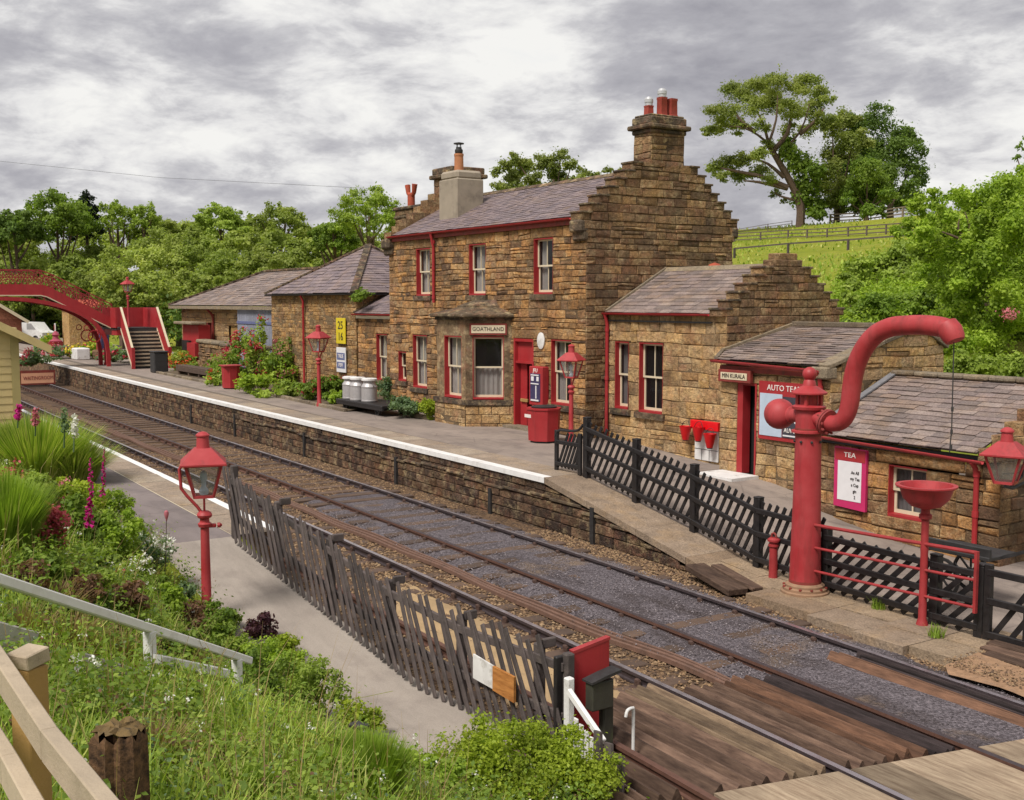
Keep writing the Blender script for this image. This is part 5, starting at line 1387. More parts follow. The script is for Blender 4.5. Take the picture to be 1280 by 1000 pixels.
mb = MB(); mb.lathe([(.19,-.03),(.19,0),(.12,.0)], P(.34,2.615), 24, (1,0,-.25)); mb.lathe([(.19,.012),(.19,.04),(.12,.045)], P(.34,2.615), 24, (1,0,-.25))
for k in range(10):
    a = 2*pi*k/10; mb.lathe([(.02,-.06),(.02,.07)], (CX_+.34, CY_+.155*cos(a), 2.615+.155*sin(a)), 6, (1,0,-.25))
part(mb, 'pipe_flange', m_plain('rusty_flange', s(136,52,50), .75, .25, 18, .4), wc)
mb = MB(); mb.tube([P(2.42,3.84),P(2.425,3.3),P(2.43,2.7),P(2.41,2.4)], .008, 6)
for z in (3.0,2.7,2.5): mb.tube([P(2.43,z),P(2.43,z-.06)], .016, 6)
part(mb, 'chain', M['wire'], wc)

# drain bowl on a post
BXx, BYy = -9.38, 12.84
wb = thing('water_bowl', 'red shallow bowl on a slim post beside the red guard rail', 'bowl stand', (BXx,BYy,0))
mb = MB(); mb.lathe([(.085,0),(.07,.06),(.055,.1),(.05,1.0),(.055,1.05),(.05,1.1),(.05,1.45),(.085,1.47),(.085,1.52),(.06,1.54),(.06,1.62)], (BXx,BYy,0), 16); part(mb, 'post', M['red_dull'], wb)
mb = MB(); mb.lathe([(.07,1.6),(.2,1.64),(.30,1.74),(.345,1.87),(.38,1.90),(.40,1.905),(.40,1.925),(.34,1.925),(.30,1.8),(.16,1.7),(.02,1.68)], (BXx,BYy,0), 32); part(mb, 'bowl', M['red_crane'], wb)
# hydrant bollard
hx, hy = -12.36, 13.12
hb = thing('hydrant_post', 'short red capped hydrant post left of the water crane', 'hydrant', (hx,hy,.0))
mb = MB(); mb.lathe([(.075,0),(.07,.05),(.065,.5),(.085,.51),(.085,.54),(.07,.545),(.07,.58),(.1,.59),(.1,.62),(.06,.65)], (hx,hy,0), 18); part(mb, 'post', M['red_dull'], hb)
mb = MB(); mb.tube([(hx-.05,hy,.64),(hx-.04,hy,.70),(hx,hy,.72),(hx+.04,hy,.70),(hx+.05,hy,.64)], .018, 8); part(mb, 'handle', M['red_rust'], hb)
# red guard rail
gr = thing('guard_rail', 'red three bar guard rail right of the water crane', 'guard rail', (-10,12.82,0))
for z0, z1 in ((1.06,1.15),(.72,.79),(.37,.43)):
    mb = MB(); mb.tube([(CX_+.1,12.82,z0),(-8.58,12.82,z1)], .026 if z0 > 1 else .02, 8); part(mb, 'rail', M['red_dull'], gr)
mb = MB(); mb.bar((-8.58,12.82,.36),(-8.58,12.82,1.17),.05,.04,(1,0,0)); part(mb, 'end_post', M['red_dull'], gr)

# ------------------------------------------------------------------ black diagonal paling fence
bf = thing('paling_fence', 'black fence of slanting palings running down the far platform ramp', 'fence', (-14,13.3,.3))
fX = [-17.78,-16.24,-14.64,-12.9,-11.32,-9.3,-8.62]
fYf = lambda X: 13.52 if X < -14.6 else max(13.0, 13.52-.52*(X+14.6)/4.6)
gz = lambda X: max(-.02, zfar(X))
for i, X in enumerate(fX):
    h = 1.2 if i < 4 else .98; wd = .13
    mb = MB(); mb.cbox((X,fYf(X),gz(X)+h/2-.1),(wd,wd,h+.2),None,None,0,.012); mb.cbox((X,fYf(X),gz(X)+h+.01),(wd*1.05,wd*1.05,.03),None,None,0,.01); part(mb, 'post', M['black_paint'], bf)
for a, b in zip(fX, fX[1:]):
    ya, yb, za, zb = fYf(a), fYf(b), gz(a), gz(b); right = a > -11.6
    hs = (.16,.5,.86) if right else (.2,.62,1.0)
    for h in hs:
        mb = MB(); mb.bar((a,ya-.05,za+h),(b,yb-.05,zb+h),.05,.085,ch=.008); part(mb, 'rail', M['black_paint'], bf)
    mb = MB(); n = max(2, int((b-a)/(.215 if right else .165))); lean = .88 if right else .56
    for k in range(-5, n+1):
        u0 = a+(b-a)*(k+.5)/n; lo, hi = (.05,.9) if right else (.08,1.14)
        u1 = u0+lean; t0, t1 = 0.0, 1.0
        if u0 < a+.03: t0 = (a+.03-u0)/lean
        if u1 > b-.03: t1 = (b-.03-u0)/lean
        if t1-t0 < .12: continue
        f = lambda t: (u0+lean*t, 0, 0)
        xa, xb = u0+lean*t0, u0+lean*t1
        yy = lambda x_: ya+(yb-ya)*(x_-a)/(b-a)
        zq = lambda x_: za+(zb-za)*(x_-a)/(b-a)
        j = RN.uniform(-.012,.012)
        mb.bar((xa,yy(xa),zq(xa)+lo+(hi-lo)*t0),(xb,yy(xb),zq(xb)+lo+(hi-lo)*t1+j),.022,.062 if not right else .075,(0,0,1))
    part(mb, 'palings', M['black_paint'], bf)
gt = thing('wicket_gate', 'small black wicket gate at the top of the ramp fence', 'gate', (-18.3,13.48,.9))
mb = MB()
for x in (-18.72,-17.92): mb.cbox((x,13.45,1.32),(.1,.06,.84),None,None,0,.01)
for z in (1.05,1.5): mb.bar((-18.72,13.42,z),(-17.9,13.46,z),.05,.08,ch=.008)
mb.tube(spline([(-18.75,13.44,1.6),(-18.62,13.44,1.74),(-18.3,13.45,1.76),(-18.0,13.46,1.80),(-17.85,13.47,1.92)],4), .028, 8)
part(mb, 'frame', M['black_paint'], gt)
mb = MB()
for k in range(6): x = -18.7+.12*k; mb.bar((x,13.47,.98),(min(-17.9,x+.34),13.48,1.70),.02,.06)
part(mb, 'palings', M['black_paint'], gt)
# black gate further right behind the timbers
rg_ = thing('yard_gate', 'black yard gate with diagonal brace at the right edge', 'gate', (-7.6,13.0,0))
mb = MB()
for x in (-8.5,-6.3): mb.cbox((x,12.98,.5),(.1,.08,1.0),None,None,0,.01)
for z in (.08,.52,.9): mb.bar((-8.5,12.96,z),(-6.3,12.98,z),.05,.09,ch=.008)
mb.bar((-7.95,12.97,.08),(-7.95,12.97,.9),.05,.08,(1,0,0)); mb.bar((-7.95,12.97,.5),(-7.3,12.97,.1),.05,.08); mb.bar((-7.95,12.97,.5),(-7.3,12.97,.88),.05,.08); part(mb, 'frame', M['black_paint'], rg_)
mb = MB()
for k in range(9): x = -8.45+.24*k; mb.bar((x,13.03,.06),(x+.55,13.04,.86),.02,.07)
part(mb, 'palings', M['black_paint'], rg_)
# dark handcart silhouette behind the gate
hc = thing('handcart', 'dark handcart standing behind the black gate by the end block', 'handcart', (-9.9,14.6,0))
mb = MB(); mb.cbox((-9.9,14.6,.72),(1.1,.7,.06),None,None,0,.01); mb.cbox((-9.9,14.3,.80),(1.1,.05,.14),None,None,0,.01); mb.bar((-9.35,14.6,.72),(-8.7,14.6,1.0),.05,.05); part(mb, 'bed', M['dark_iron'], hc)
for y in (14.25,14.95):
    mb = MB(); mb.lathe([(.26,-.02),(.3,-.02),(.3,.02),(.26,.02)], (-10.1,y,.32), 20, (0,1,0), cap=False)
    for k in range(4): a = k*pi/4; mb.bar((-10.1-.28*cos(a),y,.32-.28*sin(a)),(-10.1+.28*cos(a),y,.32+.28*sin(a)),.025,.025)
    part(mb, 'wheel', M['dark_iron'], hc)

# ------------------------------------------------------------------ near picket fence
nf = thing('picket_fence', 'dark weathered picket fence of leaning pales along the near path', 'fence', (-12.3,5.9,.2))
pX = [-15.95,-14.6,-13.2,-11.8,-10.4,-9.1,-8.67]
for i, X in enumerate(pX):
    mb = MB(); z = zramp(X); mb.cbox((X,fenceY(X)+.1,z+.45),(.1,.1,1.1 if i else 1.26),None,None,0,.015)
    if 0 < i < 6: mb.cbox((X+.05,fenceY(X)+.18,z+1.0),(.045,.16,.1),None,None,0,.01)
    part(mb, 'post', M['wood_dark'], nf)
for a, b in zip(pX, pX[1:]):
    for h in (.36,.86):
        mb = MB(); mb.bar((a,fenceY(a)+.05,zramp(a)+h),(b,fenceY(b)+.05,zramp(b)+h),.04,.09,ch=.006); part(mb, 'rail', M['wood_dark'], nf)
    mb = MB(); n = max(2, round((b-a)/.15))
    for k in range(n):
        x = a+(b-a)*(k+.5)/n; z = zramp(x); L_ = RN.uniform(1.0,1.14); ln = RN.uniform(.52,.64); y = fenceY(x)
        xt = x+.25-ln; mb.bar((x+.25,y-.01,z+.0),(xt,y+RN.uniform(-.015,.015),z+L_),.024,.068,(1,0,.2),ch=.006)
    part(mb, 'pales', M['wood_dark'], nf)
# notice on the fence: half white, half varnished
no = thing('fence_notice', 'notice board half white and half varnished wood on the picket fence', 'notice', (-9.5,6.1,.8))
def onfence(px, py, off=.0):
    # ray to the (slanting) fence plane
    o = Vector((0,0,CAM_H)); d = at(px,py,10)-o; n = Vector((.1055,-1,0)).normalized(); p0 = Vector((-15.95,5.51,0))+n*off
    return o+d*((p0-o).dot(n)/d.dot(n))
q = [onfence(593,817,.07),onfence(618,832,.07),onfence(618,861,.07),onfence(593,847,.07)]
def slab(mb, q, th=.02):
    n = (q[1]-q[0]).cross(q[2]-q[0]).normalized(); b = [p-n*th for p in q]
    mb.add(q+b, [(0,1,2,3),(7,6,5,4),(0,4,5,1),(1,5,6,2),(2,6,7,3),(3,7,4,0)])
mb = MB(); slab(mb, q); part(mb, 'white_panel', M['white_worn'], no)
q2 = [onfence(618.4,832,.072),onfence(645,846,.072),onfence(645,878,.072),onfence(618.4,862,.072)]
mb = MB(); slab(mb, q2, .03); part(mb, 'wood_panel', M['notice_wood'], no)
# white gate post, red board, dark box at the fence end
wp = thing('white_gatepost', 'white wicket post with sloping brace at the end of the picket fence', 'gatepost', (-8.55,6.3,0))
mb = MB(); mb.cbox((-8.55,6.30,.32),(.08,.08,.84),None,None,0,.01); part(mb, 'post', M['white_worn'], wp)
mb = MB(); mb.bar((-8.53,6.28,.62),(-8.0,6.30,.28),.045,.07,ch=.008); part(mb, 'brace', M['white'], wp)
mb = MB()
for k in range(5): mb.cbox((-8.46+.085*k,6.32,.08),(.065,.02,.56-.07*k),None,None,0,.006)
part(mb, 'pales', M['white_worn'], wp)
mb = MB(); mb.cbox((-8.72,6.4,.42),(.06,.3,.98),None,None,0,.01); single(mb, 'black_post', M['black_paint'], 'black board post behind the white gatepost', 'post', (-8.72,6.4,0))
rbd = thing('red_board', 'upright red painted board with slanted top at the near crossing', 'board', (-8.66,6.65,0))
mb = MB(); mb.prism([(6.44,.02),(6.88,.02),(6.88,1.0),(6.44,.93)], -8.7, -8.66, 'X'); part(mb, 'panel', M['red'], rbd)
mb = MB(); mb.bar((-8.69,6.43,.935),(-8.69,6.89,1.005),.07,.03); part(mb, 'capping', M['red_dull'], rbd)
bx_ = thing('wall_box', 'small mouldy dark box on a post in front of the red board', 'post box', (-8.42,6.55,0))
mb = MB(); mb.cbox((-8.45,6.68,.2),(.09,.13,.98),None,None,0,.015); part(mb, 'post', M['green_box'], bx_)
mb = MB(); mb.cbox((-8.42,6.57,.56),(.12,.26,.28),None,None,0,.012); part(mb, 'box', M['green_box'], bx_)
mb = MB(); mb.prism([(6.42,.70),(6.78,.76),(6.78,.79),(6.6,.76),(6.42,.72)], -8.50, -8.34, 'X'); part(mb, 'lid', M['dark_iron'], bx_)
mb = MB(); mb.tube(spline([(-8.25,6.86,-.1),(-8.25,6.86,.36),(-8.24,6.84,.42),(-8.22,6.76,.42),(-8.22,6.74,.36)],3), .016, 8); single(mb, 'hoop_pipe', M['white_worn'], 'thin pale hooped pipe beside the dark box', 'pipe', (-8.25,6.8,-.1))
mb = MB()
for k in range(3): mb.bar((-7.9+.16*k,6.15,-.1),(-7.96+.16*k,6.2,.42-.06*k),.03,.1,(1,0,0))
single(mb, 'broken_pales', M['wood_dark'], 'broken grey pales sticking up below the dark box', 'pales', (-7.8,6.15,0))

# ------------------------------------------------------------------ platform furniture
def litter_bin(label, x, y, w=.78, h=.86, rot=0, lid=True):
    t = thing('litter_bin', label, 'bin', (x,y,.9), 'red platform bins')
    R_ = Matrix.Rotation(rot, 3, 'Z')
    mb = MB()
    def rg(r, z, sg=1): return [Vector((x,y,.9+z))+R_ @ Vector((a*r,b*r,0)) for a, b in ((-.42,-1),(.42,-1),(1,-.42),(1,.42),(.42,1),(-.42,1),(-1,.42),(-1,-.42))]
    lv = [(w*.46,.05),(w*.5,h-.05),(w*.53,h-.04),(w*.53,h),(w*.4,h)]
    vs = []; [vs.extend(rg(r,z)) for r, z in lv]
    mb.add(vs, [(i*8+j,i*8+(j+1)%8,(i+1)*8+(j+1)%8,(i+1)*8+j) for i in range(len(lv)-1) for j in range(8)]+[tuple(range(32,40))])
    part(mb, 'body', M['red'], t)
    mb = MB(); vs = rg(w*.40,0)+rg(w*.40,.06); mb.add(vs, [(j,(j+1)%8,8+(j+1)%8,8+j) for j in range(8)]); part(mb, 'plinth', M['dark_iron'], t)
    if lid:
        mb = MB(); mb.lathe([(w*.40,0),(w*.42,.03),(w*.3,.05),(.01,.06)], (x,y,.9+h), 20); part(mb, 'lid', M['dark_iron'], t)
    return t, R_
b2, R_ = litter_bin('red bin with dark lid beside the red door and lamp', -22.75, 15.95)
text_mb('LITTER', .11, M['text_white'], b2, 'lettering', face_y(-22.95, 15.945-.3725, 1.52)) if False else None
mb = MB()
for k in range(5): mb.cbox((-23.0+.055*k, 15.95-.389, 1.56),(.045,.012,.08))
part(mb, 'lettering', M['text_white'], b2)
b1, _ = litter_bin('red bin against the flower bed halfway along the platform', -43.8, 15.35, .66, .92, lid=False)
mb = MB(); mb.cbox((-43.8,15.35,1.84),(.74,.74,.05),None,None,0,.015); part(mb, 'lid', M['red_dull'], b1)
b3, _ = litter_bin('red bin farthest along the platform beyond the footbridge', -76.0, 15.2, .8, .95, lid=False)
mb = MB(); mb.lathe([(.36,0),(.4,.06),(.2,.2),(.16,.36),(.24,.46),(.1,.66),(.01,.7)], (-76,15.2,1.84), 14); part(mb, 'planter_urn', M['fl_pink'], b3)
# vending machine on the wall
vm = thing('vending_machine', 'narrow red vending machine on the wall right of the red door', 'vending machine', (-24.58,17.05,1.6))
vx0, vx1, vy0, vz0, vz1 = -24.9, -24.28, 16.96, 1.62, 2.66
mb = MB(); mb.cbox(((vx0+vx1)/2,(vy0+17.19)/2,(vz0+vz1)/2),(vx1-vx0,17.19-vy0,vz1-vz0),None,None,0,.02); part(mb, 'case', M['red'], vm)
mb = MB(); mb.cbox(((vx0+vx1)/2,vy0-.004,2.1),(.46,.02,.74),None,None,0,.006); pn = part(mb, 'front_panel', M['navy'], vm)
mb = MB(); mb.cbox((-24.59,vy0-.02,2.2),(.36,.02,.03)); mb.cbox((-24.70,vy0-.02,2.33),(.12,.02,.12),None,None,0,.03); mb.cbox((-24.46,vy0-.02,2.33),(.1,.02,.12),None,None,0,.03); mb.cbox((-24.59,vy0-.02,2.43),(.36,.02,.03)); mb.cbox((-24.53,vy0-.02,1.98),(.04,.02,.34)); mb.cbox((-24.59,vy0-.02,1.76),(.36,.02,.04)); part(mb, 'slots', M['enamel_white'], pn)
text_mb('JFU', .15, M['text_white'], vm, 'lettering', face_y(-24.59, vy0-.004, 2.55))
# milk churns and the trolley
tr_ = thing('platform_trolley', 'low black four wheeled platform trolley carrying milk churns', 'trolley', (-32,15.85,.9))
mb = MB(); mb.cbox((-32.0,15.85,1.2),(3.3,1.1,.08),None,None,0,.015); mb.cbox((-32.0,15.35,1.13),(3.3,.08,.11),None,None,0,.01)
for x in (-33.5,-30.5): mb.cbox((x,15.85,1.13),(.1,1.1,.1),None,None,0,.01)
part(mb, 'deck', M['black_paint'], tr_)
for x, y in ((-33.2,15.45),(-30.9,15.45),(-33.2,16.25),(-30.9,16.25)):
    mb = MB(); mb.lathe([(.13,-.03),(.17,-.03),(.17,.03),(.13,.03)], (x,y,1.07), 18, (0,1,0), cap=False)
    for k in range(4): a = k*pi/4; mb.bar((x-.15*cos(a),y,1.07-.15*sin(a)),(x+.15*cos(a),y,1.07+.15*sin(a)),.03,.03)
    part(mb, 'wheel', M['dark_iron'], tr_)
mb = MB(); mb.bar((-33.6,15.85,1.15),(-34.1,15.85,.95),.06,.06); part(mb, 'draw_handle', M['dark_iron'], tr_)
def churn(label, x, y, k=1.0):
    t = thing('milk_churn', label, 'milk churn', (x,y,1.245), 'milk churns on the trolley')
    mb = MB(); mb.lathe([(.25*k,0),(.26*k,.02),(.26*k,.05),(.25*k,.06),(.25*k,.44*k),(.26*k,.45*k),(.26*k,.48*k),(.22*k,.54*k),(.19*k,.58*k),(.19*k,.64*k),(.23*k,.68*k)], (x,y,1.245), 22); part(mb, 'body', M['milk'], t)
    mb = MB(); mb.lathe([(.24*k,.66*k),(.25*k,.67*k),(.25*k,.72*k),(.2*k,.74*k),(.01,.745*k)], (x,y,1.245), 22); part(mb, 'lid', M['white_worn'], t)
    for sg in (-1,1):
        mb = MB(); mb.tube([(x+sg*.22*k,y,1.245+.55*k),(x+sg*.28*k,y,1.245+.58*k),(x+sg*.26*k,y,1.245+.48*k)], .014, 6); part(mb, 'handle', M['milk'], t)
churn('milk churn at the left end of the trolley', -33.3, 15.65, .98); churn('middle milk churn between the other two on the trolley', -32.62, 15.6, 1.0); churn('milk churn on the right nearest the window', -31.95, 15.68, 1.0)
# fire buckets, shelf and white board
mb = MB(); mb.cbox((-18.95,17.86,1.1),(.78,.03,.75),None,None,0,.008)
wbrd = thing('white_board', 'white painted board below the fire buckets on the annex wall', 'board', (-18.95,17.86,.75)); part(mb, 'panel', M['white_worn'], wbrd)
mb = MB(); 
for x0,x1,z0,z1 in ((-19.33,-18.57,.98,.99),(-19.1,-19.09,.74,.98),(-18.85,-18.84,.74,.98)): mb.box(x0,17.838,z0,x1,17.846,z1)
part(mb, 'lines', M['black_paint'], wbrd)
mb = MB(); mb.cbox((-18.93,17.80,1.55),(.92,.12,.2),None,None,0,.01); shelf = thing('bucket_shelf', 'bright red fire bucket shelf on the annex wall', 'shelf', (-18.9,17.8,1.45)); part(mb, 'board', M['red_bright'], shelf)
def bucket(label, x, z):
    z += .07
    t = thing('fire_bucket', label, 'fire bucket', (x,17.64,z), 'fire buckets on the annex wall')
    mb = MB(); mb.lathe([(.055,0),(.06,.0),(.075,.02),(.145,.32),(.15,.33),(.135,.32),(.06,.06)], (x,17.64,z), 20); part(mb, 'pail', M['red_bright'], t)
    mb = MB(); mb.lathe([(.06,-.012),(.066,.0),(.066,.02)], (x,17.64,z), 20); part(mb, 'base_ring', M['dark_iron'], t)
    mb = MB(); mb.tube(spline([(x-.14,17.64,z+.32),(x-.08,17.66,z+.42),(x,17.68,z+.45),(x+.08,17.66,z+.42),(x+.14,17.64,z+.32)],3), .007, 6); part(mb, 'handle', M['dark_iron'], t)
bucket('fire bucket hanging lowest at the left end', -19.43, 1.1); bucket('middle fire bucket overlapping the red shelf', -19.0, 1.12); bucket('fire bucket at the right end nearest the porch door', -18.62, 1.0)
# signs on the porch and end block
sb_ = thing('door_sign', 'red framed cream name board over the dark porch doorway', 'sign', (-17.35,17.2,2.78))
mb = MB(); mb.cbox((-17.38,17.18,2.79),(.96,.1,.27),None,None,0,.012); part(mb, 'frame', M['red_rust'], sb_)
mb = MB(); mb.cbox((-17.38,17.127,2.79),(.78,.01,.15)); part(mb, 'panel', M['cream'], sb_)
text_mb('MIN KURALA', .13, M['text_dark'], sb_, 'lettering', face_y(-17.38, 17.118, 2.79, .9))
po = thing('large_poster', 'large red headed poster with pale and dark panels left of the water crane', 'poster', (-16.1,17.25,1.5))
mb = MB(); mb.cbox((-16.02,17.262,2.12),(1.46,.05,1.22),None,None,0,.01); part(mb, 'board', M['red'], po)
mb = MB(); mb.box(-16.70,17.225,1.60,-16.08,17.236,2.48); part(mb, 'pale_panel', M['poster_pale'], po)
mb = MB(); mb.box(-16.06,17.224,1.60,-15.34,17.236,2.44); dp = part(mb, 'dark_panel', M['poster_dark'], po)
mb = MB(); mb.cbox((-15.95,17.22,2.02),(.16,.01,.12),Matrix.Rotation(.5,3,'Y')); mb.cbox((-15.82,17.22,2.1),(.1,.01,.2),Matrix.Rotation(-.4,3,'Y')); mb.cbox((-15.7,17.22,1.95),(.2,.01,.08),Matrix.Rotation(.7,3,'Y')); mb.cbox((-15.98,17.22,2.3),(.08,.01,.08)); mb.box(-16.04,17.218,1.63,-15.36,17.223,1.66); part(mb, 'emblem', M['enamel_white'], dp)
text_mb('AUTO TEARE', .17, M['text_white'], po, 'heading', face_y(-16.0, 17.23, 2.6, 1.0)); text_mb('AUVOMCA', .13, M['text_white'], po, 'caption', face_y(-15.72, 17.218, 1.75, .9))
te = thing('tea_sign', 'tall pink and red menu board on the end block wall', 'sign', (-13.87,16.72,.5))
mb = MB(); mb.prism([(-14.24,.53),(-13.5,.5),(-13.5,1.64),(-14.24,1.66)], 16.70, 16.76, 'Y'); part(mb, 'board', M['pink'], te)
mb = MB(); mb.box(-14.22,16.694,1.41,-13.52,16.699,1.63); part(mb, 'header', M['red'], te)
mb = MB(); mb.box(-14.15,16.693,.66,-13.6,16.699,1.40); part(mb, 'sheet', M['enamel_white'], te)
text_mb('TEA', .13, M['text_white'], te, 'heading', face_y(-13.87, 16.688, 1.52, 1.2))
for k, tx in enumerate(('An All', 'my Tea', 'a Cup', 'gin', '2')): text_mb(tx, .085, M['text_dark'], te, 'menu_line', face_y(-13.74, 16.688, 1.2-.115*k, .85))
# enamel signs left of the link
def wall_sign(name, label, x0, x1, z0, z1, y, mat, frame=None):
    t = thing(name, label, 'sign', ((x0+x1)/2,y,z0)); mb = MB(); mb.cbox(((x0+x1)/2,y,(z0+z1)/2),(x1-x0,.04,z1-z0),None,None,0,.008); part(mb, 'panel', M[mat], t); return t
t = wall_sign('enamel_sign', 'tall yellow enamel sign with dark numerals on the hipped building', -39.0, -38.2, 2.82, 3.78, 17.8, 'yellow')
text_mb('25', .42, M['text_dark'], t, 'lettering', face_y(-38.6, 17.772, 3.5, 1.1)); text_mb('16', .42, M['text_dark'], t, 'lettering', face_y(-38.6, 17.772, 3.08, 1.1))
t = wall_sign('enamel_sign', 'white and blue enamel sign below the yellow one', -39.0, -38.2, 1.75, 2.68, 17.8, 'enamel_white')
mb = MB(); mb.box(-38.94,17.772,2.22,-38.26,17.779,2.48); mb.box(-38.94,17.772,1.9,-38.26,17.779,2.14); part(mb, 'blue_band', M['enamel_blue'], t)
text_mb('TRUE', .2, M['text_white'], t, 'lettering', face_y(-38.6, 17.768, 2.35)); text_mb('FISH', .2, M['text_white'], t, 'lettering', face_y(-38.6, 17.768, 2.02))

# ------------------------------------------------------------------ cream hut at the left edge
hut = thing('waiting_hut', 'cream weatherboarded hut at the left edge of the near platform', 'hut', (-34,5,.9))
hx1, hx0, hy0, hy1 = -31.9, -37.5, 2.2, 5.42
mb = MB(); z = .9
while z < 3.55:
    mb.prism([(hx1-.03,z),(hx1+.02,z),(hx1,z+.2),(hx1-.03,z+.2)], hy0, hy1-.14, 'Y'); mb.prism([(hy1-.03,z),(hy1+.02,z),(hy1,z+.2),(hy1-.03,z+.2)], hx0, hx1-.02, 'X'); z += .2
mb.prism([(hy0,3.5),(hy1-.02,3.5),((hy0+hy1)/2,4.4)], hx1-.06, hx1-.01, 'X')
mb.box(hx0,hy0,.9,hx1-.04,hy1-.04,3.5)
part(mb, 'weatherboards', M['cream_boards'], hut)
mb = MB(); mb.box(hx1-.12,hy1-.17,.9,hx1+.035,hy1+.03,3.55); part(mb, 'corner_board', M['olive_trim'], hut)
mb = MB(); ym = (hy0+hy1)/2; rs = .62/1.61
def rz(y): return 4.45-abs(y-ym)*.53
for y0, y1 in ((ym, hy1+.75),(hy0-.75, ym)):
    vs = []
    for x in (hx0-.3, hx1+.35):
        for y in (y0,y1): vs += [(x,y,rz(y)),(x,y,rz(y)-.05)]
    mb.add(vs, [(0,2,6,4),(1,3,7,5),(0,1,5,4),(2,3,7,6),(4,5,7,6),(0,1,3,2)])
part(mb, 'roof', M['slate'], hut)
mb = MB()
for sg, ye in ((1,hy1+.78),(-1,hy0-.78)):
    vs = [(hx1+.36,ym,rz(ym)+.03),(hx1+.36,ye,rz(ye)+.03),(hx1+.36,ye,rz(ye)-.18),(hx1+.36,ym,rz(ym)-.2)]; vs += [(a-.04,b,c) for a,b,c in vs]
    mb.add(vs, [(0,1,2,3),(7,6,5,4),(0,4,5,1),(1,5,6,2),(2,6,7,3),(3,7,4,0)])
part(mb, 'bargeboard', M['cream_boards'], hut)
mb = MB()
for y in (hy1+.12,): mb.prism([(hy1,3.3),(hy1+.35,3.42),(hy1+.35,3.47),(hy1,3.47)], hx1-.1, hx1+.0, 'X')
part(mb, 'bracket', M['olive_trim'], hut)
hs = thing('hanging_sign', 'small brown and cream lettered board projecting from the cream hut', 'sign', (-31.9,6.1,2.2))
mb = MB(); mb.box(-31.92,5.46,2.18,-31.84,6.32,2.56); part(mb, 'frame', M['red_rust'], hs)
mb = MB(); mb.box(-31.838,5.47,2.22,-31.83,6.28,2.49); part(mb, 'panel', m_plain('peach_panel', s(206,150,120), .6, .08, 5, .05), hs)
text_mb('WAITING', .14, M['red_rust'], hs, 'lettering', face_x(-31.826, 5.74, 2.355, .72)); text_mb('ROOM', .14, M['red_rust'], hs, 'lettering', face_x(-31.826, 6.12, 2.355, .72))

# ------------------------------------------------------------------ footbridge
fbr = thing('footbridge', 'red arched iron footbridge with stairs crossing the tracks at left', 'footbridge', (-62.8,14,.9))
BXa, BXb = -64.6, -62.85
def archz(y): # underside of the arch rib
    t = (15.25-y)/(15.25-4.6); 
    return .9+3.62*(1-abs(2*t-1)**2.6)**(1/2.0) if 0 <= t <= 1 else .9
KY = 12.07
def pan_b(y): 
    if y > KY: return 4.74-(y-KY)*(4.74-2.95)/(15.5-KY)
    if y < 19.85-KY: return 4.74-((19.85-KY)-y)*(4.74-2.95)/(15.5-KY)
    return 4.74
ys_ = [15.5-.3*k for k in range(38)]
for X in (BXb, BXa):
    mb = MB(); n = 40; pts_o = []; 
    for k in range(n+1):
        th = pi*k/n; y = 9.925+5.32*cos(th); z = .9+3.66*abs(sin(th))**.62; pts_o.append((y,z))
    for (y0,z0),(y1,z1) in zip(pts_o, pts_o[1:]):
        mb.bar((X,y0,z0),(X,y1,z1),.16,.2)
    part(mb, 'arch_rib', M['red'], fbr)
    mb = MB(); vs = []
    for y in ys_: vs += [(X+.04,y,pan_b(y)),(X+.04,y,pan_b(y)+.56),(X-.04,y,pan_b(y)+.56),(X-.04,y,pan_b(y))]
    mb.add(vs, [(4*i+a,4*i+4+a,4*i+4+(a+1)%4,4*i+(a+1)%4) for i in range(len(ys_)-1) for a in range(4)])
    part(mb, 'side_panel', M['red'], fbr)
    mb = MB()
    for y0, y1 in zip(ys_, ys_[1:]): mb.bar((X,y0,pan_b(y0)-.02),(X,y1,pan_b(y1)-.02),.12,.05); 
    part(mb, 'edge_moulding', M['cream'], fbr)
    mb = MB()
    for y0, y1 in zip(ys_[::2], ys_[2::2]):
        a0, a1 = pan_b(y0)+.56, pan_b(y1)+.56; top = .74
        mb.bar((X,y0,a0),(X,y1,a1+top),.03,.035); mb.bar((X,y0,a0+top),(X,y1,a1),.03,.035); mb.bar((X,y0,a0+top*.5),(X,y1,a1+top*.5),.03,.03); mb.bar((X,y0,a0),(X,y0,a0+top),.03,.04,(1,0,0))
        mb.bar((X,y0,a0+top),(X,y1,a1+top),.06,.05)
        yc, zc_ = (y0+y1)/2, (a0+a1)/2+top*.5; mb.lathe([(.14,-.015),(.18,-.015),(.18,.015),(.14,.015)], (X,yc,zc_), 12, (1,0,0), cap=False)
    part(mb, 'lattice_railing', M['red_dull'], fbr)
    mb = MB(); mb.lathe([(.28,-.02),(.34,-.02),(.34,.02),(.28,.02)], (X,14.55,2.55), 18, (1,0,0), cap=False); mb.lathe([(.12,-.02),(.16,-.02),(.16,.02),(.12,.02)], (X,14.15,3.0), 14, (1,0,0), cap=False)
    for y in (12.07,13.2,14.3): mb.bar((X,y,pan_b(y)),(X,y,pts_o[0][1] if False else min(pan_b(y)-.05, .9+3.66*max(0,1-((y-9.925)/5.32)**2)**.31)),.05,.06,(1,0,0))
    part(mb, 'spandrel', M['red'], fbr)
mb = MB(); 
vs = []
for y in ys_: vs += [(BXa,y,pan_b(y)+.05),(BXb,y,pan_b(y)+.05)]
mb.add(vs, [(2*i,2*i+2,2*i+3,2*i+1) for i in range(len(ys_)-1)]); mb.box(BXa,15.4,2.9,-61.75,17.66,3.0); part(mb, 'deck', M['dark_iron'], fbr)
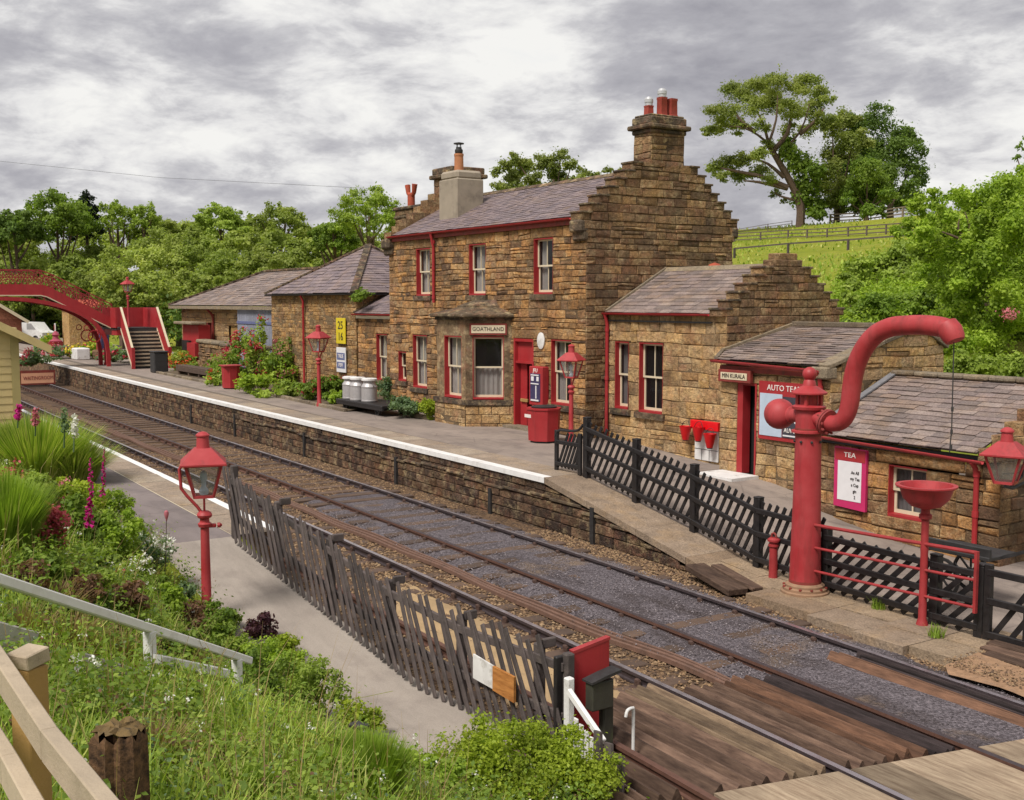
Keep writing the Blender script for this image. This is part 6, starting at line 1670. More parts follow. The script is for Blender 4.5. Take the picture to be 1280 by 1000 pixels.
# landing panels
mb = MB(); mb.box(BXa,17.62,2.95,-61.75,17.69,4.08); mb.box(BXa-.04,15.4,2.95,BXa+.03,17.62,4.08); mb.box(BXb,15.4,2.95,-61.75,15.47,4.08); mb.box(-64.6,15.45,2.6,-61.8,17.62,2.9); part(mb, 'landing', M['red'], fbr)
for x, y in ((-64.5,15.5),(-64.5,17.55)):
    mb = MB(); mb.lathe([(.12,0),(.12,.1),(.08,.15),(.08,2.0)], (x,y,.9), 14); part(mb, 'column', M['red'], fbr)
# stairs
S0, S1 = Vector((-61.75,0,3.0)), Vector((-59.75,0,.9))
nst = 11
mb = MB()
for k in range(nst):
    t = k/nst; x = S0.x+(S1.x-S0.x)*t; z = 3.0-(2.1)*(k+1)/(nst+0.0)+.0
    mb.box(x, 15.75, z-.07, x+.24, 17.58, z)
part(mb, 'treads', M['wood_fence'], fbr)
mb = MB()
for k in range(nst):
    t = k/nst; x = S0.x+(S1.x-S0.x)*t; z = 3.0-2.1*(k+1)/nst; mb.box(x-.0, 15.76, z, x+.02, 17.57, z+.16)
part(mb, 'risers', M['dark_iron'], fbr)
for y in (15.70,17.62):
    mb = MB(); vs = []
    for x, z0, z1 in ((-61.75,2.75,4.08),(-59.75,.9,1.98),(-59.62,.9,1.95)):
        vs += [(x,y-.035,z0),(x,y-.035,z1),(x,y+.035,z1),(x,y+.035,z0)]
    mb.add(vs, [(4*i+a,4*i+4+a,4*i+4+(a+1)%4,4*i+(a+1)%4) for i in range(2) for a in range(4)]+[(8,9,10,11)])
    part(mb, 'stair_panel', M['red'], fbr)
    mb = MB(); mb.bar((-61.78,y,4.1),(-59.72,y,2.0),.11,.05); mb.bar((-61.78,y-.04,2.95),(-59.7,y-.04,.98),.04,.1); part(mb, 'handrail', M['cream'], fbr)
    mb = MB(); mb.box(-59.7,y-.08,.9,-59.55,y+.08,2.0); part(mb, 'newel_post', M['red'], fbr)
mb = MB(); mb.cbox((-56.0,16.0,1.4),(.75,.7,1.0),None,None,0,.05); mb.cbox((-56.0,16.0,1.93),(.8,.75,.08),None,None,0,.03); single(mb, 'grit_bin', M['dark_iron'], 'dark grey box at the foot of the footbridge stairs', 'box', (-56,16,.9))

# ------------------------------------------------------------------ things around the far flower beds
t = thing('luggage_trolley', 'red luggage trolley stacked by the goods shed left of the stone wall', 'trolley', (-58.0,18.3,.9))
mb = MB(); mb.box(-59.2,18.2,2.3,-56.6,18.8,3.2); mb.box(-57.6,17.9,1.6,-56.3,18.5,2.3); part(mb, 'red_boards', M['red'], t)
mb = MB(); mb.cbox((-58.0,18.2,3.3),(3.0,.8,.14),None,None,0,.03); part(mb, 'pale_top', M['coping'], t)
mb = MB(); mb.box(-58.6,17.95,1.7,-57.5,18.1,2.4); mb.box(-58.4,18.0,.9,-57.5,18.3,1.6); part(mb, 'dark_case', M['black_paint'], t)
mb = MB(); mb.box(-57.4,17.9,.95,-56.4,18.3,1.6); part(mb, 'red_case', M['red_dull'], t)
sw = thing('rubble_wall', 'low rubble stone wall with long pale coping in front of the goods shed', 'wall', (-51,18,.9))
mb = MB(); stone_face(mb, 'Y', 18.0, -1, .7, 2.3, lambda z: (-56.0,-47.5), (), (.14,.24), (.3,.9), seed=95, rough=.1, pillow=.05); mb.box(-56,18.03,.7,-47.5,18.4,2.3,.4); part(mb, 'stones', M['stone_dark'], sw)
mb = MB(); x = -56.2
while x < -47.6: q = x+RN.uniform(.8,1.6); mb.cbox(((x+q)/2,18.2,2.38+RN.uniform(-.04,.04)),(q-x-.02,.6,.2),None,None,0,.06); x = q
part(mb, 'coping', M['coping'], sw)
mb = MB(); mb.cbox((-48.6,17.75,1.75),(.9,.5,.75),None,None,0,.12); single(mb, 'galvanised_tub', M['blue_grey'], 'grey tub standing by the rubble wall behind the roses', 'tub', (-48.6,17.75,1.3))
pbn = thing('planter_bench', 'long low wooden planter of red flowers beside the platform', 'planter', (-51.3,16.3,.9))
mb = MB(); mb.cbox((-51.3,16.35,1.35),(4.6,.5,.1),None,None,0,.02); mb.cbox((-51.3,16.12,1.22),(4.6,.06,.2),None,None,0,.01)
for x in (-53.3,-51.8,-50.3,-49.2): mb.cbox((x,16.35,1.1),(.16,.45,.42),None,None,0,.02)
part(mb, 'bench', M['sleeper'], pbn)
kr = MB(); x = -56.0
kpts = [(-55.5,15.75),(-50,15.6),(-43.2,15.55),(-38,15.35),(-32.5,15.12)]
for (x0,y0),(x1,y1) in zip(kpts,kpts[1:]):
    n = int((x1-x0)/.5)
    for k in range(n):
        a = k/n; b = (k+.95)/n; kr.bar((x0+(x1-x0)*a,y0+(y1-y0)*a,.94),(x0+(x1-x0)*b,y0+(y1-y0)*b,.94),.14,.12+.04*RN.random(),ch=.02)
for x in (-30.3,-29.8,-29.3): kr.bar((x,16.15,.95),(x+.48,16.18,.95),.14,.14,ch=.02)
setting(kr, 'kerb', M['coping'])
bedm = MB(); vs = []
for (x,y) in kpts: vs += [(x,y,.93),(x,18.9 if x < -46 else 17.9,1.15)]
bedm.add(vs, [(2*i,2*i+2,2*i+3,2*i+1) for i in range(len(kpts)-1)]); setting(bedm, 'flower_bed', m_plain('bed_soil', s(86,72,54), .95, .3, 3, .8))
# beyond the bridge: sign, planters, van, brick house, stone pier
sg_ = thing('station_sign', 'tall red and white sign on posts beyond the footbridge', 'sign', (-92,20,.9))
P_ = at(69,415,88); mb = MB(); mb.cbox((P_.x,P_.y,P_.z),(1.0,.08,1.35),Matrix.Rotation(radians(-10),3,'Z')); part(mb, 'panel', M['white'], sg_)
mb = MB()
for dz, h in ((.36,.36),(-.28,.5)): mb.cbox((P_.x+.02,P_.y-.06,P_.z+dz),(.8,.03,h),Matrix.Rotation(radians(-10),3,'Z'))
part(mb, 'red_band', M['red'], sg_)
mb = MB()
for dx in (-.4,.4): mb.cbox((P_.x+dx,P_.y+.1,P_.z-1.2),(.1,.1,2.4))
part(mb, 'post', M['white_worn'], sg_)
P_ = at(39,427,112); van = thing('parked_van', 'white van parked beyond the footbridge, only its roof and windscreen showing', 'van', (P_.x,P_.y,.4))
R0 = Matrix.Translation((P_.x,P_.y,.5)) @ Matrix.Rotation(radians(35),4,'Z')
def vanprof(w): return [(-2.2,.3),(2.3,.3),(2.35,.9),(1.6,1.15),(.9,1.9),(-2.1,1.95),(-2.25,1.4)]
mb = MB(); mb.prism(vanprof(0), -.9, .9, 'Y'); mb.xform(R0); part(mb, 'body', M['white'], van)
mb = MB(); mb.prism([(1.52,1.2),(.98,1.78),(.4,1.8),(.4,1.2)], -.91, .91, 'Y'); mb.xform(R0); part(mb, 'window', M['glass'], van)
for x in (-1.4,1.5):
    for y in (-.9,.9):
        mb = MB(); mb.lathe([(.32,-.1),(.32,.1)], (x,y,.3), 14, (0,1,0)); mb.xform(R0); part(mb, 'wheel', M['dark_iron'], van)
bh = thing('brick_house', 'red brick house with white bargeboard beyond the footbridge', 'house', (-112,9,.4))
Q = at(27,400,105); bx1 = Q.x; by1 = Q.y
mb = MB(); mb.box(bx1-8,by1-7,-.4,bx1,by1,Q.z+.1,.4); mb.prism([(by1-7,Q.z+.1),(by1,Q.z+.1),(by1-3.5,Q.z+2.4)], bx1-8, bx1, 'X', .5); part(mb, 'wall', M['brick'], bh)
mb = MB()
for sg in (1,-1):
    y0, y1 = by1-3.5, by1-3.5+sg*4.0; vs = []
    for x in (bx1-8.3,bx1+.3):
        for y in (y0,y1):
            z = Q.z+2.5-abs(y-y0)*.66; vs += [(x,y,z),(x,y,z-.12)]
    mb.add(vs, [(0,2,6,4),(1,3,7,5),(0,1,5,4),(2,3,7,6),(4,5,7,6)])
part(mb, 'roof', M['slate'], bh)
mb = MB()
for sg in (1,-1): mb.bar((bx1+.33,by1-3.5,Q.z+2.45),(bx1+.33,by1-3.5+sg*4.05,Q.z-.2),.05,.28)
part(mb, 'bargeboard', M['cream'], bh)
mb = MB(); mb.box(bx1+.01,by1-2.6,Q.z-1.0,bx1+.03,by1-1.9,Q.z-.3); part(mb, 'window', M['glass'], bh)
sp2 = thing('stone_hut', 'small pale stone shed with dark eaves seen beneath the footbridge arch', 'shed', (-90,22,.9))
Q = at(101,418,88); mb = MB(); mb.cbox((Q.x,Q.y,2.2),(2.4,2.2,3.4)); part(mb, 'wall', M['stone_pale'], sp2); mb = MB(); mb.cbox((Q.x,Q.y,3.95),(2.8,2.6,.16)); mb.prism([(Q.x-1.4,4.02),(Q.x+1.4,4.02),(Q.x,4.6)], Q.y-1.3, Q.y+1.3, 'Y'); part(mb, 'roof', M['terracotta'], sp2)
P_ = Vector((-71.5,15.7,.9)); mb = MB(); mb.cbox((P_.x,P_.y,1.25),(1.5,.8,.7),None,None,0,.05); single(mb, 'stone_trough', M['white_worn'], 'white stone trough planter beyond the footbridge', 'planter', (P_.x,P_.y,.9))
tgn = thing('telephone_kiosk', 'slim red and grey information pillar behind the trough planter', 'pillar', (-70.6,16.8,.9))
mb = MB(); mb.cbox((-70.7,16.8,2.1),(.5,.6,2.4),None,None,0,.03); part(mb, 'body', M['red'], tgn); mb = MB(); mb.cbox((-70.2,16.8,2.2),(.5,.5,1.8),None,None,0,.03); part(mb, 'panel', M['navy'], tgn); mb = MB(); mb.cbox((-70.45,16.7,1.2),(1.2,.9,.6),None,None,0,.1); part(mb, 'plinth', M['stone_dark'], tgn)

# ------------------------------------------------------------------ near left: rails, timber fence, stump
hr2 = thing('white_handrail', 'white painted handrail sloping down through the near bank', 'handrail', (-7.6,1.9,1.6))
a, b = at(-40,712,5.9), at(312,826,9.2)
mb = MB(); mb.bar(a, b, .06, .062, ch=.008); part(mb, 'rail', M['white'], hr2)
c = a+(b-a)*.535; mb = MB(); mb.cbox((c.x,c.y,c.z-.45),(.07,.07,.86),Matrix.Rotation(.6,3,'Z'),None,0,.008); part(mb, 'post', M['white_worn'], hr2)
c = a+(b-a)*.93; mb = MB(); mb.cbox((c.x,c.y,c.z-.4),(.07,.07,.76),Matrix.Rotation(.6,3,'Z'),None,0,.008); part(mb, 'post', M['white_worn'], hr2)
mb = MB(); mb.bar(at(195,824,7.6), at(282,842,8.3), .09, .07, ch=.01); single(mb, 'fallen_rail', M['white_worn'], 'flaking white rail half buried in the grass below the handrail', 'rail', tuple(at(240,833,8)))
mb = MB(); mb.bar(at(-10,792,6.6), at(42,806,6.9), .05, .16, ch=.01); mb.bar(at(98,828,6.8), at(172,850,7.4), .05, .13, ch=.01); single(mb, 'edging_board', m_plain('grey_boards', s(172,168,160), .9, .15, 6, .4), 'weathered grey edging boards in the grass behind the timber fence', 'boards', tuple(at(100,830,7)))
tf_ = thing('timber_fence', 'pale sawn timber post and rail fence in the near left corner', 'fence', (-3.6,.6,2.4))
def plank(p, q, w, h): m_ = MB(); m_.bar(p, q, w, h, ch=.004); return m_
A0, A1 = at(-30,790,3.75), at(62,930,2.95); A2 = at(150,1040,2.45)
part(plank(A0, A1, .045, .09), 'rail', M['wood_fence'], tf_); part(plank(A1+(A2-A1)*.004, A2, .045, .09), 'rail', M['wood_fence'], tf_)
B0, B1, B2 = at(-40,875,3.6), at(12,962,3.1), at(60,1050,2.6)
part(plank(B0, B1, .045, .09), 'rail', M['wood_fence'], tf_); part(plank(B1+(B2-B1)*.004, B2, .045, .09), 'rail', M['wood_fence'], tf_)
pp = at(37,860,3.62); mb = MB(); mb.cbox((pp.x,pp.y,pp.z-.45),(.085,.085,1.05),Matrix.Rotation(.55,3,'Z'),None,0,.004); pt_ = part(mb, 'post', M['wood_tan'], tf_)
pt_z = pp.z+.075; mb = MB(); mb.cbox((pp.x,pp.y,pt_z+.03),(.095,.095,.05),Matrix.Rotation(.55,3,'Z') @ Matrix.Rotation(.12,3,'X'),None,0,.004); part(mb, 'post_cap', M['wood_fence'], pt_)
sm_ = thing('rotten_post', 'mossy rotten wooden post stump by the timber fence', 'stump', tuple(at(150,1000,4.3)))
c = at(149,915,4.3); mb = MB(); n = 26; vs = []
rr = [.1*(1+.12*sin(k*3.1)+.08*sin(k*7.7)) for k in range(n)]
for z, m_ in ((-.9,1.06),(-.5,1.03),(-.1,1.0),(-.02,.98),(.0,.90)):
    for k in range(n):
        a_ = 2*pi*k/n; vs.append((c.x+rr[k]*m_*cos(a_),c.y+rr[k]*m_*sin(a_),c.z+z+(.02*sin(k*2.3) if z > -.05 else 0)))
mb.add(vs, [(i*n+k,i*n+(k+1)%n,(i+1)*n+(k+1)%n,(i+1)*n+k) for i in range(4) for k in range(n)]); part(mb, 'bole', M['stump'], sm_)
mb = MB(); vs = [(c.x,c.y,c.z+.015)]
for q_ in (.35,.7,.93):
    for k in range(n):
        a_ = 2*pi*k/n; vs.append((c.x+rr[k]*q_*cos(a_),c.y+rr[k]*q_*sin(a_),c.z+.012+RN.uniform(-.012,.02)))
mb.add(vs, [(0,1+k,1+(k+1)%n) for k in range(n)]+[(1+i*n+k,1+i*n+(k+1)%n,1+(i+1)*n+(k+1)%n,1+(i+1)*n+k) for i in range(2) for k in range(n)]); part(mb, 'mossy_top', M['moss'], sm_)
mb = MB(); q = at(449,908,9.0); mb.cbox(q,(.16,.1,.05),Matrix.Rotation(.4,3,'Z'),None,0,.01); mb.cbox(q-Vector((0,0,.22)),(.05,.05,.42)); single(mb, 'marker_post', M['dark_iron'], 'short dark marker post at the edge of the path', 'marker', tuple(q-Vector((0,0,.4))))
q = at(291,938,6.6); mb = MB(); mb.lathe([(.01,-.05),(.1,-.02),(.12,.04),(.07,.09),(.01,.11)], q, 9); mb.lathe([(.01,-.04),(.09,0),(.07,.06),(.01,.08)], q+Vector((.14,-.03,-.02)), 8); single(mb, 'loose_stones', m_plain('pink_stone', s(176,136,112), .9, .2, 12, .5), 'pinkish stone lying in the bank grass', 'stone', tuple(q))
# overhead wire behind the station
mb = MB(); mb.tube([at(-200,190,160)+Vector((0,0,1)), at(200,222,150), at(470,236,140)], .018, 4); single(mb, 'overhead_wire', M['wire'], 'thin overhead wire crossing the sky above the wood', 'wire', tuple(at(200,222,150)))
# ------------------------------------------------------------------ foliage
def leaves(clumps, n, size, seed=1, sub=0, fuzz=.28, shell=.55, up=.35, aspect=.62, flat=1.0, spread=.9):
    """clumps (x,y,z,r[,rz]) -> V, Q, rnd arrays of n small leaf faces spread through them"""
    rg = np.random.default_rng(seed)
    if sub:
        r0 = random.Random(seed+99); cl2 = []
        for c in clumps:
            rz_ = c[4] if len(c) > 4 else c[3]*.85
            cl2.append((c[0],c[1],c[2],c[3]*.72,rz_*.72))
            for _ in range(sub):
                v = Vector((r0.gauss(0,1),r0.gauss(0,1),r0.gauss(.15,.9))).normalized()*r0.uniform(.55,1.0)
                cl2.append((c[0]+v.x*c[3],c[1]+v.y*c[3],c[2]+v.z*rz_,c[3]*r0.uniform(.26,.5),rz_*r0.uniform(.22,.42)))
        clumps = cl2
    C = np.array([c[:3] for c in clumps], float); Rr = np.array([(c[3],c[3],(c[4] if len(c) > 4 else c[3]*.85)) for c in clumps], float)
    w = Rr[:,0]**2; w = w/w.sum()
    k = rg.choice(len(clumps), n, p=w)
    d = rg.normal(size=(n,3)); d /= np.linalg.norm(d,axis=1)[:,None]
    rr = np.clip(1-shell*np.abs(rg.normal(0,.6,n)), .05, 1.15)
    rr = np.where(rg.random(n) < fuzz, rr*rg.uniform(.9,1.75,n), rr)
    # lumpy surface: radius modulated by direction
    lump = 1+.16*np.sin(d[:,0]*5+k*1.7)*np.sin(d[:,1]*6+k*.9)+.12*np.sin(d[:,2]*7+k*2.3)
    pos = C[k]+d*Rr[k]*(rr*lump)[:,None]
    nrm = d*.7+rg.normal(size=(n,3))*spread*.6+np.array([0,0,up]); nrm /= np.linalg.norm(nrm,axis=1)[:,None]
    a = rg.normal(size=(n,3)); t1 = np.cross(nrm,a); t1 /= np.linalg.norm(t1,axis=1)[:,None]; t2 = np.cross(nrm,t1)
    s_ = size*rg.uniform(.55,1.35,n)[:,None]
    v = np.stack([pos-t1*s_*.5, pos+t2*s_*aspect*.5+nrm*s_*.08, pos+t1*s_*.5, pos-t2*s_*aspect*.5+nrm*s_*.08],1)
    q = np.arange(n*4).reshape(n,4)
    cr = rg.random(len(clumps))
    rnd = np.clip(cr[k]*.55+rg.random(n)*.45, 0, 1)
    return v.reshape(-1,3), q, rnd
def leaf_mesh(name, clumps, n, size, mat, org, **kw):
    V, Q, r = leaves(clumps, n, size, **kw); return fast_mesh(name, V-np.array(org), Q, r, mat)
def blades(centers, hs, width, seed=1, bend=.5, lean=None):
    rg = np.random.default_rng(seed); n = len(centers)
    c = np.asarray(centers, float); h = np.asarray(hs, float)
    an = rg.uniform(0, 2*pi, n); dx, dy = np.cos(an), np.sin(an)
    b = bend*rg.uniform(.15,1,n)*h
    w = width*rg.uniform(.6,1.3,n)
    sx, sy = -dy*w/2, dx*w/2
    def ring(t, ws):
        off = b*t**2; z = h*(t-.25*t*t*(b/np.maximum(h,1e-6)))
        p = c+np.stack([dx*off, dy*off, z],1)
        return p+np.stack([sx*ws,sy*ws,0*sx],1), p-np.stack([sx*ws,sy*ws,0*sx],1)
    a0,b0 = ring(0,1); a1,b1 = ring(.55,.85); a2,b2 = ring(1,.12)
    V = np.stack([a0,b0,a1,b1,a2,b2],1).reshape(-1,3)
    i = (np.arange(n)*6)[:,None]
    Q = np.concatenate([i+np.array([0,1,3,2]), i+np.array([2,3,5,4])],1).reshape(-1,4)
    return V, Q, np.repeat(rg.random(n),2)
def merge(parts_):
    V = []; Q = []; r = []; o = 0
    for v, q, x in parts_: V.append(v); Q.append(q+o); r.append(x); o += len(v)
    return np.concatenate(V), np.concatenate(Q), np.concatenate(r)
def limb(mb, pts, r0, r1, seg=7):
    n = len(pts); mb.tube(spline(pts, 3) if n > 2 else pts, [r0+(r1-r0)*i/((n-1)*3 if n > 2 else 1) for i in range(((n-1)*3+1) if n > 2 else 2)], seg)
def pxc(lst, d, dj=.03, seed=1, flat=.85, grow=1.0):
    rg = random.Random(seed); out = []
    for px, py, r in lst:
        dd = d*(1+rg.uniform(-dj,dj)); p = at(px,py,dd); R_ = r*grow/1404*dd; out.append((p.x,p.y,p.z,R_,R_*flat))
    return out
def tree(name, label, clumps, n, leaf, mat, trunk, bark='bark', seed=1, cat='tree', group=None, **kw):
    """trunk: list of limbs (points, r0, r1); thing at the foot of the first limb"""
    b = Vector(trunk[0][0][0])
    t = thing(name, label, cat, b, group)
    kw.setdefault('sub',5); me = leaf_mesh('crown', clumps, n, leaf, M[mat], b, seed=seed, **kw); part(me, 'crown', None, t)
    mb = MB()
    for pts, r0, r1 in trunk: limb(mb, pts, r0, r1)
    part(mb, 'trunk', M[bark], t)
    return t
def auto_trunk(clumps, base, r, nlimb=7, seed=1, fork=.35):
    rg = random.Random(seed); cs = [Vector(c[:3]) for c in clumps]; cen = sum(cs, Vector())/len(cs)
    base = Vector(base); top = base.lerp(cen, .95); fk = base.lerp(cen, fork)
    out = [([base, base.lerp(fk,.5)+Vector((rg.uniform(-.1,.1)*r*4,0,0)), fk, top], r, r*.3)]
    for c in rg.sample(cs, min(nlimb, len(cs))):
        s0 = base.lerp(cen, rg.uniform(fork*.8, .8)); mid = s0.lerp(c,.5)+Vector((0,0,-.1*(c-s0).length))
        out.append(([s0, mid, c], r*.42, r*.1))
    return out
def ground_z(x, y): return terrain(x, y)
def foot(clumps):
    cs = np.array([c[:3] for c in clumps]); x, y = cs[:,0].mean(), cs[:,1].mean(); return Vector((x, y, ground_z(x,y)-.2))

def onhill(px, py):
    d0 = 30.0
    prev = None
    for i in range(900):
        d = 40+i*.4; p = at(px,py,d)
        if p.z <= ground_z(p.x,p.y): return p
    return at(px,py,150)
fp = lambda l: [onhill(x,y) for x,y in l]
# hill trees
c1 = pxc([(905,140,20),(898,160,14),(888,163,9),(925,116,20),(950,106,18),(975,103,18),(1000,108,18),(1022,116,16),(1036,126,9),(940,136,18),(965,130,18),(992,135,18),(1015,140,16),(1028,150,12),(918,156,13),(950,158,11),(985,160,11),(1008,165,12),(893,206,10),(908,204,14),(928,200,15),(948,194,13),(924,222,12),(945,215,13),(961,224,11),(903,219,9),(970,241,7),(962,180,9),(890,212,7),(978,252,5)], 150, .04, 3, .75, 1.22)
A = lambda px, py, d=150: at(px,py,d)
b1 = A(1000,272); b1.z = ground_z(b1.x,b1.y)-.3
tr1 = [([b1,A(1000,255),A(988,228),A(972,200),A(960,180)],.62,.34),([A(972,200),A(955,175),A(930,160),A(905,158)],.22,.06),([A(962,184),A(952,150),A(935,125)],.24,.06),([A(960,182),A(970,150),A(972,118)],.22,.06),([A(972,195),A(1000,165),A(1012,130)],.22,.06),([A(965,190),A(985,165),A(990,130)],.4,.1),([A(985,235),A(955,222),A(925,215),A(900,210)],.4,.1),([A(984,236),A(950,228),A(930,226)],.3,.08),([A(945,165),A(925,150),A(915,130)],.3,.08),([A(1000,168),A(1020,150),A(1030,135)],.3,.08),([A(980,222),A(960,205),A(940,198)],.3,.08),([A(992,250),A(975,245),A(968,240)],.2,.06)]
sy = tree('hill_tree', 'wide open crowned tree with leaning trunk on the hill skyline', c1, 44000, .29, 'leaf_oak', tr1, seed=4, shell=.8, spread=1.2)
iv = pxc([(985,190,13),(1000,205,16),(1010,230,18),(1016,255,16),(1000,248,12),(984,178,10),(1020,212,11),(1022,265,12)], 149, .02, 5)
part(leaf_mesh('ivy', iv, 5000, .5, M['leaf_mid'], ORG[sy.name], seed=6), 'ivy', None, sy)
def hilltree(name, label, lst, d, n, leaf, mat, seed, r=.5, **kw):
    c = pxc(lst, d, .035, seed, .85, kw.pop('grow',1.0)); f = foot(c); return tree(name, label, c, n, leaf, mat, auto_trunk(c, f, r, 8, seed), seed=seed, **kw)
hilltree('hill_tree', 'dense dark rounded tree at the right of the hilltop group', [(1068,165,24),(1100,156,26),(1125,172,24),(1140,202,22),(1150,226,12),(1110,195,32),(1140,238,16),(1125,248,18),(1085,190,28),(1150,213,11),(1105,230,26),(1070,215,26),(1095,245,20),(1130,250,16),(1148,248,12),(1075,245,18)], 158, 30000, .36, 'leaf_dark', 11, .7)
hilltree('hill_tree', 'lighter olive tree in the middle of the hilltop group', [(1040,160,20),(1056,150,18),(1045,190,26),(1066,178,20),(1036,215,20),(1052,235,20),(1040,250,14),(1030,235,16),(1060,205,22),(1050,262,12)], 154, 18000, .36, 'leaf_oak', 12, .5)
hilltree('hill_tree', 'small pale green tree in front of the hilltop group', [(1084,215,24),(1070,236,20),(1100,236,22),(1080,252,15),(1110,243,12),(1060,250,11),(1085,262,12),(1100,262,10),(1070,262,10)], 148, 15000, .32, 'leaf_mid', 13, .4)
hilltree('loose_tree', 'feathery tree showing above the station house roof', [(630,205,10),(619,215,8),(645,200,11),(661,205,11),(640,222,12),(623,233,10),(680,200,12),(700,195,12),(715,205,11),(730,216,9),(665,225,15),(695,220,15),(720,229,11),(745,222,7),(760,213,6),(776,214,6),(768,222,7),(652,212,14),(690,208,15),(640,235,14),(672,238,16),(705,232,15),(730,228,12),(750,228,9)], 95, 22000, .21, 'leaf_oak', 14, .3, shell=.85, grow=1.1)
# bushes and trees on the bank behind the end block
c = pxc([(1145,258,14),(1172,252,15),(1205,248,17),(1235,240,19),(1262,234,20),(1285,226,22),(1137,280,13),(1165,285,18),(1200,282,20),(1240,280,24),(1272,280,24),(1122,290,8),(1190,318,20),(1230,320,25),(1268,325,26),(1164,318,13),(1215,360,27),(1255,370,28),(1186,362,20),(1290,350,26),(1225,410,29),(1265,420,30),(1204,428,20),(1290,450,26),(1245,452,24),(1150,300,16),(1180,300,18),(1220,300,22),(1255,305,24),(1285,300,24),(1210,340,24),(1240,345,26),(1280,375,28),(1235,390,28),(1195,395,22),(1290,410,28),(1240,432,28),(1180,268,14),(1220,262,18),(1250,258,20),(1155,340,12),(1165,300,14),(1195,300,18),(1235,265,18),(1270,262,18),(1175,335,16),(1225,385,22),(1262,345,22),(1275,395,22),(1215,450,22)], 40, .08, 21, .9, 1.22)
b = at(1245,470,40); b.z = ground_z(b.x,b.y)-.3
B = lambda px, py: at(px,py,39.5)
tr = [([b,B(1240,400),B(1230,340),B(1235,290)],.22,.08),([B(1236,380),B(1207,352),B(1172,345)],.09,.03),([B(1207,352),B(1225,335),B(1242,320)],.07,.03),([B(1232,330),B(1207,303),B(1178,290)],.08,.03),([B(1207,303),B(1198,285),B(1200,272)],.05,.02),([B(1208,304),B(1212,285),B(1206,265)],.05,.02),([B(1235,300),B(1260,270),B(1270,240)],.1,.03)]
tree('bank_tree', 'large bright green spreading tree behind the end block at right', c, 85000, .13, 'leaf_bright', tr, seed=22, shell=.6)
c = pxc([(1284,172,8),(1276,184,6),(1271,196,5),(1288,190,10),(1294,175,12),(1302,200,18),(1312,240,24),(1330,200,30),(1330,260,30),(1278,178,5)], 44, .04, 23); f = foot(pxc([(1345,300,10)],44))
tree('bank_tree', 'tree whose leafy tip just enters the picture at the right edge', c, 2500, .16, 'leaf_mid', auto_trunk(c, f, .2, 5, 3), seed=24)
BG = dict(grow=1.35)
hilltree('bank_bush', 'broad bright green bush on the bank behind the porch block', [(1075,337,15),(1100,327,16),(1130,320,17),(1156,314,15),(1085,358,18),(1118,352,21),(1150,346,20),(1062,352,9),(1172,335,14)], 56, 16000, .2, 'leaf_light', 25, .1, **BG)
hilltree('bank_bush', 'lower leafy bush right behind the porch gable', [(1073,392,16),(1104,385,19),(1140,386,21),(1170,378,18),(1160,420,21),(1120,420,19),(1188,442,20),(1060,412,12),(1150,450,20)], 47, 18000, .17, 'leaf_mid', 26, .1, **BG)
hilltree('bank_bush', 'pale scrubby bush between the two bank bushes', [(1066,375,10),(1090,374,13),(1120,376,14),(1150,372,16),(1180,350,16),(1195,330,14)], 52, 10000, .18, 'leaf_bright', 27, .08, **BG)
hilltree('bank_bush', 'rough bush at the top of the slope under the field fence', [(1130,322,9),(1160,314,11),(1185,318,12),(1175,335,14),(1110,330,8)], 62, 9000, .2, 'leaf_mid', 28, .08, **BG)
hilltree('bank_bush', 'dense bush just above the ridge of the end block', [(1200,455,15),(1225,460,18),(1255,465,18),(1280,465,18),(1180,462,10)], 33, 12000, .11, 'leaf_light', 29, .06, **BG)
hilltree('bank_bush', 'green bush peeping over the annex gable right shoulder', [(1058,345,6),(1066,355,9),(1062,372,8),(1070,400,9)], 50, 2600, .2, 'leaf_light', 30, .06, **BG)
sc = []
r_ = random.Random(8)
for _ in range(420):
    px, py = r_.uniform(1050,1330), r_.uniform(322,470)
    if py < 330+.0*(px-1050) and r_.random() < .6: continue
    p = onhill(px, py)
    if p.y > 75: continue
    q = r_.uniform(.45,1.0); sc.append((p.x,p.y,ground_z(p.x,p.y)+q*.35,q,q*.7))
single(leaf_mesh('bank_scrub', sc, 52000, .15, M['leaf_bright'], (0,0,0), seed=61, sub=2), 'bank_scrub', None, 'bright leafy scrub covering the slope behind the low buildings', 'undergrowth', (0,0,0), None, 'stuff')
n_ = 26000; hx_ = NR.uniform(-120,-10,n_); hy_ = NR.uniform(36,122,n_); hz_ = np.array([ground_z(a_,b_) for a_,b_ in zip(hx_,hy_)])-.02
kp = (np.sin(hx_*.23+hy_*.11)+np.sin(hy_*.31-hx_*.07)+NR.normal(size=n_)*.9) > .1
V, Q, rr_ = blades(np.stack([hx_,hy_,hz_],1)[kp], NR.uniform(.12,.42,kp.sum()), .16, 41, .9)
single(fast_mesh('pasture_grass', V, Q, rr_, M['grass']), 'pasture_grass', None, 'tussocky grass scattered over the hillside pasture', 'grass', (0,0,0), None, 'stuff')
c = [(at(1262,392,36).x, at(1262,392,36).y, at(1262,392,36).z, .25)]
single(leaf_mesh('pink_blossom', c, 160, .09, M['fl_pink'], tuple(c[0][:3]), seed=2), 'pink_blossom', None, 'small spray of pink blossom against the bank tree', 'flowers', tuple(c[0][:3]))

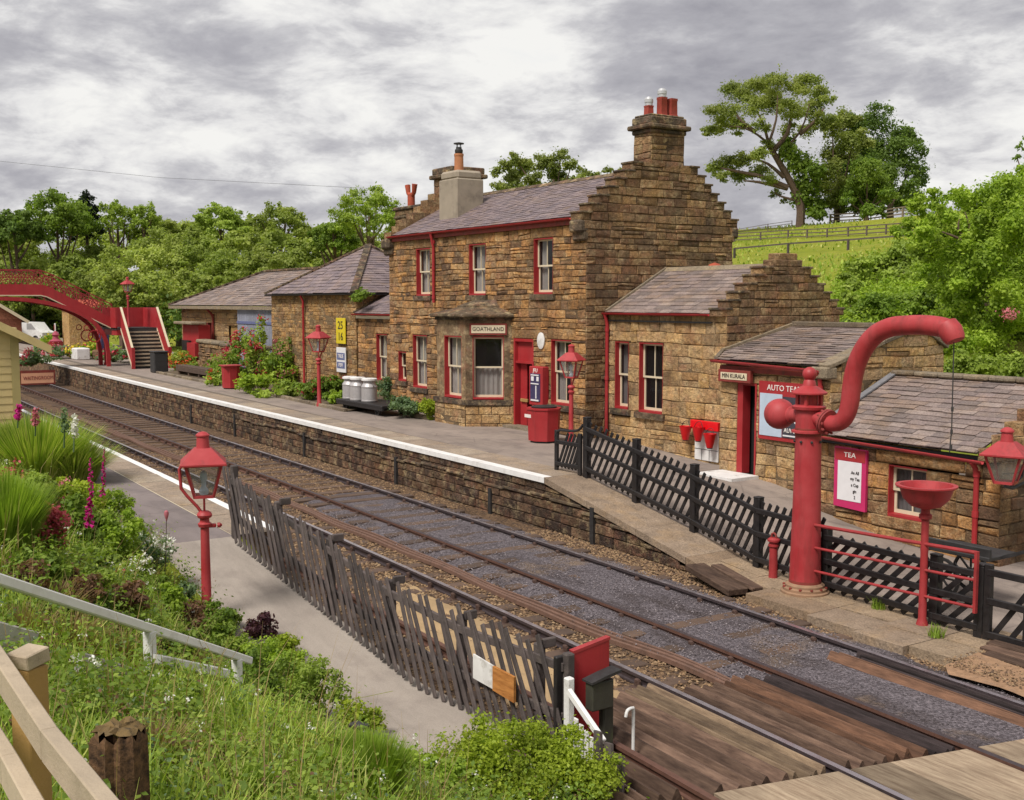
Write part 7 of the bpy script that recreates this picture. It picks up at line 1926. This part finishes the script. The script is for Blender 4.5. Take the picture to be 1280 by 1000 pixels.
# woodland left
rg = random.Random(77)
crowns = []
def crownset(cx, cy, cz, rx, rz_, n, seed):
    r_ = random.Random(seed); out = []
    for i in range(n):
        t = (i+.5)/n; ph = math.acos(1-1.55*t); th = i*2.39996+seed
        k = r_.uniform(.62,.86)
        out.append((cx+rx*k*sin(ph)*cos(th), cy+rx*k*sin(ph)*sin(th), cz+rz_*k*cos(ph), rx*r_.uniform(.28,.42), rz_*r_.uniform(.24,.36)))
    return out
rows = [(86,[(-35,352),(5,350),(40,345),(75,352),(110,345),(150,340),(185,345),(222,338),(255,345)],30,.8),
        (100,[(-20,318),(30,312),(75,318),(118,308),(160,312),(205,306),(245,312),(290,318),(335,312)],34,.9),
        (116,[(-30,300),(10,290),(120,290),(205,288),(255,290),(300,292),(345,290),(395,300),(430,296),(470,300)],34,1),
        (119,[(-32,362),(2,358),(38,356),(74,358),(108,352),(135,352)],32,.8),(122,[(-15,332),(22,330),(58,330),(95,328),(126,330)],32,.8),
        (132,[(-30,278),(15,276),(200,274),(240,276),(310,276),(395,282),(430,285),(500,280)],30,1)]
wv = []; sd_ = 1; trunks = MB()
for d, lst, rp, k in rows:
    for px, py in lst:
        if px < 132 and d < 118: d_ = d+30
        else: d_ = d
        dd = d_*(1+rg.uniform(-.03,.03)); p = at(px, py+rp*.9, dd); R_ = rp/1404*dd
        cs = crownset(p.x,p.y,p.z,R_*1.15*rg.uniform(.9,1.15),R_*1.1*rg.uniform(.9,1.1),15,sd_); sd_ += 1
        V, Q, r = leaves(cs, 6500, .0028*dd*rg.uniform(.9,1.1), seed=sd_, sub=3); tone = rg.random(); wv.append((V,Q,np.clip(r*.6+tone*.4,0,1)))
        g_ = ground_z(p.x,p.y); limb(trunks, [Vector((p.x,p.y,g_-.3)),Vector((p.x+.3,p.y,(g_+p.z)/2)),p], .28, .1)
V, Q, r = merge(wv)
wd = thing('woodland', 'dense mid green wood filling the hillside behind the goods shed', 'wood', (-90,40,2), None, 'stuff')
part(fast_mesh('crowns', V-np.array(ORG[wd.name]), Q, r, M['leaf_wood']), 'crowns', None, wd); part(trunks, 'trunks', M['bark'], wd)
c = []
for k in range(16):
    px = -20+k*17; p = at(px, 403+rg.uniform(-12,6), (118 if px < 132 else 84)+rg.uniform(-3,5)); c.append((p.x,p.y,p.z,rg.uniform(1.4,2.4)*(1.35 if px < 132 else 1)))
single(leaf_mesh('undergrowth', c, 9000, .34, M['leaf_dark'], (0,0,0), seed=31), 'undergrowth', None, 'dark shrubby undergrowth at the foot of the wood beyond the footbridge', 'undergrowth', (0,0,0), None, 'stuff')
def skyt(name, label, px, py, rpx, rpy, d, n, leaf, mat, seed, **kw):
    p = at(px,py,d); c = crownset(p.x,p.y,p.z,rpx/1404*d,rpy/1404*d,16,seed); f = Vector((p.x,p.y,ground_z(p.x,p.y)-.3))
    return tree(name, label, c, n, leaf, mat, auto_trunk(c,f,.35,7,seed), seed=seed, group='trees on the skyline of the wood', **kw)
skyt('round_tree', 'tall rounded tree rising highest at the left of the wood', 72, 278, 42, 40, 124, 11000, .32, 'leaf_mid', 51)
skyt('round_tree', 'dark dense tree at the far left edge of the wood', 20, 290, 34, 26, 120, 8000, .32, 'leaf_dark', 52)
p = at(108,285,130); mb_c = [(p.x,p.y,at(108,y,130).z,r) for y, r in ((243,.55),(250,.95),(258,1.3),(266,1.6),(275,1.9),(285,2.1))]
tree('conifer', 'single dark conifer tip standing beside the tall rounded tree', mb_c, 5000, .34, 'leaf_conifer', [([Vector((p.x,p.y,ground_z(p.x,p.y)-.3)),at(108,262,130),at(108,240,130)],.25,.04)], seed=53, group='trees on the skyline of the wood')
skyt('loose_tree', 'left of a pair of pale loose crowned trees on the wood skyline', 147, 277, 21, 26, 128, 4200, .27, 'leaf_light', 54, shell=.9)
skyt('loose_tree', 'right of a pair of pale loose crowned trees on the wood skyline', 180, 278, 20, 26, 128, 4000, .27, 'leaf_light', 55, shell=.9)
skyt('round_tree', 'broad yellowish green tree above the goods shed roof', 276, 286, 38, 28, 126, 9000, .32, 'leaf_light', 56)
skyt('loose_tree', 'ragged topped tree above the left slope of the pyramid roof', 352, 284, 36, 30, 128, 7500, .3, 'leaf_wood', 57, shell=.85)
skyt('loose_tree', 'tall airy tree beside the left chimneys of the station house', 462, 272, 46, 40, 92, 12000, .2, 'leaf_light', 58, shell=.85)
skyt('round_tree', 'lower leafy tree between the pyramid roof and the airy tree', 418, 300, 30, 26, 98, 7000, .23, 'leaf_mid', 59)

# ------------------------------------------------------------------ fences on the hill
def hillfence(name, label, pts, h, mat, nrail, step, th=.07):
    o = thing(name, label, 'fence', pts[0]); 
    mbp = MB(); mbr = MB(); P0 = None; k = 0
    seq = []
    for a, b in zip(pts, pts[1:]):
        n = max(1, int((b-a).length/step))
        for i in range(n): seq.append(a.lerp(b, i/n))
    seq.append(pts[-1]); seq = [Vector((p.x,p.y,ground_z(p.x,p.y))) for p in seq]
    for p in seq:
        m_ = MB(); m_.cbox(p+Vector((0,0,h/2-.1)), (th*1.6,th*1.6,h+.2)); part(m_, 'post', M[mat], o)
    for j in range(nrail):
        z = h*(1-j*.36)-.05; m_ = MB()
        for p, q in zip(seq, seq[1:]): m_.bar(p+Vector((0,0,z)), q+Vector((0,0,z)), th*.6, th*1.3)
        part(m_, 'rail', M[mat], o)
    return o
hillfence('field_fence', 'dark two rail fence crossing the lower field', fp([(918,323),(985,317),(1060,313),(1168,306)]), 1.0, 'wood_dark', 1, 6, .11)
hillfence('field_fence', 'grey three rail fence along the upper field', fp([(918,303),(985,299),(1060,296),(1160,290)]), 1.1, 'bark_grey', 3, 3.2, .09)
hillfence('field_fence', 'pale rail fence on the crest right of the leaning tree', fp([(1038,274),(1080,272),(1155,268)]), 1.15, 'coping', 3, 4.0, .12)
hillfence('field_fence', 'thin wire fence on the crest left of the leaning tree', fp([(922,279),(960,277),(990,276)]), .9, 'bark_grey', 2, 5, .05)

# ------------------------------------------------------------------ flower beds by the station
def base_at(x, y): return .93+.05
def shrub(name, label, x, y, z, r, h, n, leaf, mat, fl=None, cat='shrub', group=None, seed=1, ncl=9, up=.35):
    rg_ = random.Random(seed); t = thing(name, label, cat, (x,y,z), group); cs = []
    for i in range(ncl):
        a = rg_.uniform(0,2*pi); q = rg_.uniform(0,.78)*r; hh = rg_.uniform(.18,.78)*h*(1-.35*(q/r)**2)
        cs.append((x+q*cos(a),y+q*sin(a),z+hh,r*rg_.uniform(.3,.5),h*rg_.uniform(.2,.32)))
    part(leaf_mesh('foliage', cs, n, leaf, M[mat], (x,y,z), seed=seed, up=up, sub=4), 'foliage', None, t)
    mb = MB()
    for c in cs[:6]: limb(mb, [Vector((x,y,z-.05)),Vector(((x+c[0])/2,(y+c[1])/2,z+.4*(c[2]-z))),Vector(c[:3])], .018*max(.6,h), .006*max(.6,h), 5)
    part(mb, 'stems', M['bark'], t)
    if fl:
        fm, fn, fs = fl; nb = max(3, fn//14); fc = []
        for i in range(nb):
            c = rg_.choice(cs); d = Vector((rg_.gauss(0,1),rg_.gauss(-.4,1),abs(rg_.gauss(.3,.8)))).normalized(); fc.append((c[0]+d.x*c[3],c[1]+d.y*c[3],c[2]+d.z*c[4],fs*1.3))
        part(leaf_mesh('blossoms', fc, fn, fs, M[fm], (x,y,z), seed=seed+1), 'flowers', None, t)
    return t
def bs_(px, py, z=.95): 
    r = at(px,py,10)-Vector((0,0,CAM_H)); k = (z-CAM_H)/r.z; return Vector((0,0,CAM_H))+r*k
beds = [('rose_bush','tall red rose bush with pale flowers against the pipe of the hipped building',348,470,.95,2.5,'leaf_light','fl_red',220,.13),
 ('rose_bush','crimson rose bush right of the galvanised tub',318,472,.9,1.9,'leaf_mid','fl_red',260,.12),
 ('rose_bush','wide rose bush with many crimson blooms in the middle of the bed',333,478,.9,1.5,'leaf_mid','fl_red',240,.11),
 ('rose_bush','pink and red rose bush behind the flower bed lamp',408,480,1.0,1.9,'leaf_mid','fl_pink',240,.12),
 ('garden_bush','leafy green bush left of the flower bed lamp',366,482,1.1,1.5,'leaf_bright','fl_red',60,.1),
 ('garden_bush','low green edging plant right of the red bin',318,490,.8,.8,'leaf_bright',None,0,0),
 ('garden_bush','low bright plant at the kerb between the bin and the lamp',352,495,.85,.7,'leaf_light','fl_pink',40,.08),
 ('garden_bush','reddish low plant at the foot of the flower bed lamp',390,500,.8,.75,'leaf_mid','fl_red',110,.09),
 ('garden_bush','brownish flowering plant left of the milk churns',418,500,.7,.9,'leaf_mid','fl_dustyred',150,.09),
 ('garden_bush','green plant tight against the left end of the trolley',428,505,.5,.7,'leaf_bright',None,0,0),
 ('garden_bush','orange and yellow flowers beside the dark box',222,462,1.2,1.0,'leaf_light','fl_yellow',160,.12),
 ('garden_bush','row of orange red flowers in the wooden planter',246,462,.9,.8,'leaf_light','fl_orange',320,.12),
 ('garden_bush','second clump of orange red flowers at the planter end',262,462,.8,.7,'leaf_light','fl_orange',240,.12),
 ('garden_bush','grey green plants below the rubble wall',238,452,1.1,1.1,'leaf_grey','fl_orange',30,.1),
 ('garden_bush','low green plants between the planter and the red bin',275,480,.9,.7,'leaf_light','fl_orange',70,.09),
 ('garden_bush','small bush with reddish heads behind the red bin',292,470,1.0,.9,'leaf_mid','fl_dustyred',90,.1)]
for i, (nm, lb, px, py, r, h, mt, fm, fn, fs) in enumerate(beds):
    p = bs_(px,py); shrub(nm, lb, p.x, min(p.y,17.3 if p.x > -46 else 17.7), .93, r, h, 1500, .14, mt, (fm,fn,fs) if fm else None, 'bush', 'plants in the platform flower bed', 100+i)
shrub('lavender_bush', 'rounded grey green bush beside the trolley under the small window', -29.85, 15.95, .9, .66, .86, 2800, .09, 'leaf_grey', None, 'bush', None, 131)
shrub('fern_bush', 'yellow green bush tucked against the bay window', -28.95, 16.2, .9, .42, .66, 1500, .09, 'leaf_yellow', None, 'bush', None, 132)
shrub('garden_bush', 'grey leaved bush behind the right end of the trolley', -33.6, 17.3, .9, .7, 1.15, 1500, .1, 'leaf_grey', None, 'bush', None, 133)
shrub('climbing_plant', 'dark creeper on the gutter corner of the hipped building', -36.6, 17.75, 4.35, .5, .5, 500, .12, 'leaf_mid', None, 'creeper', None, 134)
shrub('rose_bush', 'pale rose standing as a small tree with a red head', -45.2, 17.0, .95, .7, 2.9, 1100, .14, 'leaf_light', ('fl_red',160,.13), 'bush', 'plants in the platform flower bed', 135)
for i, (px, py, lb, fm) in enumerate([(40,455,'red flowers trailing by the farthest red bin','fl_dustyred'),(75,447,'pink cushion of flowers beyond the footbridge','fl_pink'),(62,440,'bright green plant behind the pink cushion','fl_yellow'),(112,447,'yellow flowered bed behind the stone trough','fl_yellow'),(122,446,'green and yellow flowers under the bridge arch','fl_yellow'),(150,452,'green plants between the bridge columns and the stairs','fl_red'),(98,440,'mixed reddish plants behind the trough','fl_red')]):
    p = bs_(px,py); shrub('bed_flowers', lb, p.x, p.y, .9, 1.3, 1.4 if i in (2,4) else .9, 900, .2, 'leaf_bright' if i in (2,3,4) else 'leaf_grey', (fm,220 if i in (1,3) else 90,.2), 'flowers', 'flowers beyond the footbridge', 150+i)

# ------------------------------------------------------------------ near bank: grass, weeds and garden plants
n = 44000
x = NR.uniform(-19,-4.2,n); y = NR.uniform(-.6,5.75,n)
x2 = NR.uniform(-9.5,-3.4,26000); y2 = NR.uniform(.2,5.7,26000); x = np.concatenate([x,x2]); y = np.concatenate([y,y2])
toe = np.array([4.55+1.15*sst(-9.3,-7.6,a) for a in x])
dens = .5+.5*np.sin(x*2.1+np.sin(y*3))*np.sin(y*2.7+x*.8)
keep = (y < toe+.10-.16*np.abs(np.sin(x*5))) & (NR.random(len(x)) < .35+.65*dens)
x, y = x[keep], y[keep]; z = np.array([terrain(a,b) for a,b in zip(x,y)])-.02
edge = np.clip((toe[keep]-y)/.8, .25, 1)
patch = .6+.5*np.sin(x*1.3+1)*np.sin(y*1.7)
h = NR.uniform(.1,.34,len(x))*edge*np.clip(patch+.4,.5,1.4)
V, Q, r = blades(np.stack([x,y,z],1), h, .013, 5, .75)
gb = single(fast_mesh('bank_grass', V, Q, r, M['grass']), 'bank_grass', None, 'green grass covering the near bank below the timber fence', 'grass', (0,0,0), None, 'stuff')
m_ = NR.random(len(x)) < .03
V, Q, r = blades(np.stack([x,y,z],1)[m_], h[m_]*1.9+.12, .006, 6, .8)
single(fast_mesh('dry_grass', V, Q, r, M['grass_dry']), 'dry_grass', None, 'straw coloured seeding grass stems scattered over the near bank', 'grass', (0,0,0), None, 'stuff')
# leafy weeds low to the ground
m_ = NR.random(len(x)) < .12
cs = [(a,b,c+.06+.14*RN.random(),.08+.14*RN.random(),.07+.13*RN.random()) for a,b,c in zip(x[m_],y[m_],z[m_])]
for i_, (mt_, fr_, lb_) in enumerate((('leaf_light', .45, 'low light green weeds between the grass of the near bank'), ('leaf_mid', .3, 'darker mid green weeds between the grass of the near bank'), ('leaf_grey', .13, 'grey green leaves scattered through the near bank'), ('brown_stem', .12, 'dead brown leaves and stems lying in the near bank'))):
    sub_ = [c_i for c_i in cs if RN.random() < fr_]
    if i_ == 1: sub_ = [(a_,b_,c_+.04,d_*1.35,e_*1.5) for a_,b_,c_,d_,e_ in sub_]
    single(leaf_mesh('bank_weeds', sub_, int(150000*fr_), (.034,.045,.03,.03)[i_], M[mt_], (0,0,0), seed=9+i_, up=.8), 'bank_weeds', None, lb_, 'weeds', (0,0,0), None, 'stuff')
sub_ = [(a_,b_,c_+.16+.14*RN.random(),.03,.02) for a_,b_,c_,d_,e_ in cs if RN.random() < .05]
single(leaf_mesh('bank_blossoms', sub_, len(sub_)*7, .02, M['fl_white'], (0,0,0), seed=19), 'bank_blossoms', None, 'tiny pale wild flowers dotted over the near bank', 'flowers', (0,0,0), None, 'stuff')
def gxy(px, py, d): p = at(px,py,d); return p.x, p.y, terrain(p.x,p.y)
def tuft(name, label, px, py, d, r, h, n, mat, bend=.7, width=.014, seed=1, cat='grass clump', zoff=0):
    p = at(px,py,d); zz_ = terrain(p.x,p.y)+zoff; rg_ = np.random.default_rng(seed)
    a = rg_.uniform(0,2*pi,n); q = r*np.sqrt(rg_.random(n))*.75
    cx = p.x+q*np.cos(a); cy = p.y+q*np.sin(a)
    V, Q, rr = blades(np.stack([cx,cy,np.full(n,zz_-.03)],1), h*rg_.uniform(.55,1.1,n)*(1-.35*(q/r)**2), width, seed, bend)
    return single(fast_mesh(name, V-np.array((p.x,p.y,zz_)), Q, rr, M[mat]), name, None, label, cat, (p.x,p.y,zz_))
def gshrub(name, label, px, py, d, r, h, n, leaf, mat, fl=None, seed=1, zoff=0, **kw):
    p = at(px,py,d); return shrub(name, label, p.x, p.y, terrain(p.x,p.y)+zoff, r, h, n, leaf, mat, fl, kw.pop('cat','plant'), None, seed, **kw)
def onbank(px, py):
    d = 2.6
    while d < 30:
        p = at(px,py,d)
        if p.z <= terrain(p.x,p.y): return p, d
        d += .03
    return at(px,py,12), 12
GS = [0]
def gt(name, label, px, py, wpx, hpx, n, mat, bend=.6, width=.013):
    GS[0] += 1; p, d = onbank(px,py); k = d/1404
    return tuft(name, label, px, py, d, wpx*k, hpx*k*1.05, n, mat, bend, width, 200+GS[0])
def gs(name, label, px, py, wpx, hpx, n, leaf, mat, fl=None, cat='plant', ncl=9):
    GS[0] += 1; p, d = onbank(px,py); k = d/1404
    return shrub(name, label, p.x, p.y, p.z, wpx*k, hpx*k*1.12, n, leaf, mat, fl, cat, None, 300+GS[0], ncl)
gt('feather_grass', 'tall feathery green grass clump nearest the cream hut', 45, 600, 62, 84, 4600, 'grass', .7, .02)
gt('feather_grass', 'smaller feathery grass clump right of the tall one', 92, 604, 34, 62, 2200, 'grass', .9, .018)
gt('feather_grass', 'pale feathery grass clump at the left edge below the hut', 4, 585, 30, 58, 1800, 'grass', .7, .018)
gs('cushion_plant', 'pale green cushion with small pink heads below the feathery grass', 78, 658, 62, 56, 5200, .05, 'leaf_yellow', ('fl_pink',260,.04))
gs('cushion_plant', 'second green cushion spreading toward the platform edge', 135, 660, 42, 48, 3400, .05, 'leaf_bright')
gs('pink_campion', 'small plant with dusty pink heads at the left above the lime grass', 22, 625, 26, 44, 1500, .05, 'leaf_light', ('fl_dustyred',420,.045))
gs('valerian', 'dense crimson flowered mound in the garden', 52, 702, 32, 66, 1200, .04, 'leaf_mid', ('fl_dustyred',4200,.036))
gt('lime_grass', 'lime green grass mound at the left edge of the garden', 6, 702, 34, 112, 4800, 'grass_bright', .5, .014)
gs('garden_shrub', 'mid green leafy shrub behind the magenta foxglove', 98, 700, 46, 76, 5000, .06, 'leaf_mid')
gs('garden_shrub', 'bushy green shrub with one white bloom at the path edge', 148, 706, 36, 66, 4200, .052, 'leaf_bright', ('fl_white',80,.06))
gs('garden_shrub', 'light green shrub in the middle of the garden below the foxglove', 112, 728, 34, 46, 3000, .05, 'leaf_light')
gs('daisy_plant', 'spray of small white daisies leaning over the path', 190, 722, 32, 68, 1900, .042, 'leaf_grey', ('fl_white',700,.04))
gs('daisy_plant', 'second white daisy clump in front of the first', 172, 738, 28, 50, 1700, .042, 'leaf_light', ('fl_white',380,.036))
gs('fern_plant', 'bright green ferny plant near the handrail post', 205, 778, 34, 50, 2800, .05, 'leaf_bright')
gs('red_flower', 'small deep red flowers low in the garden', 146, 738, 16, 32, 600, .045, 'leaf_mid', ('fl_red',170,.04))
gs('orange_plant', 'low orange tinted plant beside the deep red flowers', 162, 728, 18, 30, 800, .045, 'leaf_light', ('fl_orange',120,.04))
gs('garden_weed', 'dark leafy weed left of the deep red flowers', 70, 735, 34, 40, 2400, .05, 'leaf_mid')
gs('brown_heather', 'dry brown hedge strip above the white handrail at left', 18, 742, 54, 48, 5200, .032, 'brown_stem')
gs('brown_heather', 'dry brown hedge strip left of the handrail post', 78, 756, 50, 44, 4600, .032, 'brown_stem')
gs('brown_bramble', 'brown stemmed bramble right of the daisies', 150, 768, 46, 46, 3400, .04, 'brown_stem')
gs('brown_bramble', 'brown and green bramble right of the ferny plant', 242, 795, 34, 46, 2600, .045, 'brown_stem')
gs('garden_shrub', 'dark green bramble above the middle of the handrail', 118, 778, 40, 40, 2800, .05, 'leaf_dark')
gs('garden_weed', 'green weeds spilling under the handrail end', 262, 815, 36, 40, 2800, .042, 'leaf_mid')
gs('ivy_mound', 'green ivy mound around the foot of the near lamp', 278, 792, 34, 40, 3400, .045, 'leaf_mid')
gs('purple_shrub', 'purple leaved low shrub at the path edge below the lamp', 322, 800, 24, 40, 1800, .045, 'leaf_purple')
gs('garden_weed', 'sprawling green weed right of the purple shrub', 352, 830, 34, 36, 2600, .042, 'leaf_yellow')
gs('bank_shrub', 'tall weedy shrub spreading over the path edge', 392, 915, 60, 92, 6400, .042, 'leaf_light', None, 'plant', 12)
gs('bank_shrub', 'dense green weeds in the middle of the bank', 320, 900, 56, 84, 5200, .042, 'leaf_mid', None, 'plant', 12)
gs('bank_shrub', 'yellow green growth left of the marker post', 440, 925, 40, 60, 3200, .038, 'leaf_yellow')
gs('bank_shrub', 'olive weeds between the handrail and the rotten post', 235, 905, 46, 50, 3000, .04, 'leaf_light')
gt('lime_grass', 'bright tall grass tuft at the bottom of the path', 455, 1005, 52, 92, 4200, 'grass_bright', .45, .011)
gt('lime_grass', 'small bright grass tuft in the lower bank near the post', 395, 990, 40, 60, 2200, 'grass_bright', .5, .010)
gt('lime_grass', 'bright grass tuft in the bottom centre of the bank', 300, 1010, 44, 60, 2200, 'grass_bright', .5, .010)
gs('hedge_bush', 'left half of the bright yellow green hedge bush below the picket fence', 600, 1000, 90, 104, 15000, .036, 'leaf_yellow', None, 'bush', 22)
gs('hedge_bush', 'right half of the bright hedge bush by the white gatepost', 695, 1000, 84, 92, 14000, .036, 'leaf_yellow', None, 'bush', 16)
gs('hedge_bush', 'small outlying hedge bush at the bottom of the path', 545, 1005, 40, 60, 3600, .04, 'leaf_bright', None, 'bush')

for px,py,w_,h_,lb in ((25,800,40,52,'straw coloured grass tuft left of the timber post'),(85,810,46,54,'straw coloured grass tuft right of the timber post'),(150,830,44,50,'dry grass tuft below the handrail post'),(225,850,46,52,'dry grass tuft in the middle of the bank below the handrail'),(290,875,40,46,'dry pale grass tuft beside the pinkish stone'),(190,960,40,70,'dry arching grass tuft right of the rotten post'),(60,770,50,50,'dry grass tuft above the handrail at left')):
    gt('dry_tuft', lb, px, py, w_, h_, 420, 'grass_dry', .9, .008)
for i,(px,py,w_,h_,mt,lf,lb) in enumerate([(40,640,40,46,'leaf_light',.05,'light leafy plant left of the crimson mound'),(120,690,30,52,'leaf_mid',.05,'dense green plant right below the foxgloves'),(168,690,26,44,'leaf_light',.045,'low green plant at the platform edge above the daisies'),(30,725,40,34,'leaf_mid',.045,'low green plant in front of the lime grass'),(100,748,44,40,'leaf_light',.045,'spreading green plant above the handrail'),(190,760,40,40,'leaf_mid',.045,'green plant between the daisies and the ferny plant'),(225,765,26,36,'leaf_grey',.04,'grey green plant at the path side of the ferny plant'),(60,790,50,40,'leaf_mid',.045,'weedy patch above the timber post'),(170,800,40,44,'leaf_light',.045,'weedy patch around the handrail post'),(215,830,44,40,'leaf_mid',.042,'weedy patch below the handrail'),(300,835,44,50,'leaf_light',.042,'weedy patch at the low end of the handrail'),(340,855,50,60,'leaf_bright',.042,'bright weedy shrub beyond the handrail end'),(260,870,50,50,'leaf_bright',.042,'bright weeds in the middle of the slope'),(375,960,50,56,'leaf_yellow',.04,'yellow green weeds low on the slope'),(270,960,50,46,'leaf_light',.04,'light weeds right of the rotten post'),(505,985,40,50,'leaf_bright',.04,'weeds between the bright tuft and the hedge bush')]):
    gs('bank_plant', lb, px, py, w_, h_, 3400, lf, mt)
for i,(px,py,d,lb) in enumerate([(1098,760,12.6,'little green weed between the paving flags by the guard rail'),(1170,795,12.4,'small bright weed beside the water bowl post')]):
    p = bs_(px,py,.02); 
    a_ = NR.uniform(0,2*pi,120); q_ = .1*np.sqrt(NR.random(120)); V,Q,rr = blades(np.stack([q_*np.cos(a_),q_*np.sin(a_),0*a_],1), NR.uniform(.06,.2,120), .01, 7+i, .7)
    single(fast_mesh('paving_weed', V, Q, rr, M['grass_bright']), 'paving_weed', None, lb, 'weed', (p.x,p.y,.01))
# foxgloves and stalks
def foxglove(label, px, pyb, pyt, d, seed, mat='fl_magenta'):
    b, tp = at(px,pyb,d), at(px+ (4 if seed == 1 else 5),pyt,d); t = thing('foxglove', label, 'flower', b); L_ = (tp-b).length
    mb = MB(); limb(mb, [b, b.lerp(tp,.5)+Vector((.01,.01,0)), tp], .009, .003, 6); part(mb, 'stem', M['leaf_mid'], t)
    mb = MB(); rg_ = random.Random(seed); n = 54
    for i in range(n):
        u = .28+.68*i/n; c = b.lerp(tp,u); a = rg_.uniform(0,2*pi); s_ = .042*(1-.75*(u-.28)/.68)+.006
        dr = Vector((cos(a),sin(a),-.55)).normalized(); mb.lathe([(.004,0),(s_*.3,s_*.35),(s_*.36,s_*.9),(s_*.5,s_*1.15)], c, 7, dr, cap=False)
    part(mb, 'bells', M[mat], t)
    mb = MB()
    return t
foxglove('tall magenta foxglove spike standing in the garden', 110, 690, 566, onbank(108,712)[1], 1); foxglove('shorter magenta foxglove spike behind the tall one', 126, 660, 556, onbank(130,665)[1], 2)
b, tp = at(206,725,onbank(206,735)[1]), at(208,642,onbank(206,735)[1]); t = thing('seed_head', 'single pink club shaped seed head over the path edge', 'flower', b)
mb = MB(); limb(mb, [b, b.lerp(tp,.5)+Vector((.02,0,0)), tp], .006, .004, 6); part(mb, 'stem', M['leaf_purple'], t); mb = MB(); mb.lathe([(.004,-.1),(.02,-.05),(.032,0),(.024,.03),(.004,.045)], tp, 12); part(mb, 'head', M['fl_pink'], t)
for i,(px,pyb,pyt,d,lb) in enumerate([(22,535,508,17,'purple thistle head beside the cream hut'),(44,545,512,17,'thin pink flower spike near the cream hut'),(80,560,512,16,'pale green mullein spike by the platform edge'),(92,565,520,16,'white flowered spike right of the mullein')]):
    b, tp = at(px,pyb,d), at(px+1,pyt,d); t = thing('flower_spike', lb, 'flower', b); mb = MB(); limb(mb, [b,b.lerp(tp,.5)+Vector((.01,0,0)),tp], .012, .006, 6); part(mb, 'stem', M['leaf_grey'], t)
    c = [(*(b.lerp(tp,u)),.07*(1.2-u*.6)) for u in (.5,.62,.75,.88,1.0)]; part(leaf_mesh('blooms', c, 160, .05, M[('fl_magenta','fl_pink','leaf_grey','fl_white')[i]], tuple(b), seed=i), 'blooms', None, t)
